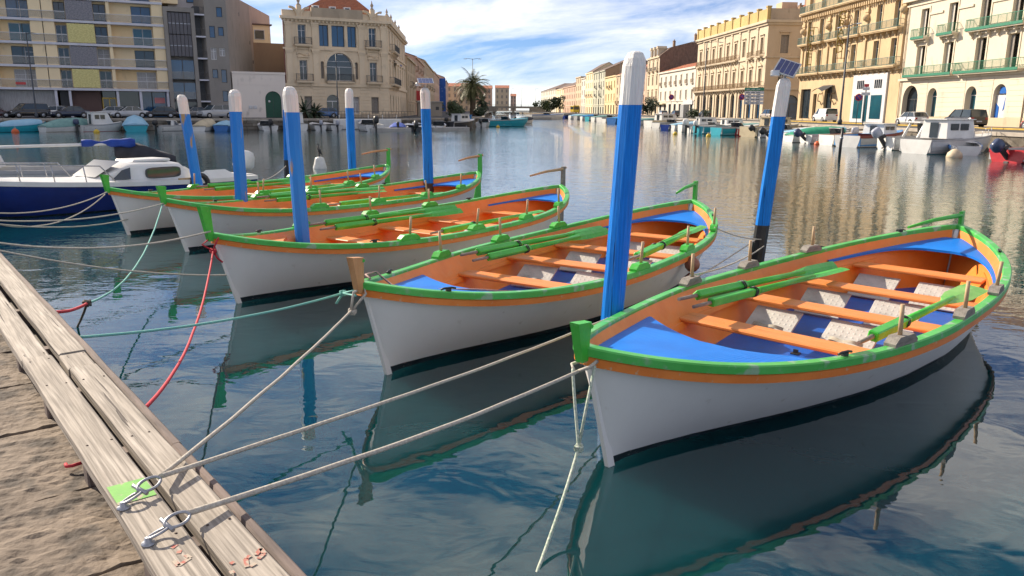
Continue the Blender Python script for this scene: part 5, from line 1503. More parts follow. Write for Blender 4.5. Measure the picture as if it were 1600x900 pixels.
# ---------------------------------------------------------------- rows along the canal
def row_house(name, label, Y0, Y1, H, m, side, cols, rows, style='shutter', hood='sill', roof=('flat', None, 0), D=13, win=(1.05, 2.1), ground='dark', end_m=None, balc=None, off=0.0, endwin=None):
    """house facing the canal between Y0 and Y1; side = 'R' or 'L'; H above the street"""
    if side == 'R':
        o = Vector((55.5 - 0.065 * Y1 + off, Y1, ZQ)); c = Vector((55.5 - 0.065 * Y0 + off, Y0, ZQ))
    else:
        o = Vector((-11.3 - 0.062 * Y0 + off, Y0, ZQ)); c = Vector((-11.3 - 0.062 * Y1 + off, Y1, ZQ))
    W = (c - o).length; a = math.atan2(c.y - o.y, c.x - o.x)
    t = thing(name, label, 'building', o, a)
    ops = []; fh = H / rows
    for r_ in range(rows):
        for k2 in range(cols):
            x = W * (k2 + 0.5) / cols
            if r_ == 0:
                ops.append((x, 0.05, min(W / cols * 0.62, 2.2), min(fh * 0.78, 3.2), ground))
            else:
                ops.append((x, r_ * fh + 0.35, win[0], min(win[1], fh * 0.72), style if rnd.random() < 0.62 else rnd.choice(('sash', 'french', 'wshutter', 'curtain')), False, hood))
    facade(t, fr0, W, H, ops, m, T=0.28)
    b_, P = body(t, W, D, H, end_m or m)
    bands(t, fr0, W, [(H - 0.35, H + 0.05, 0.35), (fh - 0.15, fh + 0.08, 0.15)], m)
    if roof[0] == 'gable': gable_roof(t, W, D, H + 0.06, roof[2], roof[1], end_m or m)
    elif roof[0] == 'hip': hip_roof(t, P, H + 0.06, roof[2], roof[1], ridge=0.6)
    if balc:
        for r_ in balc[0]:
            for k2 in balc[1]:
                x = W * (k2 + 0.5) / cols
                balcony(t, x - 1.1, x + 1.1, r_ * fh + 0.25, 0.7, m, balc[2], fr0, False, 0.95)
    return t, W, fh
# right bank, far to near
rh = row_house
t, W, fh = rh('corner_house', 'far white corner house with a brown hipped roof at the end of the right bank', 470, 558, 13.4, WHITEW, 'R', 9, 4, 'shutter', None, ('hip', ROOFD, 4.5), D=30, win=(2.2, 2.3), balc=([2], [4, 5], IRON), end_m=WHITEW)
rh('narrow_house', 'narrow cream house with a brown roof beside the far white corner house', 436, 469.5, 12.6, CREAM, 'R', 4, 4, 'shutter', None, ('gable', ROOFD, 3.2), win=(1.8, 2.0))
rh('long_house', 'long peach terrace with many shuttered windows near the far end of the right bank', 390, 435.5, 13.0, PINK, 'R', 7, 4, 'shutter', None, ('gable', ROOFD, 3.0), win=(1.7, 2.0))
rh('tall_narrow_house', 'narrow sand-coloured house with a flat top next to the peach terrace', 372, 389.5, 16.5, SAND, 'R', 3, 5, 'shutter', None, win=(1.6, 2.1))
rh('white_narrow_house', 'thin white house squeezed between sand and cream facades', 359, 371.5, 15.4, WHITEW, 'R', 2, 4, 'dark', None, ('gable', ROOFD, 3.0), win=(1.6, 2.1))
rh('cream_tall_house', 'tall cream house with balconies beside the grey-green one', 339, 358.5, 17.0, CREAM, 'R', 4, 5, 'shutter', None, ('gable', ROOFD, 4.0), win=(1.4, 2.2), balc=([2], [0, 1, 2, 3], IRON))
rh('gabled_green_house', 'grey-green house with a broad bare brown gable end above the yellow house', 311, 338.5, 16.4, GREENW, 'R', 5, 5, 'shutter', None, ('gable', ROOFD, 5.2), D=24, win=(1.4, 2.2), end_m=BROWN, balc=([2, 3], [1, 3], IRON))
rh('yellow_house', 'bright yellow house beside the yellow bus', 289, 310.5, 13.6, YELLOW, 'R', 4, 3, 'wshutter', 'sill', win=(1.3, 2.4), D=8, balc=([2], [1, 2], IRON))
rh('cream_house', 'cream house right of the bright yellow one, partly behind the big post', 266, 288.5, 13.4, SAND, 'R', 4, 4, 'wshutter', 'sill', ('gable', TILE, 2.4), win=(1.2, 2.1), D=11, balc=([1], [0, 1, 2, 3], IRONB))
rh('peach_house', 'peach house hidden mostly behind the big blue and white post', 241.5, 265.5, 14.0, PINK, 'R', 4, 4, 'shutter', 'sill', ('gable', TILE, 2.4), win=(1.2, 2.1))
t, W, fh = rh('dormer_house', 'tall narrow stone house with dormers and a bare rubble gable end', 226.5, 241, 16.2, OCHRE, 'R', 3, 4, 'wshutter', 'flat', D=24, end_m=BRICKM, win=(1.2, 2.4), balc=([1, 3], [0, 1, 2], IRON))
MB().add([(W + 0.02, -0.0, 16.2), (W + 0.02, 24, 16.2), (W + 0.02, 21, 18.4), (W + 0.02, 12.5, 21.0), (W + 0.02, 3, 18.6)], [(0, 1, 2, 3, 4)]).build('gable', BRICKM, t)
MB().add([(0, 0, 16.26), (W, 0, 16.26), (W, 3, 18.6), (0, 3, 18.6), (W, 12.5, 21.0), (0, 12.5, 21.0), (W, 24, 16.3), (0, 24, 16.3)], [(0, 1, 2, 3), (3, 2, 4, 5), (5, 4, 6, 7)]).build('roof', ROOFD, t)
for x in (3.2, 7.0, 11.0):
    d_ = MB().box(x - 0.8, x + 0.8, 0.1, 2.6, 16.3, 18.4).xprism([(x - 1.0, 18.401), (x + 1.0, 18.401), (x + 0.5, 19.1), (x - 0.5, 19.1)], -0.1, 2.6).build('dormer', OCHRE, t)
    MB().box(x - 0.4, x + 0.4, 0.07, 0.099, 16.6, 18.1).build('pane', GLASS, d_)
chimney(t, W - 0.7, 10, 20.4, 1.6); chimney(t, W - 0.7, 4, 18.6, 1.6)
t, W, fh = rh('white_shop_house', 'white house with small iron balconies and a low red tiled roof', 191, 226, 11.6, WHITEW, 'R', 7, 3, 'wshutter', 'sill', ('gable', TILE, 2.0), win=(1.15, 2.2), D=12)
for k2 in range(7):
    x = W * (k2 + 0.5) / 7
    balcony(t, x - 0.8, x + 0.8, 2 * fh + 0.25, 0.4, WHITEW, IRONB, fr0, False, 0.9)
MB().box(0.3, 8.2, -0.9, -0.02, 3.0, 3.3).build('awning', mat('cream_awning', (0.6, 0.5, 0.3), None, rough=0.8), t)
MB().box(W - 9, W - 1, -0.25, -0.02, 2.9, 3.9).build('fascia', FRAMEW, t)

# classical block with arcade
cb = thing('classical_block', 'long golden classical block with arched ground floor and ochre parapet', 'building', (55.5 - 0.065 * 190.5, 190.5, ZQ), math.atan2(-1, 0.065))
W = 42.9
xs = [2.6 + 4.72 * k2 for k2 in range(9)]
BLUES = mat('blue_shop_front', (0.015, 0.09, 0.38), (0.03, 0.16, 0.5), rough=0.3, scale=1.5)
ops = []
for k2, x in enumerate(xs):
    ops.append((x, 0.05, 2.3, 4.9, 'dark' if k2 < 6 else 'blueglass', True))
    ops.append((x, 6.1, 1.35, 3.0, 'sash' if k2 in (1, 4, 7) else 'shutter', False, 'ped'))
    ops.append((x, 11.7, 1.3, 2.9, 'shutter', False, 'flat'))
facade(cb, fr0, W, 17.4, ops, OCHRE, T=0.45)
ef = ((W, 0), R(90))
eo = [(3.2, 5.9, 1.5, 3.3, 'sash', False, 'ped'), (8.2, 5.9, 1.5, 3.3, 'sash', False, 'ped'), (13.0, 5.9, 1.5, 3.3, 'sash', False, 'ped'), (3.2, 11.7, 1.5, 3.2, 'shutter', False, 'flat'), (8.2, 11.7, 1.5, 3.2, 'shutter', False, 'flat'), (13.0, 11.7, 1.5, 3.2, 'shutter', False, 'flat'), (5.2, 0.05, 3.2, 4.3, 'blueglass', True), (11.5, 0.05, 3.2, 4.3, 'blueglass', True)]
facade(cb, ef, 16, 17.4, eo, SAND, T=0.4, name='end_wall')
body(cb, W, 16, 17.4, SAND, skip_right=True)
for f_, w_ in ((fr0, W), (ef, 16)):
    bands(cb, f_, w_, [(5.25, 5.55, 0.25), (10.9, 11.15, 0.22), (16.6, 17.0, 0.3), (17.001, 17.45, 0.6)], OCHRE)
balcony(cb, 0.3, 26.5, 5.75, 0.9, OCHRE, IRONB, fr0, True, 1.0)
balcony(cb, 27.0, W - 0.5, 5.75, 0.9, OCHRE, IRONB, fr0, True, 1.0)
balcony(cb, 5.0, 28.5, 11.3, 0.8, OCHRE, IRONB, fr0, True, 1.0)
for x in (2.6, 35.6, 40.3):
    balcony(cb, x - 1.1, x + 1.1, 11.3, 0.7, OCHRE, IRONB, fr0, True, 1.0)
MB().box(0, W, -0.25, 0.2, 17.46, 19.4).build('parapet', PARAP, cb)
MB().box(W - 0.3, W + 0.2, 0.21, 16, 17.46, 19.4).build('parapet', MANSD, cb)
for k2 in range(10):
    x = 0.3 + (W - 0.6) * k2 / 9
    MB().box(x - 0.35, x + 0.35, -0.4, 0.3, 17.47, 19.6).box(x - 0.42, x + 0.42, -0.47, 0.37, 19.601, 19.85).build('parapet_pier', PARAP, cb)
for x in (4.96 + 4.72 * k2 for k2 in range(8)):
    for z0, z1 in ((5.56, 10.89), (11.16, 16.59)):
        MB().box(x - 0.35, x + 0.35, -0.14, -0.001, z0, z1 - 0.4).box(x - 0.45, x + 0.45, -0.2, -0.001, z1 - 0.399, z1).build('pilaster', OCHRE, cb)
    MB().box(x - 0.4, x + 0.4, -0.2, -0.001, 0.0, 5.2).build('pier', OCHRE, cb)
chimney(cb, W - 1, 6, 17.4, 2.6); chimney(cb, 10, 6, 17.4, 2.4); chimney(cb, 26, 6, 17.4, 2.6)
bx = thing('rooftop_house', 'small house with a red tiled roof showing above the classical block', 'building', (52, 168, ZQ), math.atan2(-1, 0.065))
MB().box(0, 12, 0, 9, 0, 19.6).build('wall', SAND, bx); gable_roof(bx, 12, 9, 19.6, 2.2, TILE, SAND); chimney(bx, 9, 4, 20.5, 2.2)
MB().box(4, 7, -0.1, 3, 20.2, 22.2).build('roof_terrace', SAND, bx)

# grand hotel
ht_ = thing('hotel_building', 'golden ornate hotel with green shutters, iron balconies and vertical hotel sign', 'building', (55.5 - 0.065 * 132.4, 132.4, ZQ), math.atan2(-1, 0.065))
W = 30.3
hx = [2.3, 6.6, 11.8, 17.4, 23.6, 28.0]
ops = []
for k2, x in enumerate(hx):
    for z in (7.45, 12.05, 16.75, 21.2):
        ops.append((x, z, 1.35, 3.2 if z < 16 else 2.9, 'french', False, 'flat' if z == 12.05 else 'sill'))
ops += [(2.8, 0.3, 3.6, 4.6, 'dark'), (10.8, 0.05, 2.6, 5.3, 'dark', True), (6.3, 0.3, 1.2, 3.8, 'dark')]
facade(ht_, fr0, W, 25.2, ops, HOTELST, T=0.45)
body(ht_, W, 15, 25.2, HOTELST)
bands(ht_, fr0, W, [(6.7, 7.0, 0.3), (16.0, 16.25, 0.35), (16.251, 16.6, 0.75), (24.6, 25.3, 0.8)], HOTELST)
cb_ = MB()
for k2 in range(50):
    cb_.box(0.15 + k2 * 0.605, 0.42 + k2 * 0.605, -0.62, -0.351, 15.55, 15.999)
setp(cb_.build('corbels', HOTELST, ht_), kind='stuff')
for x0, x1, z in ((0.2, 8.4, 7.25), (8.9, 20.3, 7.25), (20.6, 30.1, 7.25), (0.2, 4.0, 11.85), (4.7, 8.6, 11.85), (9.8, 20.0, 11.85), (20.8, 30.0, 11.85), (0.2, 30.1, 16.61), (0.2, 30.1, 21.0)):
    balcony(ht_, x0, x1, z, 1.0, HOTELST, IRONT, fr0, z < 16, 1.0)
for x in (9.2, 20.5, 29.8, 0.4, 14.6):
    MB().box(x - 0.38, x + 0.38, -0.2, -0.001, 7.01, 15.5).box(x - 0.5, x + 0.5, -0.3, -0.001, 14.6, 15.0).build('pilaster', HOTELST, ht_)
    MB().lathe([(0, -0.5), (0.45, -0.35), (0.6, 0), (0.45, 0.35), (0, 0.5)], 10).build('carved_ornament', HOTELST, ht_, (x, -0.15, 13.9))
# half-open green shutters in the hotel windows
GSH = mat('green_shutter_leaf', (0.05, 0.22, 0.16), (0.035, 0.17, 0.12), rough=0.5, scale=4)
for x in hx:
    for z in (7.45, 12.05):
        MB().box(x + 0.1, x + 0.62, 0.2, 0.25, z + 0.1, z + 2.2).build('shutter_leaf', GSH, ht_)
# white shop front in the hotel ground floor
sh_ = MB().box(18.6, 27.6, -0.22, -0.001, 0.0, 6.4).build('shop_front', FRAMEW, ht_)
for x0, x1, z0, z1 in ((19.4, 21.8, 0.5, 3.6), (22.2, 23.2, 0.1, 3.6), (24.0, 26.8, 0.5, 3.6)):
    MB().box(x0, x1, -0.26, -0.221, z0, z1).build('shop_window', GLASST, sh_)
for k2 in range(4):
    for x0 in (19.9, 24.6):
        MB().box(x0 + k2 * 0.5, x0 + 0.32 + k2 * 0.5, -0.26, -0.221, 4.5, 5.6).build('transom_light', GLASS, sh_)
# glass canopy over the hotel entrance
cn = MB(); n = 8
cn.loft([[(9.0 + 3.6 * k2 / n, -0.1, 5.3), (9.0 + 3.6 * k2 / n, -1.9, 4.3 + 0.5 * math.sin(math.pi * k2 / n))] for k2 in range(n + 1)], smooth=False)
cn.build('entrance_canopy', IRON, ht_)
for x in (8.8, 13.0):
    sb = [(x, -0.05 - 0.6 * math.sin(a * 0.55), 2.4 + a * 0.35 + 0.25 * math.sin(a * 2)) for a in [k2 * 0.45 for k2 in range(15)]]
    MB().tube(sb, 0.07, 6).build('scroll_bracket', IRONB, ht_)
GOLD = mat('gold_letters', (0.36, 0.27, 0.05), (0.28, 0.2, 0.04), rough=0.45, scale=4)
for x, word, ztop in ((5.0, 'HOTEL', 13.6), (15.0, 'GRAND', 14.8)):
    fr_ = MB().box(x - 0.05, x + 0.05, -1.5, -1.40, ztop - 6.0, ztop + 0.6).box(x - 0.05, x + 0.05, -0.62, -0.52, ztop - 6.0, ztop + 0.6)
    for z in (ztop - 5.9, ztop - 3, ztop + 0.5):
        fr_.box(x - 0.04, x + 0.04, -1.39, -0.001, z, z + 0.08)
    f_ = fr_.build('sign_frame', IRONB, ht_)
    for k2, chh in enumerate(word):
        lettering(chh, 1.55, GOLD, f_, (x + 0.14, -1.0, ztop - 0.05 - k2 * 1.15), (R(90), 0, R(90)), 0.03)

# pale stucco building at the right
pb = thing('pale_stucco_building', 'pale cream stucco building with green railings and arched ground floor at the right', 'building', (55.5 - 0.065 * 102.0, 102.0, ZQ), math.atan2(-1, 0.065))
W = 42.0
px_ = [3.9, 9.4, 15.1, 20.1, 26.0, 31.5, 37.0]
ops = []
for x in px_:
    ops += [(x, 5.9, 1.7, 3.3, 'dark', False, 'flat'), (x, 10.35, 1.6, 3.1, 'dark', False, 'sill')]
ops += [(2.6, 0.02, 3.3, 4.6, 'dark', True), (7.2, 0.5, 1.9, 3.7, 'tealglass', True), (14.4, 0.5, 1.9, 3.7, 'tealglass', True), (19.1, 0.3, 2.0, 4.0, 'curtain', True), (26.0, 0.5, 1.9, 3.7, 'tealglass', True), (32.0, 0.5, 1.9, 3.7, 'tealglass', True)]
facade(pb, fr0, W, 15.0, ops, PALE, T=0.7)
body(pb, W, 14, 15.0, PALE)
bands(pb, fr0, W, [(5.2, 5.45, 0.25), (14.0, 14.2, 0.15), (14.55, 15.1, 0.6)], PALE)
bands(pb, fr0, W, [(0.0, 0.9, 0.06)], SAND, 'plinth')
MB().box(-0.2, W, 0.5, 6, 15.1, 17.2).build('attic', BRICKM, pb)
for x0, x1 in ((1.8, 11.5), (12.0, 22.4), (23.6, 34.0)):
    balcony(pb, x0, x1, 5.75, 0.9, PALE, IRONG, fr0, False, 1.0, True)
for x0, x1 in ((2.6, 5.4), (7.9, 10.9), (13.2, 22.2), (24.4, 33.0)):
    balcony(pb, x0, x1, 10.15, 0.9, PALE, IRONG, fr0, True, 1.0, True)
for k2, x in enumerate(px_):
    MB().box(x - 0.78, x - 0.30, 0.28, 0.34, 5.95, 9.1).build('shutter_leaf', SHUTW if k2 < 2 else SHUT, pb)
    MB().box(x - 0.74, x - 0.28, 0.28, 0.34, 10.4, 13.35).build('shutter_leaf', SHUTW if k2 < 2 else SHUT, pb)
    MB().box(x + 1.0, x + 3.6, -0.14, -0.001, 12.6, 12.85).build('moulding', PALE, pb)
    MB().box(x - 1.2, x + 1.4, -0.14, -0.001, 14.21, 14.45).build('moulding', PALE, pb)
for k2 in range(8):
    for x0, x1 in ((4.4, 6.1), (8.3, 13.3), (15.5, 17.9), (20.3, 24.9)):
        MB().box(x0, x1, -0.03, -0.001, 0.95 + k2 * 0.53, 1.44 + k2 * 0.53, bev=0.012).build('stucco_course', PALE, pb)
for x in (0.4, 22.9):
    MB().tube([(x, -0.1, 0), (x, -0.1, 14.5)], 0.06, 6).build('downpipe', SAND, pb)
bn = MB().xprism([(18.2, 0.9), (20.0, 0.9), (20.0, 3.2), (18.2, 3.2)], 0.36, 0.42).build('poster_panel', FRAMEW, pb)
MB().xprism([(18.2, 0.9), (18.75, 0.9), (18.75, 2.0), (18.2, 2.4)], 0.33, 0.359).xprism([(19.35, 1.6), (20.0, 2.2), (20.0, 3.2), (19.55, 2.9)], 0.33, 0.359).build('blue_print', BLUES, bn)
MB().box(18.6, 19.6, 0.33, 0.359, 3.35, 4.0).build('blue_print', BLUES, bn)

# left bank along the canal
rh('grey_shuttered_house', 'cream canal house directly right of the limestone mansion', 163, 190, 11.6, SAND, 'L', 5, 4, 'shutter', 'sill', ('gable', TILE, 2.2), balc=([2], [1, 3], IRON))
t, W, fh = rh('red_awning_house', 'pinkish canal house with a red and grey sign', 190.5, 232, 13.4, PINK, 'L', 7, 4, 'shutter', 'sill', ('gable', TILE, 2.2), balc=([2, 3], [0, 2, 4], IRONB))
MB().box(2, 6, -1.2, -0.02, 3.4, 5.6).build('sign_board', REDS, t)
rh('long_cream_terrace', 'long sand-coloured terrace on the left bank behind the flat panel post', 232.5, 311, 15.0, SAND, 'L', 12, 4, 'shutter', 'sill', ('gable', TILE, 2.4), win=(1.3, 2.3), balc=([2], [1, 4, 7, 10], IRON))
rh('far_left_terrace', 'distant beige terrace on the left bank just left of the blue scaffold', 311.5, 400, 15.4, PINK, 'L', 12, 4, 'shutter', None, ('gable', TILE, 2.4), win=(1.5, 2.3))
rh('distant_terrace', 'distant terrace right of the blue scaffold on the left bank', 404, 520, 17.0, PINK, 'L', 12, 4, 'shutter', None, ('gable', TILE, 2.4), win=(2.0, 2.6), off=1.5)
BLUET = mat('blue_tarpaulin', (0.02, 0.12, 0.48), (0.015, 0.09, 0.38), rough=0.7, scale=0.4, c3=(0.3, 0.4, 0.6), s3=0.5, t3=(0.62, 0.66))
sc_ = thing('wrapped_scaffold', 'tall scaffold wrapped in bright blue sheeting on the left bank', 'scaffold', (-33.6, 380, ZQ), 0)
MB().box(-1.6, 1.7, -0.8, 0.8, 0.2, 15.4, bev=0.1).build('sheeting', BLUET, sc_)
for x in (-1.65, 1.75):
    MB().tube([(x, -0.9, 0), (x, -0.9, 15.8)], 0.06, 6).build('pole', STEEL, sc_)
for i, (x0, x1, Y, H, m_, lab) in enumerate(((-44, -29, 530, 16, SAND, 'distant sand-coloured house seen left of the big palm crown'), (-28.5, -15, 560, 15.5, PINK, 'distant pinkish house directly behind the big palm'), (-14.5, -3.5, 640, 18, SAND, 'distant sand house with a tiled roof just right of the big palm'), (-2.5, 2.5, 720, 13, PINK, 'last small house on the left bank beside the bridge'))):
    t = thing('distant_house', lab, 'building', (x0, Y, ZQ), 0)
    W_ = x1 - x0
    nc = max(2, int(W_ / 3.2))
    facade(t, fr0, W_, H, [(W_ * (k2 + .5) / nc, 1.0 + r_ * H / 4, 1.3, 2.3, 'shutter') for k2 in range(nc) for r_ in range(4)], m_)
    _, P = body(t, W_, 14, H, m_)
    gable_roof(t, W_, 14, H + 0.05, 2.2, TILE, m_)
# bridge closing the view
br = thing('road_bridge', 'low dark road bridge crossing the far end of the canal', 'bridge', (0, 505, 0))
BRST = stone('bridge_concrete', (0.30, 0.27, 0.22), 0.8)
MB().box(-24, 24, -4, 4, 3.5, 4.6).build('deck', BRST, br)
for x in (-12, 0, 11):
    MB().box(x - 0.8, x + 0.8, -3.5, 3.5, -2, 3.499).build('pier', BRST, br)
railing(48, 1.1, IRON, sp=0.6, thick=0.05).build('parapet_railing', IRON, br, (-24, -3.8, 4.6))
for x in (-24, 10.5):
    MB().box(x, x + 13.5, -4.2, 4.2, 1.2, 3.49).build('abutment', BRST, br)

# ---------------------------------------------------------------- small craft
GEL = mat('white_gelcoat', (0.74, 0.73, 0.70), (0.64, 0.63, 0.60), rough=0.35, scale=1.5, c3=(0.45, 0.42, 0.36), s3=2.5, t3=(0.66, 0.85))
GELG = mat('grey_gelcoat', (0.42, 0.42, 0.42), (0.34, 0.34, 0.34), rough=0.4, scale=1.5)
BEIGE = mat('beige_gelcoat', (0.56, 0.47, 0.31), (0.46, 0.38, 0.25), rough=0.45, scale=1.5)
NAVY = mat('navy_hull', (0.008, 0.03, 0.20), (0.006, 0.02, 0.14), rough=0.22, scale=1.5, coat=0.3)
TEALH = mat('turquoise_hull', (0.02, 0.36, 0.45), (0.02, 0.30, 0.39), rough=0.4, scale=1.5)
MIDB = mat('mid_blue_hull', (0.03, 0.16, 0.46), (0.025, 0.13, 0.38), rough=0.4, scale=1.5)
REDH = mat('red_hull', (0.50, 0.03, 0.035), (0.40, 0.02, 0.03), rough=0.35, scale=1.5)
BLKH = mat('black_hull', (0.015, 0.016, 0.02), (0.03, 0.03, 0.035), rough=0.35, scale=2)
TARPG = mat('green_tarp', (0.02, 0.30, 0.16), (0.015, 0.22, 0.12), rough=0.7, scale=3, bump=0.02, bscale=4)
TARPT = mat('grey_green_tarp', (0.20, 0.36, 0.33), (0.13, 0.26, 0.25), rough=0.7, scale=2, bump=0.02, bscale=4)
TARPB = mat('blue_tarp', (0.03, 0.25, 0.55), (0.02, 0.18, 0.45), rough=0.7, scale=2, bump=0.02, bscale=4)
TARPLB = mat('pale_blue_tarp', (0.32, 0.52, 0.66), (0.22, 0.45, 0.62), rough=0.7, scale=1.2, bump=0.02, bscale=4)
TARPK = mat('black_tarp', (0.015, 0.017, 0.025), (0.03, 0.03, 0.04), rough=0.75, scale=3, bump=0.03, bscale=3)
SAILB = mat('blue_sail_cover', (0.012, 0.06, 0.36), (0.008, 0.04, 0.24), rough=0.75, scale=3, bump=0.03, bscale=4)
REDB = mat('red_brown_trim', (0.26, 0.05, 0.03), (0.20, 0.04, 0.025), rough=0.5, scale=3)
MOTG = mat('grey_outboard', (0.42, 0.44, 0.50), (0.34, 0.36, 0.42), rough=0.3, scale=3)
MOTN = mat('navy_outboard', (0.05, 0.07, 0.14), (0.035, 0.05, 0.1), rough=0.3, scale=3)
SMOKE = mat('boat_window', (0.05, 0.06, 0.07), (0.03, 0.04, 0.05), rough=0.1, scale=1, spec=0.7)
WOODB = mat('varnished_wood', (0.34, 0.18, 0.08), (0.26, 0.13, 0.05), rough=0.4, scale=3, stretch=(1, 5, 5))

def craft_hull(Lh, B, fb, rise=0.35, full=2.3, deadrise=0.25):
    """transom-sterned hull, stern at x=0, bow at x=Lh, waterline z=0"""
    R_ = []
    n = 22
    for i in range(n + 1):
        u = i / n
        b = B / 2 * (0.92 + 0.08 * min(1, u * 4)) * (1 - max(0, (u - 0.35) / 0.65) ** full) ** 0.8
        zs = fb + rise * u ** 2
        x = Lh * u
        r = [(x, b, zs), (x - 0.0, b * 0.985, zs - 0.10), (x - Lh * 0.02 * u ** 4, b * 0.93, zs * 0.5), (x - Lh * 0.09 * u ** 5, b * 0.80, 0.03), (x - Lh * 0.11 * u ** 5, b * 0.6, -0.18), (x - Lh * 0.13 * u ** 5, 0.0, -0.18 - deadrise)]
        R_.append(r)
    return R_
def add_outboard(t, x, y, z, m, tilt=0.0, s=1.0):
    e = bpy.data.objects.new('outboard_motor', None)
    mb = MB()
    mb.loft([[(-0.32 * s * k, -0.17 * s * w_, z_ * s), (0.20 * s * k, -0.17 * s * w_, z_ * s), (0.26 * s * k, 0, z_ * s), (0.20 * s * k, 0.17 * s * w_, z_ * s), (-0.32 * s * k, 0.17 * s * w_, z_ * s), (-0.38 * s * k, 0, z_ * s)] for k, w_, z_ in ((0.75, 0.8, 0.22), (1.0, 1.0, 0.34), (1.0, 1.0, 0.60), (0.85, 0.9, 0.74), (0.45, 0.5, 0.80))], closed=True, caps=True)
    o = mb.build('outboard_motor', m, t, (x - 0.28 * s, y, z), (0, tilt, 0))
    lg = MB().box(-0.12 * s, 0.10 * s, -0.06 * s, 0.06 * s, -0.75 * s, 0.219 * s).box(-0.25 * s, 0.16 * s, -0.13 * s, 0.13 * s, -0.55 * s, -0.52 * s)
    lg.tube([(-0.22 * s, 0, -0.70 * s), (0.14 * s, 0, -0.70 * s)], [0.07 * s, 0.05 * s], 8)
    lg.box(0.10 * s, 0.30 * s, -0.09 * s, 0.09 * s, -0.05 * s, 0.16 * s)
    lg.build('leg', BLACK, o)
    return o
def craft(label, loc, ang, Lh=5.2, B=2.0, fb=0.55, hull=GEL, stripe=None, deck=None, cabin=None, tarp=None, motor=None, mscale=1.0, mtilt=0.0, screen=False, console=False, hardtop=False, rim=None, cat='motorboat', name='moored_boat', group='small boats moored along the banks', bottom=None, rail=False):
    t = thing(name, label, cat, loc, ang, group)
    rg = craft_hull(Lh, B, fb)
    mb = MB()
    full = [r + [(a, -b, c) for a, b, c in r[-2::-1]] for r in rg]
    n = len(full[0])
    top = [[r[0], r[1], r[2]] for r in full]; low = [r[2:n - 2] for r in full]
    mb.loft([r[0:3] for r in full], mi=0); mb.loft([r[n - 3:] for r in full], mi=0); mb.loft([r[2:4] for r in full], mi=0); mb.loft([r[n - 4:n - 2] for r in full], mi=0)
    mb.loft([r[3:n - 3] for r in full], mi=1)
    mb.f.append(tuple(len(mb.v) + i for i in range(n))); mb.v += full[0]; mb.mi.append(0); mb.sm.append(False)
    mb.build('hull', [hull, bottom or BOOT], t)
    # rubbing strake / stripe
    for s in (1, -1):
        st = MB(); st.loft([[(r[0][0], s * (r[0][1] + 0.015), r[0][2] + 0.02), (r[0][0], s * (r[0][1] + 0.02), r[0][2] - 0.10 * (2.0 if stripe else 1)), (r[0][0], s * (r[0][1] - 0.04), r[0][2] - 0.10), (r[0][0], s * (r[0][1] - 0.04), r[0][2] + 0.02)] for r in rg[:-1]], closed=True, smooth=False, caps=True)
        st.build('rubbing_strake', stripe or rim or GELG, t)
    # deck with an open cockpit aft
    ck = 0.0 if tarp else (0.55 if not cabin else 0.40)
    dk = MB()
    i0 = int(len(rg) * ck)
    dk.loft([[(r[0][0], r[0][1] - 0.02, r[0][2] + 0.005), (r[0][0], 0, r[0][2] + 0.07), (r[0][0], -r[0][1] + 0.02, r[0][2] + 0.005)] for r in rg[i0:]], smooth=True)
    dk.build('deck', deck or GEL, t)
    if not tarp:
        ins = MB()
        xs_ = rg[:i0 + 1]
        ins.loft([[(r[0][0], r[0][1] - 0.02, r[0][2]), (r[0][0], r[0][1] - 0.16, r[0][2]), (r[0][0], r[0][1] - 0.18, 0.12), (r[0][0], -r[0][1] + 0.18, 0.12), (r[0][0], -r[0][1] + 0.16, r[0][2]), (r[0][0], -r[0][1] + 0.02, r[0][2])] for r in xs_], smooth=False)
        ins.box(0.02, 0.14, -rg[0][0][1] + 0.02, rg[0][0][1] - 0.02, 0.121, fb - 0.06)
        ins.build('cockpit', GELG if deck is None else deck, t)
        for k_ in (0.18, 0.38):
            bx_ = rg[int(len(rg) * k_)][0]
            if bx_[0] < rg[i0][0][0] - 0.3:
                MB().box(bx_[0], bx_[0] + 0.32, -bx_[1] + 0.17, bx_[1] - 0.17, 0.30, 0.36, bev=0.015).build('bench', WOODB if rim else GEL, t)
    if cabin:
        c0, c1, ch, cm = cabin
        x0, x1 = Lh * c0, Lh * c1
        bb = B * 0.38
        z0 = fb + 0.06
        cb2 = MB()
        cb2.loft([[(x0, -bb, z0), (x0, bb, z0), (x0 + 0.06, bb * 0.9, z0 + ch), (x0 + 0.06, -bb * 0.9, z0 + ch)], [(x1 - 0.1 - ch * 0.35, -bb * 0.95, z0), (x1 - 0.1 - ch * 0.35, bb * 0.95, z0), (x1 - ch * 0.55, bb * 0.85, z0 + ch), (x1 - ch * 0.55, -bb * 0.85, z0 + ch)], [(x1, -bb * 0.7, z0), (x1, bb * 0.7, z0), (x1 - ch * 0.5, bb * 0.75, z0 + ch * 0.97), (x1 - ch * 0.5, -bb * 0.75, z0 + ch * 0.97)]], closed=True, smooth=False, caps=True)
        co = cb2.build('cabin', cm, t)
        for s in (1, -1):
            for a, c in ((0.14, 0.42), (0.5, 0.78)):
                xa, xc = x0 + (x1 - x0 - ch * .5) * a, x0 + (x1 - x0 - ch * .5) * c
                MB().box(xa, xc, s * bb * 0.955 - 0.02, s * bb * 0.955 + 0.02, z0 + ch * 0.45, z0 + ch * 0.80).build('window', SMOKE, co)
        MB().add([(x1 - 0.03, -bb * 0.6, z0 + ch * 0.2), (x1 - 0.03, bb * 0.6, z0 + ch * 0.2), (x1 - ch * 0.42, bb * 0.62, z0 + ch * 0.85), (x1 - ch * 0.42, -bb * 0.62, z0 + ch * 0.85)], [(0, 1, 2, 3)]).build('windscreen', SMOKE, co).location = (0.025, 0, 0)
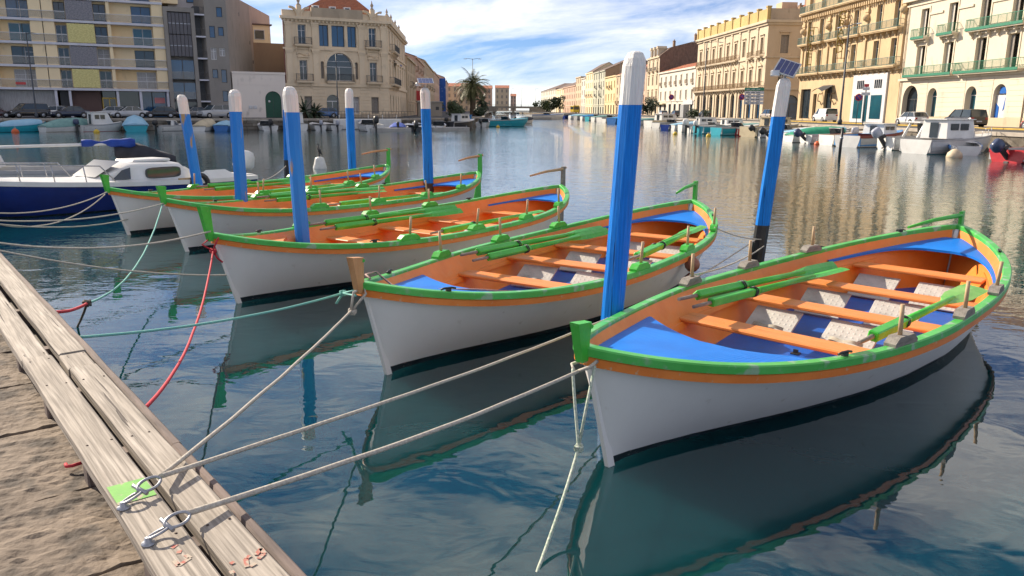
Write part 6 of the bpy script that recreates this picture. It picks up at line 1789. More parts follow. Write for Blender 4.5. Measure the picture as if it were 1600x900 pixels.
        MB().box(x0 - 0.01, x0 + 0.03, -bb * 0.3, bb * 0.3, z0 + 0.05, z0 + ch * 0.85).build('cabin_door', SMOKE, co).location = (-0.025, 0, 0)
        MB().box(x0 - 0.12, x1 - ch * 0.45, -bb * 0.98, bb * 0.98, z0 + ch + 0.001, z0 + ch + 0.06, bev=0.02).build('cabin_roof', cm, co)
    if screen or hardtop or console:
        xs2 = Lh * 0.52
        if console:
            MB().loft([[(xs2 - 0.35, -0.35, 0.12), (xs2 + 0.3, -0.35, 0.12), (xs2 + 0.3, 0.35, 0.12), (xs2 - 0.35, 0.35, 0.12)], [(xs2 - 0.2, -0.32, fb + 0.55), (xs2 + 0.15, -0.32, fb + 0.55), (xs2 + 0.15, 0.32, fb + 0.55), (xs2 - 0.2, 0.32, fb + 0.55)]], closed=True, smooth=False, caps=True).build('console', GEL, t)
        w_ = MB(); bb = B * 0.40; h2 = 0.5 if not hardtop else 0.95
        zb = fb + 0.08
        w_.loft([[(xs2 - 0.35, bb, zb), (xs2 - 0.55, bb * 0.9, zb + h2)], [(xs2 + 0.25, bb * 0.8, zb), (xs2 - 0.15, bb * 0.7, zb + h2)], [(xs2 + 0.45, 0, zb), (xs2, 0, zb + h2)], [(xs2 + 0.25, -bb * 0.8, zb), (xs2 - 0.15, -bb * 0.7, zb + h2)], [(xs2 - 0.35, -bb, zb), (xs2 - 0.55, -bb * 0.9, zb + h2)]], smooth=False)
        ws_ = w_.build('windscreen', SMOKE, t)
        fr_ = MB()
        fr_.tube([(xs2 - 0.55, bb * 0.9, zb + h2), (xs2 - 0.15, bb * 0.7, zb + h2), (xs2, 0, zb + h2), (xs2 - 0.15, -bb * 0.7, zb + h2), (xs2 - 0.55, -bb * 0.9, zb + h2)], 0.03, 6)
        fr_.build('screen_frame', GEL, ws_)
        if hardtop:
            ht2 = MB().box(xs2 - 1.5, xs2 + 0.15, -bb * 0.95, bb * 0.95, zb + h2 + 0.03, zb + h2 + 0.12, bev=0.04)
            hto = ht2.build('hardtop', GEL, t)
            for s in (1, -1):
                MB().bar((xs2 - 1.55, s * bb * 0.9, fb), (xs2 - 1.05, s * bb * 0.85, zb + h2 + 0.03), 0.10, 0.16).build('roof_pillar', GEL, hto)
    if tarp:
        tb = MB(); hh = 0.35 if not isinstance(tarp, tuple) else tarp[1]
        tm = tarp if not isinstance(tarp, tuple) else tarp[0]
        RR = []
        for i, r in enumerate(rg[:-2]):
            u = i / (len(rg) - 1)
            hz = hh * math.sin(min(1, (u + 0.05) * 2.2) * math.pi / 2) * (1 - max(0, (u - 0.6) / 0.45) ** 2)
            x, b, z = r[0]
            RR.append([(x, b + 0.03, z - 0.12), (x, b + 0.02, z + 0.03), (x, b * 0.6, z + hz * 0.75 + 0.02 * math.sin(i * 1.7)), (x, 0, z + hz + 0.03), (x, -b * 0.6, z + hz * 0.75 + 0.02 * math.sin(i * 2.3)), (x, -b - 0.02, z + 0.03), (x, -b - 0.03, z - 0.12)])
        tb.loft(RR)
        k0 = len(tb.v); tb.v += RR[0]; tb.f.append(tuple(range(k0, k0 + 7))); tb.mi.append(0); tb.sm.append(False)
        tb.build('tarpaulin', tm, t)
    if motor:
        add_outboard(t, 0.0, 0.0, fb - 0.12, motor, mtilt, mscale)
    if rail:
        rl = MB(); pr = [(r[0][0], r[0][1] - 0.08, r[0][2] + 0.45) for r in rg[12:]]
        rl.tube(pr + [(a, -b, c) for a, b, c in pr[::-1]], 0.02, 5)
        for r in rg[12::3]:
            for s in (1, -1):
                rl.tube([(r[0][0], s * (r[0][1] - 0.08), r[0][2]), (r[0][0], s * (r[0][1] - 0.08), r[0][2] + 0.45)], 0.016, 5)
        rl.build('bow_rail', STEEL, t)
    return t
aR = math.atan2(0.065, 1)
def cR(px, py, label, da=0.0, **k):
    p = on_z(px, py, 0)
    g_ = 1.22
    k['Lh'] = min(k.get('Lh', 5.2) * g_, (RE(p.y) - p.x - 0.3) / max(0.5, math.cos(R(da)))) if px > 940 else min(k.get('Lh', 5.2), RE(p.y) - p.x + 0.5)
    k['B'] = k.get('B', 2.0) * g_; k['fb'] = k.get('fb', 0.55) * g_
    return craft(label, p, aR + R(da), **k)
# right bank, near to far
cR(1572, 254, 'red and white speedboat with a tilted navy outboard at the right edge', 12, Lh=5.6, B=2.2, fb=0.6, hull=REDH, motor=MOTN, mtilt=R(-48), mscale=1.15, screen=True, rail=True, stripe=REDH)
cR(1508, 243, 'small white dinghy with a bright blue rim beside the red speedboat', 60, Lh=3.6, B=1.6, fb=0.5, rim=MIDB, stripe=MIDB)
p = on_z(1428, 240, 0)
craft('large white cabin cruiser with teal waterline moored at the right', p, R(24), Lh=7.6, B=2.7, fb=0.95, cabin=(0.22, 0.66, 1.25, GEL), bottom=TEALH, rail=True)
cR(1382, 234, 'white hardtop motorboat with a grey outboard beside the large cruiser', 0, Lh=5.8, B=2.2, fb=0.75, hardtop=True, console=True, motor=MOTG, mtilt=R(-35), mscale=1.2)
cR(1322, 230, 'white wooden launch with a red-brown band and small wheelhouse', 28, Lh=6.0, B=2.1, fb=0.75, stripe=REDB, rim=REDB, deck=LBLUE, cabin=(0.45, 0.75, 0.8, GEL))
cR(1290, 227, 'small white boat with an orange-red name band left of the wooden launch', 10, Lh=4.8, B=1.9, fb=0.7, stripe=REDH, deck=BEIGE)
cR(1258, 224, 'open white boat with a tilted navy outboard behind the black stake', 5, Lh=5.0, B=1.9, fb=0.6, motor=MOTN, mtilt=R(-50), mscale=1.1, screen=True)
cR(1232, 222, 'white boat under a bright green tarpaulin', 0, Lh=4.6, B=1.8, fb=0.55, tarp=(TARPG, 0.6))
cR(1202, 217, 'low grey boat with a tilted black outboard left of the solar panel post', 0, Lh=4.6, B=1.8, fb=0.5, hull=GELG, motor=BLACK, mtilt=R(-50), mscale=1.1)
cR(1168, 214, 'beige cabin boat with a beige cabin top', 25, Lh=6.4, B=2.3, fb=0.9, hull=BEIGE, deck=BEIGE, cabin=(0.35, 0.75, 0.9, BEIGE), hardtop=False)
cR(1144, 211, 'small orange-red and white boat between the turquoise and beige boats', 15, Lh=4.4, B=1.7, fb=0.65, hull=REDH, deck=GEL)
cR(1118, 211, 'turquoise and white boat with a windscreen, the right one of two', 20, Lh=5.2, B=1.9, fb=0.7, hull=TEALH, screen=True)
cR(1090, 209, 'turquoise and white boat with a white engine cover, the left one of two', 20, Lh=5.2, B=1.9, fb=0.75, hull=TEALH, deck=GEL, motor=GEL)
cR(1076, 207.5, 'white boat with a big white outboard left of the turquoise pair', 0, Lh=5.0, B=1.9, fb=0.65, motor=GEL, mscale=1.3, screen=True)
cR(1062, 206, 'white cabin boat right of the navy open boat', 0, Lh=5.4, B=2.0, fb=0.75, cabin=(0.35, 0.75, 0.9, GEL))
cR(1038, 203, 'navy open boat beside a white cabin boat', 20, Lh=5.6, B=2.0, fb=0.6, hull=NAVY, stripe=NAVY)
cR(1012, 199, 'white cabin cruiser just right of the big blue post', 18, Lh=7.5, B=2.5, fb=0.9, cabin=(0.25, 0.68, 1.0, GEL), stripe=BEIGE)
cR(955, 193, 'blue covered boat just left of the big blue post', 30, Lh=8.0, B=2.8, fb=0.9, hull=MIDB, tarp=(TARPB, 0.3))
far = [(936, 190.5, GEL, None, 'far white boat nearest the blue covered one'), (926, 189.5, GEL, TARPT, 'far white boat under a grey-green cover'), (917, 188.5, TEALH, None, 'far turquoise boat among white ones on the right bank'), (908, 187.5, GEL, TARPB, 'far white boat under a blue cover'), (899, 186.5, GELG, TARPT, 'far grey boat under a dull green cover'), (890, 186, GEL, TARPLB, 'far white boat under a pale blue cover'), (881, 185, NAVY, TARPK, 'far navy boat under a black cover'), (873, 184.3, GEL, TARPK, 'far white boat under a black cover'), (860, 183, BLKH, TARPK, 'farthest dark covered boat near the bridge')]
for x, y, h_, tp_, lab in far:
    cR(x, y, lab, rnd.uniform(0, 30), Lh=6.5, B=2.3, fb=0.85, hull=h_, tarp=tp_, screen=tp_ is None)
more = [(1340, 226, GEL, None, 'white', 'white boat tucked behind the wooden launch', dict(motor=MOTG, screen=True)), (1226, 219, GEL, TARPLB, 'pale', 'white boat with a pale blue cover behind the solar panel post', {}),
        (1183, 214.5, GEL, None, 'white', 'white boat with a windscreen between the grey and the beige boats', dict(screen=True, motor=BLACK, mtilt=R(-45))), (1130, 209, GELG, TARPT, 'grey', 'grey boat with a dull green cover behind the turquoise pair', {}),
        (1102, 208, GEL, None, 'white', 'white boat with a small cabin behind the turquoise pair', dict(cabin=(0.35, 0.75, 0.9, GEL))), (1050, 203.5, GEL, TARPLB, 'pale', 'white boat with a pale blue cover near the navy open boat', {}),
        (1024, 200, GEL, None, 'white', 'white open boat behind the navy open boat', dict(screen=True)), (978, 195, GEL, TARPT, 'grey', 'white boat with a grey-green cover hidden partly by the big post', {}), (943, 191.5, GEL, None, 'white', 'white boat with a windscreen left of the blue covered boat', dict(screen=True))]
for x, y, h_, tp_, _, lab, kw in more:
    cR(x, y, lab, rnd.uniform(-5, 25), Lh=5.4, B=2.0, fb=0.65, hull=h_, tarp=tp_, **kw)
# left basin quay: bows to the quay
aL = math.atan2(V2.y, V2.x)
def cL(px, py, label, da=0.0, **k):
    p = on_z(px, py, 0)
    if px < 560:
        kk = (px - 800) / FPX; Lh = k.get('Lh', 5.2); c_ = math.cos(R(da))
        b_ = Q0 - V2 * (Lh * max(0.0, c_) + k.get('B', 2.0) * 0.5 * abs(math.sin(R(da))) + 0.5)
        s_ = (kk * b_.y - b_.x) / (U2.x - kk * U2.y)
        p = b_ + U2 * s_; p.z = 0
    return craft(label, p, aL + R(da), **k)
cL(6, 206, 'turquoise covered boat at the left edge of the picture', -70, Lh=5, B=2.0, fb=0.7, hull=TEALH, tarp=(TARPLB, 0.5))
cL(78, 205, 'white boat under a grey-green tarpaulin by the left quay', -62, Lh=5.6, B=2.0, fb=0.6, hull=GEL, tarp=(TARPT, 0.75), bottom=BEIGE)
cL(136, 204.5, 'white fishing boat with a wheelhouse and red waterline by the left quay', -66, Lh=4.8, B=2.0, fb=0.7, cabin=(0.25, 0.75, 1.35, GEL), bottom=REDH, motor=MOTN)
cL(222, 203, 'turquoise boat under a tall pale blue cover, seen stern on', -2, Lh=5.0, B=2.7, fb=0.75, hull=TEALH, tarp=(TARPLB, 0.95))
cL(256, 203, 'small white open boat with a black outboard near the leaning post', -60, Lh=4.2, B=1.8, fb=0.6, motor=BLACK, console=True)
cL(318, 202, 'cream covered boat behind the leaning post', -30, Lh=4.6, B=1.9, fb=0.6, tarp=(BEIGE, 0.7))
cL(352, 201.5, 'small bright blue boat left of the worn post', -20, Lh=4.4, B=1.9, fb=0.7, hull=MIDB, tarp=(TARPLB, 0.35))
cL(428, 202, 'white speedboat with a black outboard in front of the green door', 0, Lh=4.8, B=2.1, fb=0.6, motor=BLACK, mscale=1.2, screen=True)
cL(474, 202, 'white cabin boat in front of the mansion cycads', 0, Lh=5.0, B=2.1, fb=0.8, cabin=(0.3, 0.8, 1.3, GEL))
cL(586, 205.5, 'white speedboat with a tall black outboard below the mansion', -2, Lh=5.6, B=2.6, fb=0.8, motor=BLACK, mscale=1.5, screen=True)
cL(622, 205, 'grey inflatable with a dark blue cover below the mansion corner', -20, Lh=5.0, B=2.1, fb=0.5, hull=GELG, tarp=(SAILB, 0.4), motor=BLACK)
cL(648, 205, 'black inflatable with a raised black engine left of the flat panel post', -10, Lh=5.0, B=2.1, fb=0.55, hull=BLKH, motor=BLACK, mtilt=R(-45), mscale=1.4)
cL(682, 204, 'white open boat just right of the flat panel post', -30, Lh=4.8, B=2.0, fb=0.6, screen=True)
cL(700, 201, 'black-hulled cruiser with a white cabin near the palm', -60, Lh=6.6, B=2.3, fb=0.95, hull=BLKH, cabin=(0.3, 0.72, 1.0, GEL), motor=BLACK)
cL(727, 199, 'white boat with a bright blue hood below the palm', -30, Lh=5.6, B=2.2, fb=0.85, cabin=(0.3, 0.72, 0.9, TARPB), motor=BLACK)
cL(752, 198.5, 'white boat with a tilted black outboard left of the turquoise cruiser', -35, Lh=5.2, B=2.0, fb=0.7, motor=BLACK, mtilt=R(-45), screen=True)
cL(754, 197.5, 'large turquoise cruiser with a windscreen at the quay tip', -85, Lh=9.0, B=2.8, fb=1.0, hull=TEALH, deck=TEALH, screen=True)
cL(806, 193.5, 'white sports boat with black engines behind the turquoise cruiser', -60, Lh=6.6, B=2.2, fb=0.7, tarp=(TARPK, 0.5), motor=BLACK)
for px, py, lab, Lh in ((505, 199, 'white moored dinghy partly behind the post near the mansion', 4.0), (530, 201, 'white dinghy left of the round-topped post below the mansion', 4.0), (562, 202, 'small white tender moored inside the mansion row', 4.0), (664, 202.5, 'small white tender behind the flat panel post', 4.0)):
    cL(px, py, lab, rnd.uniform(-20, 10), Lh=Lh, B=1.7, fb=0.6, motor=MOTG)
cL(826, 186, 'far white motor yacht with a light blue hull line near the bridge', -80, Lh=14, B=3.6, fb=1.3, hull=GEL, stripe=MIDB, screen=True)
# floating pontoons below the mansion
PONT = mat('grey_pontoon', (0.42, 0.41, 0.39), (0.32, 0.31, 0.29), rough=0.8, scale=2)
for px, py, lab in ((612, 205.5, 'grey floating pontoon left of the flat panel post'), (706, 204, 'grey floating pontoon right of the flat panel post')):
    t = thing('pontoon', lab, 'pontoon', on_z(px, py, 0), UA)
    MB().box(-2.6, 2.6, 0, 2.0, -0.2, 0.42, bev=0.06).build('float', PONT, t)
    for x in (-2.2, 2.2): MB().tube([(x, 0.2, 0.42), (x, 0.2, 0.62)], 0.07, 8).build('bollard', STEEL, t)
# a long white service barge behind the round-topped post
t = thing('white_barge', 'long white barge moored under the mansion', 'barge', on_z(530, 203, 0) + V2 * 2.5, UA)
MB().box(0, 9.5, 0, 2.6, 0.02, 1.35, bev=0.08).build('hull', GEL, t); MB().box(0.05, 9.45, 0.05, 2.55, -0.3, 0.019).build('bottom', BOOT, t)
for k2 in range(5): MB().tube([(0.8 + k2 * 2, 0.1, 1.35), (0.8 + k2 * 2, 0.1, 1.9)], 0.05, 6).build('stanchion', GEL, t)
# buoys
def buoy(px, py, r_, m_, lab):
    t = thing('marker_buoy', lab, 'buoy', on_z(px, py, 0), 0, 'small marker buoys')
    MB().lathe([(0.02, -0.6 * r_), (0.7 * r_, -0.45 * r_), (r_, 0.05 * r_), (0.85 * r_, 0.6 * r_), (0.45 * r_, 0.95 * r_), (0.2 * r_, 1.1 * r_), (0, 1.15 * r_)], 14).build('float', m_, t)
    mb = MB(); torus(mb, (0, 0, 1.25 * r_), (0, 1, 0), (1, 0, 0), 0.16 * r_ + 0.03, 0.16 * r_ + 0.03, 0.025, 10, 5); mb.build('ring', STEEL, t)
CREAMB = mat('cream_buoy', (0.62, 0.52, 0.36), (0.5, 0.4, 0.27), rough=0.6, scale=5)
ORB = mat('orange_buoy', (0.62, 0.12, 0.03), (0.5, 0.09, 0.02), rough=0.5, scale=5)
YLB = mat('yellow_buoy', (0.66, 0.46, 0.04), (0.55, 0.37, 0.03), rough=0.5, scale=5)
buoy(1491, 246, 0.48, CREAMB, 'large cream buoy floating in front of the large cruiser')
buoy(1277, 226, 0.28, ORB, 'orange buoy left of the black stake')
buoy(1055, 210, 0.30, YLB, 'yellow buoy beside the navy open boat')
buoy(1107, 213, 0.28, YLB, 'yellow buoy in front of the turquoise pair')
buoy(24, 207, 0.38, ORB, 'orange-red buoy at the far left of the water')
buoy(151, 207, 0.32, YLB, 'yellow buoy at the stern of the wheelhouse boat')
buoy(778, 199, 0.3, YLB, 'yellow-green buoy under the turquoise cruiser')
t = thing('mooring_stake', 'black wooden stake standing in the water among the right-bank boats', 'post', on_z(1312, 241, 0))
MB().tube([(0, 0, -1), (0, 0, 0.6), (0.05, 0, 1.75)], [0.10, 0.10, 0.085], 8).build('stake', POSTBLACK, t)
MB().tube([(0.03, 0, 1.0), (0.03, 0, 1.12)], 0.11, 8).build('band', STEEL, t)

# ---------------------------------------------------------------- blue cabin boat and sailing boat at the left
def hull_point(P0, P1):
    d = P1 - P0; return math.atan2(d.y, d.x), d.length
sternP = on_z(385, 302, 0); bowP = on_z(-62, 330, 0)
sternP = Vector((-9.1, 25.6, 0)); bowP = Vector((-13.3, 18.9, 0))
ang, Lc = hull_point(sternP, bowP)
cbt = thing('cabin_boat', 'blue-hulled cabin boat with a white cabin and white outboard', 'motorboat', sternP, ang)
rg = craft_hull(Lc, 2.5, 0.56, 0.34, 2.2)
mb = MB(); full = [r + [(a, -b, c) for a, b, c in r[-2::-1]] for r in rg]; n = len(full[0])
mb.loft([r[0:4] for r in full], mi=0); mb.loft([r[n - 4:] for r in full], mi=0); mb.loft([r[3:n - 3] for r in full], mi=1)
mb.f.append(tuple(len(mb.v) + i for i in range(n))); mb.v += full[0]; mb.mi.append(0); mb.sm.append(False)
mb.build('hull', [NAVY, BOOT], cbt)
for s in (1, -1):
    st = MB(); st.loft([[(r[0][0], s * (r[0][1] + 0.03), r[0][2] + 0.10), (r[0][0], s * (r[0][1] + 0.035), r[0][2] - 0.02), (r[0][0], s * (r[0][1] - 0.05), r[0][2] - 0.02), (r[0][0], s * (r[0][1] - 0.05), r[0][2] + 0.10)] for r in rg[:-1]], closed=True, smooth=False, caps=True)
    st.build('white_topside', GEL, cbt)
i0 = 7
dk = MB(); dk.loft([[(r[0][0], r[0][1] - 0.02, r[0][2] + 0.10), (r[0][0], r[0][1] * 0.6, r[0][2] + 0.15), (r[0][0], 0, r[0][2] + 0.18), (r[0][0], -r[0][1] * 0.6, r[0][2] + 0.15), (r[0][0], -r[0][1] + 0.02, r[0][2] + 0.10)] for r in rg[i0:]])
dk.build('foredeck', GEL, cbt)
ins = MB(); ins.loft([[(r[0][0], r[0][1], r[0][2] + 0.10), (r[0][0], r[0][1] - 0.22, r[0][2] + 0.12 + (0.22 if 2 < i < 6 else 0)), (r[0][0], r[0][1] - 0.3, 0.25), (r[0][0], -r[0][1] + 0.3, 0.25), (r[0][0], -r[0][1] + 0.22, r[0][2] + 0.12 + (0.22 if 2 < i < 6 else 0)), (r[0][0], -r[0][1], r[0][2] + 0.10)] for i, r in enumerate(rg[:i0 + 1])], smooth=False)
ins.box(0.02, 0.30, -1.0, 1.0, 0.26, 0.70)
ins.build('cockpit', GEL, cbt)
x0, x1, z0, ch = Lc * 0.30, Lc * 0.60, 0.66, 0.50
cb2 = MB(); wv = 0.92
secs = [(x0 - 0.15, 0.0, 0.95, 0.62), (x0 + 0.10, 0.0, 1.0, 1.0), (x0 + 1.3, 0.03, 0.98, 1.03), (x1 - 0.75, 0.06, 0.93, 0.96), (x1 + 0.25, 0.1, 0.80, 0.10)]
cb2.loft([[(x, -wv * k, z0 + dz), (x, -wv * k * 0.93, z0 + dz + ch * h_ * 0.8), (x, -wv * k * 0.78, z0 + dz + ch * h_), (x, 0, z0 + dz + ch * h_ + 0.05), (x, wv * k * 0.78, z0 + dz + ch * h_), (x, wv * k * 0.93, z0 + dz + ch * h_ * 0.8), (x, wv * k, z0 + dz)] for x, dz, k, h_ in secs], caps=True)
co = cb2.build('cabin', GEL, cbt)
def rounded_window(xa, xb, za, zb, y, s):
    cx_, cz_ = (xa + xb) / 2, (za + zb) / 2; a_, b_ = (xb - xa) / 2, (zb - za) / 2
    P_ = []
    for k2 in range(20):
        a = 2 * math.pi * k2 / 20
        P_.append((cx_ + a_ * math.copysign(abs(math.cos(a)) ** 0.45, math.cos(a)), cz_ + b_ * math.copysign(abs(math.sin(a)) ** 0.45, math.sin(a))))
    P2 = [(cx_ + (x - cx_) * 1.08, cz_ + (z - cz_) * 1.2) for x, z in P_]
    fr_ = MB().xprism(P2, y - 0.015, y + 0.015).build('window_rim', FRAMED, co)
    MB().xprism(P_, y - 0.02 if s < 0 else y - 0.0, y + 0.0 if s < 0 else y + 0.02).build('pane', SMOKE, fr_)
for s in (1, -1):
    rounded_window(x0 + 0.22, x0 + 1.25, z0 + 0.14, z0 + 0.40, s * (wv * 0.975), s)
    MB().add([(x1 - 0.62, s * 0.885, z0 + 0.15), (x1 - 0.10, s * 0.80, z0 + 0.13), (x1 - 0.45, s * 0.775, z0 + 0.40), (x1 - 0.66, s * 0.83, z0 + 0.46)], [(0, 1, 2, 3)]).build('quarter_light', SMOKE, co).location = (0, s * 0.03, 0)
MB().box(x0 + 0.15, x0 + 1.35, -0.45, 0.45, z0 + ch + 0.045, z0 + ch + 0.13, bev=0.05).build('hatch', GEL, co)
MB().add([(x1 - 0.55, -0.62, z0 + 0.60), (x1 - 0.55, 0.62, z0 + 0.60), (x1 + 0.15, 0.55, z0 + 0.20), (x1 + 0.15, -0.55, z0 + 0.20)], [(0, 1, 2, 3)]).build('windscreen', SMOKE, co).location = (0.03, 0, 0.03)
add_outboard(cbt, 0.0, 0.0, 0.52, GEL, R(-8), 1.1)
mb = MB(); torus(mb, (Lc * 0.28, 1.28, 0.55), (0, 1, 0), (1, 0, 0), 0.26, 0.26, 0.085, 18, 8); mb.build('tyre_fender', BLACK, cbt)
rl = MB(); pr = [(r[0][0], r[0][1] - 0.06, r[0][2] + 0.52 - (0.40 if i == 0 else 0)) for i, r in enumerate(rg[13:-1])]
rl.tube(pr + [(Lc + 0.1, 0, rg[-1][0][2] + 0.52)] + [(a, -b, c) for a, b, c in pr[::-1]], 0.018, 6)
for r in rg[15:-1:2]:
    for s in (1, -1): rl.tube([(r[0][0], s * (r[0][1] - 0.06), r[0][2] + 0.1), (r[0][0] + 0.05, s * (r[0][1] - 0.06), r[0][2] + 0.52)], 0.015, 6)
rl.build('bow_rail', STEEL, cbt)
MB().box(x0 - 0.2, x0 + 0.45, 1.14, 1.20, 0.70, 0.75).build('boat_hook', RAWWOOD, cbt)

sb_s = Vector((-13.4, 28.6, 0)); sb_b = Vector((-24.5, 23.6, 0))
ang, Ls = hull_point(sb_s, sb_b)
sbt = craft('white sailing boat with a blue sail cover on its boom and a black-covered engine', sb_s, ang, Lh=Ls, B=2.6, fb=0.62, cat='sailboat', name='sailing_boat', group=None)
MB().loft([[(Ls * 0.36, -0.85, 0.72), (Ls * 0.36, 0.85, 0.72), (Ls * 0.36 + 0.1, 0.75, 1.08), (Ls * 0.36 + 0.1, -0.75, 1.08)], [(Ls * 0.72, -0.5, 0.9), (Ls * 0.72, 0.5, 0.9), (Ls * 0.66, 0.45, 1.05), (Ls * 0.66, -0.45, 1.05)]], closed=True, smooth=False, caps=True).build('coach_roof', GEL, sbt)
MB().tube([(Ls * 0.62, 0.0, 1.32), (0.2, 0.15, 1.48)], 0.05, 8).build('lowered_mast', GEL, sbt)
sc2 = []
for k2 in range(12):
    u = k2 / 11; x = 0.2 + u * 1.7
    rr = 0.11 + 0.05 * math.sin(u * 7) + 0.03 * math.sin(u * 17)
    sc2.append([(x, 0.12 + rr * math.cos(a) * 1.1, 1.52 + rr * math.sin(a) * (0.9 if math.sin(a) > 0 else 1.3)) for a in [j * math.pi / 5 for j in range(10)]])
MB().loft(sc2, closed=True, caps=True).build('sail_cover', SAILB, sbt)
ec = []
for k2 in range(9):
    u = k2 / 8; x = 0.9 - u * 2.0; rr = 0.30 * math.sin(math.pi * (0.15 + 0.8 * u)) + 0.08
    ec.append([(x, rr * 0.9 * math.cos(a), 1.20 - 0.38 * u + rr * math.sin(a) + 0.05 * math.sin(3 * a + u * 9)) for a in [j * math.pi / 6 for j in range(12)]])
MB().loft(ec, closed=True, caps=True).build('engine_cover', TARPK, sbt)
MB().lathe([(0.0, 0), (0.5, 0.05), (0.55, 0.35), (0.45, 0.6), (0.2, 0.72), (0, 0.75)], 12).build('spray_hood', SAILB, sbt, (Ls * 0.42, 0.3, 0.95))

# ---------------------------------------------------------------- cars
TYRE = mat('tyre_rubber', (0.02, 0.02, 0.02), (0.03, 0.03, 0.03), rough=0.85, scale=9)
RIM = mat('wheel_rim', (0.45, 0.46, 0.48), (0.35, 0.36, 0.38), rough=0.35, scale=9, metal=0.6)
CGLASS = mat('car_glass', (0.03, 0.045, 0.05), (0.02, 0.03, 0.035), rough=0.06, scale=1, spec=0.8)
HEADL = mat('headlamp', (0.7, 0.7, 0.68), (0.55, 0.55, 0.55), rough=0.15, scale=8)
TAILL = mat('tail_lamp', (0.45, 0.02, 0.02), (0.35, 0.015, 0.015), rough=0.2, scale=8)
WHEEL = MB().lathe([(0.0, -0.09), (0.20, -0.10), (0.31, -0.09), (0.325, -0.04), (0.325, 0.04), (0.31, 0.09), (0.20, 0.10), (0, 0.09)], 20).mesh('wheel', TYRE)
RIMM = MB().lathe([(0.0, 0.092), (0.05, 0.105), (0.19, 0.104), (0.20, 0.095)], 16).mesh('rim', RIM)
def paint(n, c): return mat('car_paint_' + n, c, tuple(v * 0.9 for v in c), rough=0.25, scale=0.6, coat=0.6)
KINDS = {  # length, width, bonnet z, belt z, roof z, and x fractions: bonnet end, screen top, roof end, tail top
    'hatch': (3.8, 1.64, 0.82, 0.92, 1.44, 0.24, 0.42, 0.86, 0.985), 'sedan': (4.6, 1.76, 0.80, 0.92, 1.43, 0.27, 0.44, 0.72, 0.86),
    'suv': (4.6, 1.85, 1.02, 1.10, 1.70, 0.24, 0.38, 0.90, 0.985), 'van': (4.1, 1.75, 1.02, 1.10, 1.82, 0.22, 0.36, 0.97, 0.995), 'mpv': (4.4, 1.80, 0.98, 1.02, 1.72, 0.20, 0.38, 0.92, 0.99)}
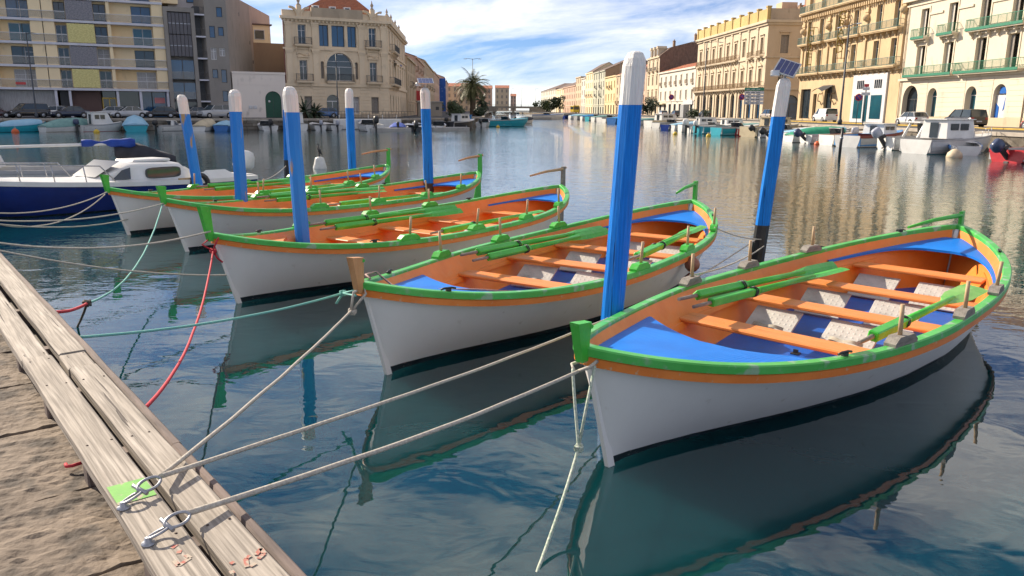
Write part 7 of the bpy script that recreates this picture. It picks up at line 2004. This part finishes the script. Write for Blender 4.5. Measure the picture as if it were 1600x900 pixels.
def car(label, kind, col, loc, ang, paneled=False, group='cars parked along the quays'):
    Lc, Wc, zb, zbelt, zr, fb_, ft, fe, fr_ = KINDS[kind]
    t = thing('parked_car', label, 'van' if kind == 'van' else 'car', loc, ang, group)
    w2 = Wc / 2
    def top(f):            # shoulder height
        if f < 0.03: return zb - 0.22
        if f < fb_: return zb - 0.10 + 0.10 * (f / fb_)
        return zbelt - (0.10 if kind == 'sedan' and f > 0.97 else 0)
    mb = MB(); rings = []
    for f in (0.0, 0.02, 0.06, 0.14, 0.22, 0.30, 0.45, 0.6, 0.75, 0.88, 0.95, 0.985, 1.0):
        x = Lc * (0.5 - f)
        k = 1 - 0.16 * max(0, (0.12 - f) / 0.12) ** 1.5 - 0.08 * max(0, (f - 0.9) / 0.1) ** 2
        zt = top(f); zl = 0.24 + 0.14 * (f < 0.02) + 0.14 * (f > 0.99)
        rings.append([(x, -w2 * k * 0.96, zl), (x, -w2 * k, 0.45), (x, -w2 * k, zt - 0.22), (x, -w2 * k * 0.93, zt), (x, 0, zt + 0.03), (x, w2 * k * 0.93, zt), (x, w2 * k, zt - 0.22), (x, w2 * k, 0.45), (x, w2 * k * 0.96, zl)])
    mb.loft(rings, closed=True, caps=True)
    mb.build('body', col, t)
    X = lambda f: Lc * (0.5 - f)
    gb_ = MB()
    wt = w2 * 0.78; wb = w2 * 0.92
    secs = [(X(fb_), X(fb_), zbelt - 0.02, zbelt), (X(fb_ + 0.02), X(ft), zbelt - 0.02, zr - 0.04), (X((ft + fe) / 2), X((ft + fe) / 2), zbelt, zr - 0.03), (X(fr_ - 0.02), X(fe), zbelt, zr - 0.05), (X(fr_), X(fr_), zbelt, zbelt + 0.02)]
    gb_.loft([[(xb, -wb, z0_), (xt, -wt, z1_), (xt, wt, z1_), (xb, wb, z0_)] for xb, xt, z0_, z1_ in secs], closed=True, smooth=False, caps=True)
    gh = gb_.build('glasshouse', CGLASS, t)
    rf = MB(); rf.loft([[(x, -wt * k, zr - 0.045 + dz), (x, -wt * 0.8 * k, zr - 0.01 + dz), (x, 0, zr + dz), (x, wt * 0.8 * k, zr - 0.01 + dz), (x, wt * k, zr - 0.045 + dz)] for x, k, dz in ((X(ft - 0.01), 0.98, -0.02), (X(ft + 0.05), 1.02, 0), (X((ft + fe) / 2), 1.03, 0.01), (X(fe - 0.02), 1.02, 0), (X(fe + 0.01), 0.98, -0.03))])
    rf.build('roof', col, t)
    for s in (1, -1):
        pl = MB()
        for fx, tx in ((fb_ + 0.015, ft), ((ft + fe) / 2 - 0.02, (ft + fe) / 2 - 0.01), (fr_ - 0.02, fe)):
            pl.bar((X(fx), s * (wb + 0.005), zbelt), (X(tx), s * (wt + 0.008), zr - 0.04), 0.05, 0.08)
        pl.build('pillars', col, t)
        if paneled:
            MB().add([(X(0.42), s * (wb + 0.012), zbelt - 0.02), (X(0.97), s * (wb + 0.012), zbelt - 0.02), (X(0.965), s * (wt + 0.015), zr - 0.05), (X(0.44), s * (wt + 0.015), zr - 0.05)], [(0, 1, 2, 3)]).build('side_panel', col, t)
        for f in (0.175, 0.80):
            w_ = link('wheel', WHEEL, t, (X(f), s * (w2 - 0.07), 0.325), (R(-90) * s, 0, 0)); link('rim', RIMM, w_)
            MB().lathe([(0.36, 0), (0.37, 0.02), (0.0, 0.021)], 18).build('wheel_arch', BLACK, t, (X(f), s * (w2 - 0.005), 0.36), (R(-90) * s, 0, 0))
        MB().box(X(0.035), X(0.015) + 0.02, s * w2 * 0.55, s * w2 * 0.84, zb - 0.30, zb - 0.17, bev=0.02).build('headlight', HEADL, t)
        MB().box(X(0.99), X(1.004), s * w2 * 0.60, s * w2 * 0.90, zbelt - 0.25, zbelt - 0.06, bev=0.008).build('tail_light', TAILL, t)
        MB().box(X(ft) + 0.25, X(ft) + 0.42, s * (w2 + 0.02), s * (w2 + 0.17), zbelt, zbelt + 0.11, bev=0.03).build('mirror', col, t)
    MB().box(X(0.0) - 0.02, X(0.0) + 0.035, -w2 * 0.5, w2 * 0.5, 0.34, 0.52).build('grille', BLACK, t)
    MB().box(X(1.0) - 0.012, X(1.0) + 0.0, -0.26, 0.26, 0.55, 0.66).build('number_plate', FRAMEW, t)
    if kind == 'van':
        MB().box(X(1.0) - 0.02, X(1.0) + 0.02, -w2 * 0.7, w2 * 0.7, 1.12, 1.55).build('rear_window', CGLASS, t)
    return t
PB = paint('black', (0.012, 0.013, 0.016)); PN = paint('navy', (0.012, 0.02, 0.05)); PS = paint('silver', (0.46, 0.47, 0.49)); PWh = paint('white', (0.75, 0.75, 0.74)); PBl = paint('blue', (0.06, 0.14, 0.32)); PGr = paint('grey', (0.25, 0.24, 0.23)); PRd = paint('red', (0.42, 0.02, 0.03)); PBe = paint('champagne', (0.46, 0.40, 0.32))
def carL(px, label, kind, col, da=180, y=7.5):
    k = (px - 800) / FPX
    base = Q0 + V2 * y
    s = (k * base.y - base.x) / (U2.x - k * U2.y)
    p = base + U2 * s
    return car(label, kind, col, (p.x, p.y, ZQ + 0.004), UA + R(da))
carL(8, 'dark red-brown car at the left edge of the left quay', 'hatch', paint('maroon', (0.05, 0.015, 0.02)), 0)
carL(60, 'black people carrier parked below the left lamp post', 'mpv', PB, 205)
carL(98, 'white car half hidden behind the black people carrier', 'hatch', PWh, 180, 10.5)
carL(122, 'dark navy saloon parked left of the brown garage door', 'sedan', PN, 200)
carL(186, 'silver car half hidden behind the front silver saloon', 'hatch', PS, 180, 10.0)
carL(213, 'silver saloon parked in front of the yellow entrance', 'sedan', PS, 192)
carL(262, 'black hatchback parked right of the silver saloon', 'hatch', PB, 178)
carL(311, 'grey car behind the leaning post', 'sedan', PGr, 205, 9.5)
carL(346, 'silver off-roader beside the worn blue and white post', 'suv', PS, 205)
carL(512, 'blue hatchback behind the cycads of the mansion', 'hatch', PBl, 180, 11.0)
aC = math.atan2(1, -0.065)
def carR(px, label, kind, col, off=0.0, da=0.0, **k):
    Y = (47.6 + off) / ((px - 800) / FPX + 0.065)
    return car(label, kind, col, (47.6 + off - 0.065 * Y, Y, ZQ + 0.004), aC + R(da), **k)
carR(1408, 'white hatchback parked by the big arch of the pale building', 'hatch', PWh)
carR(1489, 'black estate parked left of the blue poster window', 'mpv', PB, 0.6)
carR(1612, 'red car cut by the right edge of the picture', 'hatch', PRd)
carR(1275, 'white panel van parked outside the hotel entrance', 'van', PWh, 0.8, 0, paneled=True)
carR(1191, 'champagne van with side windows near the blue arched shop', 'mpv', PBe, 1.5)
carR(1092, 'dark blue car among the arcade of the classical block', 'hatch', PN, 1.0)
carR(1028, 'white car near the shop house with the red roof', 'hatch', PWh, 2.0)
carR(1048, 'dark car next to the grey cabinet', 'hatch', PB, 1.5)
# yellow bus
t = thing('yellow_bus', 'bright yellow bus on the far right-hand quay', 'bus', (47.5 - 0.065 * 335, 335, ZQ), aC)
YB = paint('yellow', (0.80, 0.55, 0.02))
MB().box(-5, 5, -1.25, 1.25, 0.4, 3.2, bev=0.15).build('body', YB, t)
for s in (1, -1):
    MB().box(-4.6, 4.4, s * 1.255 - 0.01, s * 1.255 + 0.01, 1.6, 2.7).build('side_window', CGLASS, t)
    for x in (-3.2, 3.0):
        w_ = link('wheel', WHEEL, t, (x, s * 1.15, 0.48), (R(-90) * s, 0, 0), (1.45, 1.45, 1.4)); link('rim', RIMM, w_)
for x in (-5.005, 5.005):
    MB().box(x - 0.01, x + 0.01, -1.05, 1.05, 1.5, 2.8).build('end_window', CGLASS, t)
# utility cabinet
t = thing('utility_cabinet', 'grey utility cabinet on the right quay beside the classical block', 'cabinet', on_z(1069, 184, ZQ), aC)
MB().box(-1.2, 1.2, -0.6, 0.6, 0, 2.6, bev=0.04).build('case', GELG, t); MB().box(-1.1, 1.1, -0.62, -0.605, 0.2, 2.4).build('door', PONT, t)

# ---------------------------------------------------------------- street furniture
LAMPM = mat('lamp_post_paint', (0.05, 0.06, 0.075), (0.035, 0.04, 0.05), rough=0.5, scale=4)
def lamp(label, p, H, arms, ang=0.0, r_=0.09):
    t = thing('street_lamp', label, 'lamp post', p, ang, 'street lamps on the quays')
    MB().lathe([(r_ * 2.0, 0), (r_ * 2.0, 0.5), (r_ * 1.3, 0.6), (r_, 1.2), (r_ * 0.6, H)], 10).build('post', LAMPM, t)
    for dx in arms:
        MB().tube([(0, 0, H - 0.12), (dx * 0.6, 0, H + 0.02), (dx, 0, H - 0.02)], [0.05, 0.04, 0.035], 6).build('arm', LAMPM, t)
        MB().box(dx - 0.35, dx + 0.35, -0.14, 0.14, H - 0.12, H - 0.021, bev=0.03).build('lantern', ALU, t)
    return t
pz = lambda px, y: on_z(px, y, ZQ)
q_ = Q0 + V2 * 1.2
def lq(px, y=1.2):
    k = (px - 800) / FPX; b = Q0 + V2 * y
    s = (k * b.y - b.x) / (U2.x - k * U2.y); p = b + U2 * s
    return (p.x, p.y, ZQ)
lamp('tall dark lamp post on the quay in front of the apartment block', lq(72), 9.4, (1.0,), UA + R(20))
lamp('tall dark lamp post in front of the mansion arch', lq(533, 4.5), 8.6, (0.6,), UA)
lamp('twin-armed tall lamp post rising behind the palm', (-9.0, 178, ZQ), 12.2, (-1.6, 1.6), 0)
def rq(px, off):
    Y = off / ((px - 800) / FPX + 0.065); return (off - 0.065 * Y, Y, ZQ)
lamp('tall curved-arm lamp post in front of the hotel', rq(1299, 41.8), 10.5, (-2.2, 2.2), aC, 0.12)
lamp('tall twin-armed lamp post in front of the classical block', rq(1089, 42.5), 13.0, (-2.5, 2.5), aC + R(90), 0.13)
lamp('distant lamp post by the yellow bus', rq(930, 42.5), 13.0, (1.2,), aC)
lamp('distant lamp post behind the big blue post', rq(961, 42.5), 14.0, (1.2,), aC)
for x, lab in ((-1.0, 'thin lamp mast on the bridge, left one'), (5.0, 'thin lamp mast on the bridge, middle one'), (14.0, 'thin lamp mast on the bridge, right one')):
    lamp(lab, (x, 505, 4.61), 11.0, (1.5,), 0, 0.12)
SGNP = mat('purple_blue_sign', (0.12, 0.06, 0.30), (0.10, 0.05, 0.26), rough=0.4)
def round_sign(p, ang, label, r_=0.35, z=2.5):
    t = thing('round_sign', label, 'road sign', p, ang, 'round no-parking signs')
    MB().tube([(0, 0, 0), (0, 0, z + r_)], 0.035, 8).build('post', LAMPM, t)
    MB().lathe([(0, 0), (r_ * 0.74, 0), (r_ * 0.74, 0.012), (0, 0.012)], 20).build('disc', SGNP, t, (0, -0.07, z), (R(90), 0, 0))
    mb = MB(); torus(mb, (0, -0.06, z), (0, 1, 0), (1, 0, 0), r_ * 0.86, r_ * 0.86, r_ * 0.13, 24, 6); mb.build('red_ring', REDS, t)
    MB().bar((-r_ * 0.55, -0.09, z + r_ * 0.55), (r_ * 0.55, -0.09, z - r_ * 0.55), 0.01, r_ * 0.2).build('red_bar', REDS, t)
round_sign(rq(1324, 45.2), R(-25), 'round purple no-parking sign outside the white shop front', 0.42, 3.0)
round_sign(rq(1147, 45.2), R(-25), 'round no-parking sign beside the blue shop windows of the classical block', 0.5, 3.6)
round_sign(rq(1040, 45.2), R(-25), 'distant round no-parking sign by the red-roofed shop house', 0.6, 4.2)
# direction sign with several boards
t = thing('direction_sign', 'road direction sign with one green and several white boards by the classical block', 'road sign', rq(1165, 45.5), R(-20))
for x in (-0.9, 0.9): MB().tube([(x, 0.06, 0), (x, 0.06, 5.0)], 0.05, 8).build('post', LAMPM, t)
SGR = mat('green_sign', (0.02, 0.22, 0.13), (0.02, 0.2, 0.11), rough=0.4)
for k2 in range(5):
    MB().box(-1.45, 1.45, -0.04, 0.0, 4.5 - k2 * 0.52, 4.95 - k2 * 0.52).build('board', SGR if k2 == 0 else FRAMEW, t)
    for j in range(3):
        MB().box(-1.2 + j * 0.75, -0.65 + j * 0.75, -0.046, -0.041, 4.66 - k2 * 0.52, 4.76 - k2 * 0.52).build('text_line', FRAMEW if k2 == 0 else LAMPM, t)
# posts with traffic plates by the hotel
t = thing('crossing_signpost', 'signpost with small white plates outside the hotel shop front', 'road sign', rq(1334, 45.0), R(-20))
MB().tube([(0, 0, 0), (0, 0, 4.4)], 0.06, 8).build('post', LAMPM, t)
for z, w_ in ((3.2, 0.9), (3.75, 0.7), (4.1, 0.5)):
    MB().box(-w_ / 2, w_ / 2, -0.09, -0.06, z, z + 0.32).build('plate', FRAMEW if z != 4.1 else REDS, t)
# small flower stall box / low building near the palm
t = thing('kiosk', 'low concrete kiosk beside the palm on the left quay tip', 'kiosk', (-13.5, 152, ZQ), R(10))
MB().box(-4.5, 0, 0, 4, 0, 2.6).build('wall', stone('kiosk_concrete', (0.36, 0.32, 0.27), 0.85), t); MB().box(-4.7, 0.2, -0.2, 4.2, 2.601, 2.8).build('roof', PONT, t)
MB().box(-3.4, -2.6, -0.03, -0.001, 0.05, 2.0).build('door', GELG, t); MB().box(-1.2, -0.6, -0.03, -0.001, 1.2, 1.8).build('vent', FRAMED, t)
# low railing along the mansion quay
for k2 in range(2):
    t = thing('quay_railing', ('dark iron railing along the quay left of the mansion corner', 'dark iron railing along the quay under the mansion side')[k2], 'railing', lb(30 + k2 * 8.2, -6.0), UA)
    railing(8.0, 1.0, IRON, sp=0.5, thick=0.03).build('bars', IRON, t)

# ---------------------------------------------------------------- palms, bushes, trees
PALMG = mat('palm_leaf', (0.13, 0.13, 0.04), (0.06, 0.075, 0.02), rough=0.6, scale=3)
PALMD = mat('dark_cycad_leaf', (0.025, 0.05, 0.018), (0.015, 0.03, 0.012), rough=0.55, scale=3)
PTRUNK = mat('palm_trunk', (0.16, 0.115, 0.075), (0.09, 0.065, 0.045), rough=0.9, scale=5, bump=0.04, bscale=9)
LEAFG = mat('bush_leaf', (0.055, 0.085, 0.03), (0.03, 0.055, 0.018), rough=0.6, scale=4)
def frond(mb, o, az, el, Lf, droop, wl, rr, n=13):
    o = Vector(o); d = Vector((math.cos(az) * math.cos(el), math.sin(az) * math.cos(el), math.sin(el)))
    side = Vector((-math.sin(az), math.cos(az), 0)); pts = []
    p = o.copy()
    for i in range(n + 1):
        pts.append(p.copy()); p = p + d * (Lf / n); d = (d + Vector((0, 0, -droop / n))).normalized()
    mb.tube(pts, [0.045 * (1 - 0.8 * i / n) for i in range(n + 1)], 4, cap=False)
    for i in range(1, n):
        t_ = pts[i + 1] - pts[i - 1]; t_.normalize()
        ln = wl * math.sin(math.pi * (0.12 + 0.83 * i / n))
        for k in (0, 0.5):
            q = pts[i].lerp(pts[i + 1], k)
            for s in (1, -1):
                e = q + side * s * ln * rr.uniform(0.7, 1.0) + t_ * ln * 0.55 + Vector((0, 0, -ln * rr.uniform(0.15, 0.5)))
                w_ = t_ * 0.055
                mb.add([q - w_, q + w_, e], [(0, 1, 2)])
def palm(label, p, H, nf, Lf, wl, r0, leafm, seed, droop=1.5, skirt=True, cat='palm tree', name='palm_tree', lean=0.0):
    rr = random.Random(seed); t = thing(name, label, cat, p)
    k = 14; pts = [(lean * (i / k) ** 2, 0, H * i / k) for i in range(k + 1)]
    MB().tube(pts, [r0 * (1.15 - 0.2 * i / k + 0.06 * (i % 2)) for i in range(k + 1)], 12).build('trunk', PTRUNK, t)
    mb = MB()
    for i in range(nf):
        az = rr.uniform(0, 2 * math.pi); u = i / nf
        el = R(80) - R(105) * u ** 0.8 + rr.uniform(-0.12, 0.12)
        frond(mb, (lean, 0, H - 0.1 + rr.uniform(-0.2, 0.2)), az, el, Lf * rr.uniform(0.8, 1.05), droop * rr.uniform(0.8, 1.3), wl, rr)
    setp(mb.build('crown', leafm, t), kind='stuff')
    if skirt:
        mb = MB()
        for i in range(26):
            az = rr.uniform(0, 2 * math.pi)
            frond(mb, (lean + 0.3 * math.cos(az), 0.3 * math.sin(az), H - 0.3), az, R(-60), Lf * 0.45, 0.8, wl * 0.5, rr, 6)
        setp(mb.build('dead_frond_skirt', PTRUNK, t), kind='stuff')
palm('big date palm with a drooping crown on the left quay tip', (-8.6, 170, ZQ), 6.2, 85, 4.9, 1.0, 0.55, PALMG, 3, 1.9)
palm('smaller dark palm tucked behind the big palm', (-6.8, 176, ZQ), 3.0, 30, 2.4, 0.8, 0.35, PALMD, 4, 1.4, False)
palm('left of two dark cycads in front of the mansion', lq(482, 3.5), 1.0, 40, 2.0, 0.35, 0.22, PALMD, 5, 1.1, False, 'cycad', 'cycad')
palm('right of two dark cycads in front of the mansion', lq(497, 4.0), 0.8, 34, 1.7, 0.3, 0.2, PALMD, 6, 1.1, False, 'cycad', 'cycad')
def bush(label, p, w_, h_, seed, n=900, m_=None, trunk=0.0, cat='bush', name='bush', leaf=0.22):
    rr = random.Random(seed); t = thing(name, label, cat, p)
    tr = MB()
    for i in range(5):
        a = rr.uniform(0, 6.28)
        tr.tube([(0, 0, 0), (0.15 * math.cos(a), 0.15 * math.sin(a), trunk + h_ * 0.3), (w_ * 0.3 * math.cos(a), w_ * 0.3 * math.sin(a), trunk + h_ * 0.75)], [0.10 * h_ / 4 + 0.03, 0.06, 0.02], 6)
    tr.build('trunk', PTRUNK, t)
    mb = MB(); cl = [(rr.gauss(0, w_ * 0.26), rr.gauss(0, w_ * 0.26), trunk + h_ * rr.uniform(0.25, 0.9), rr.uniform(0.16, 0.3) * w_) for _ in range(13)]
    for i in range(n):
        cx_, cy_, cz_, cr_ = cl[rr.randrange(len(cl))]
        v = Vector((rr.gauss(0, 1), rr.gauss(0, 1), rr.gauss(0, 1))); v = v.normalized() * cr_ * rr.uniform(0.5, 1.05)
        c = Vector((cx_, cy_, cz_)) + v
        a = Vector((rr.gauss(0, 1), rr.gauss(0, 1), rr.gauss(0, 1))).normalized() * leaf * rr.uniform(0.6, 1.2)
        b = a.orthogonal().normalized() * leaf * 0.5
        mb.add([c - a, c + b, c + a, c - b], [(0, 1, 2, 3)])
    setp(mb.build('foliage', m_ or LEAFG, t), kind='stuff')
bush('rounded green tree before the far white corner house, left one', (19.0, 455, ZQ), 9, 6.5, 11, 1500, None, 1.0, 'tree', 'street_tree', 0.6)
bush('dark green tree before the far houses, right one', (21.5, 395, ZQ), 6.5, 6.2, 12, 1500, PALMD, 1.2, 'tree', 'street_tree', 0.5)
bush('dark shrub on the right quay beside the big blue post', (36.0, 212, ZQ), 4.5, 4.0, 13, 1200, PALMD, 0.2, 'bush', 'bush', 0.3)
bush('green shrubs beside the kiosk left of the palm', (-11.6, 158, ZQ), 4.5, 3.0, 14, 1200, None, 0.1, 'bush', 'bush', 0.25)
bush('low green bushes at the foot of the palm', (-7.4, 166, ZQ), 2.4, 1.4, 15, 1000, PALMD, 0.1, 'bush', 'bush', 0.25)
bush('small hedge on the right quay behind the grey cabinet', rq(1080, 45), 3.0, 1.4, 16, 800, None, 0.05, 'hedge', 'hedge', 0.2)
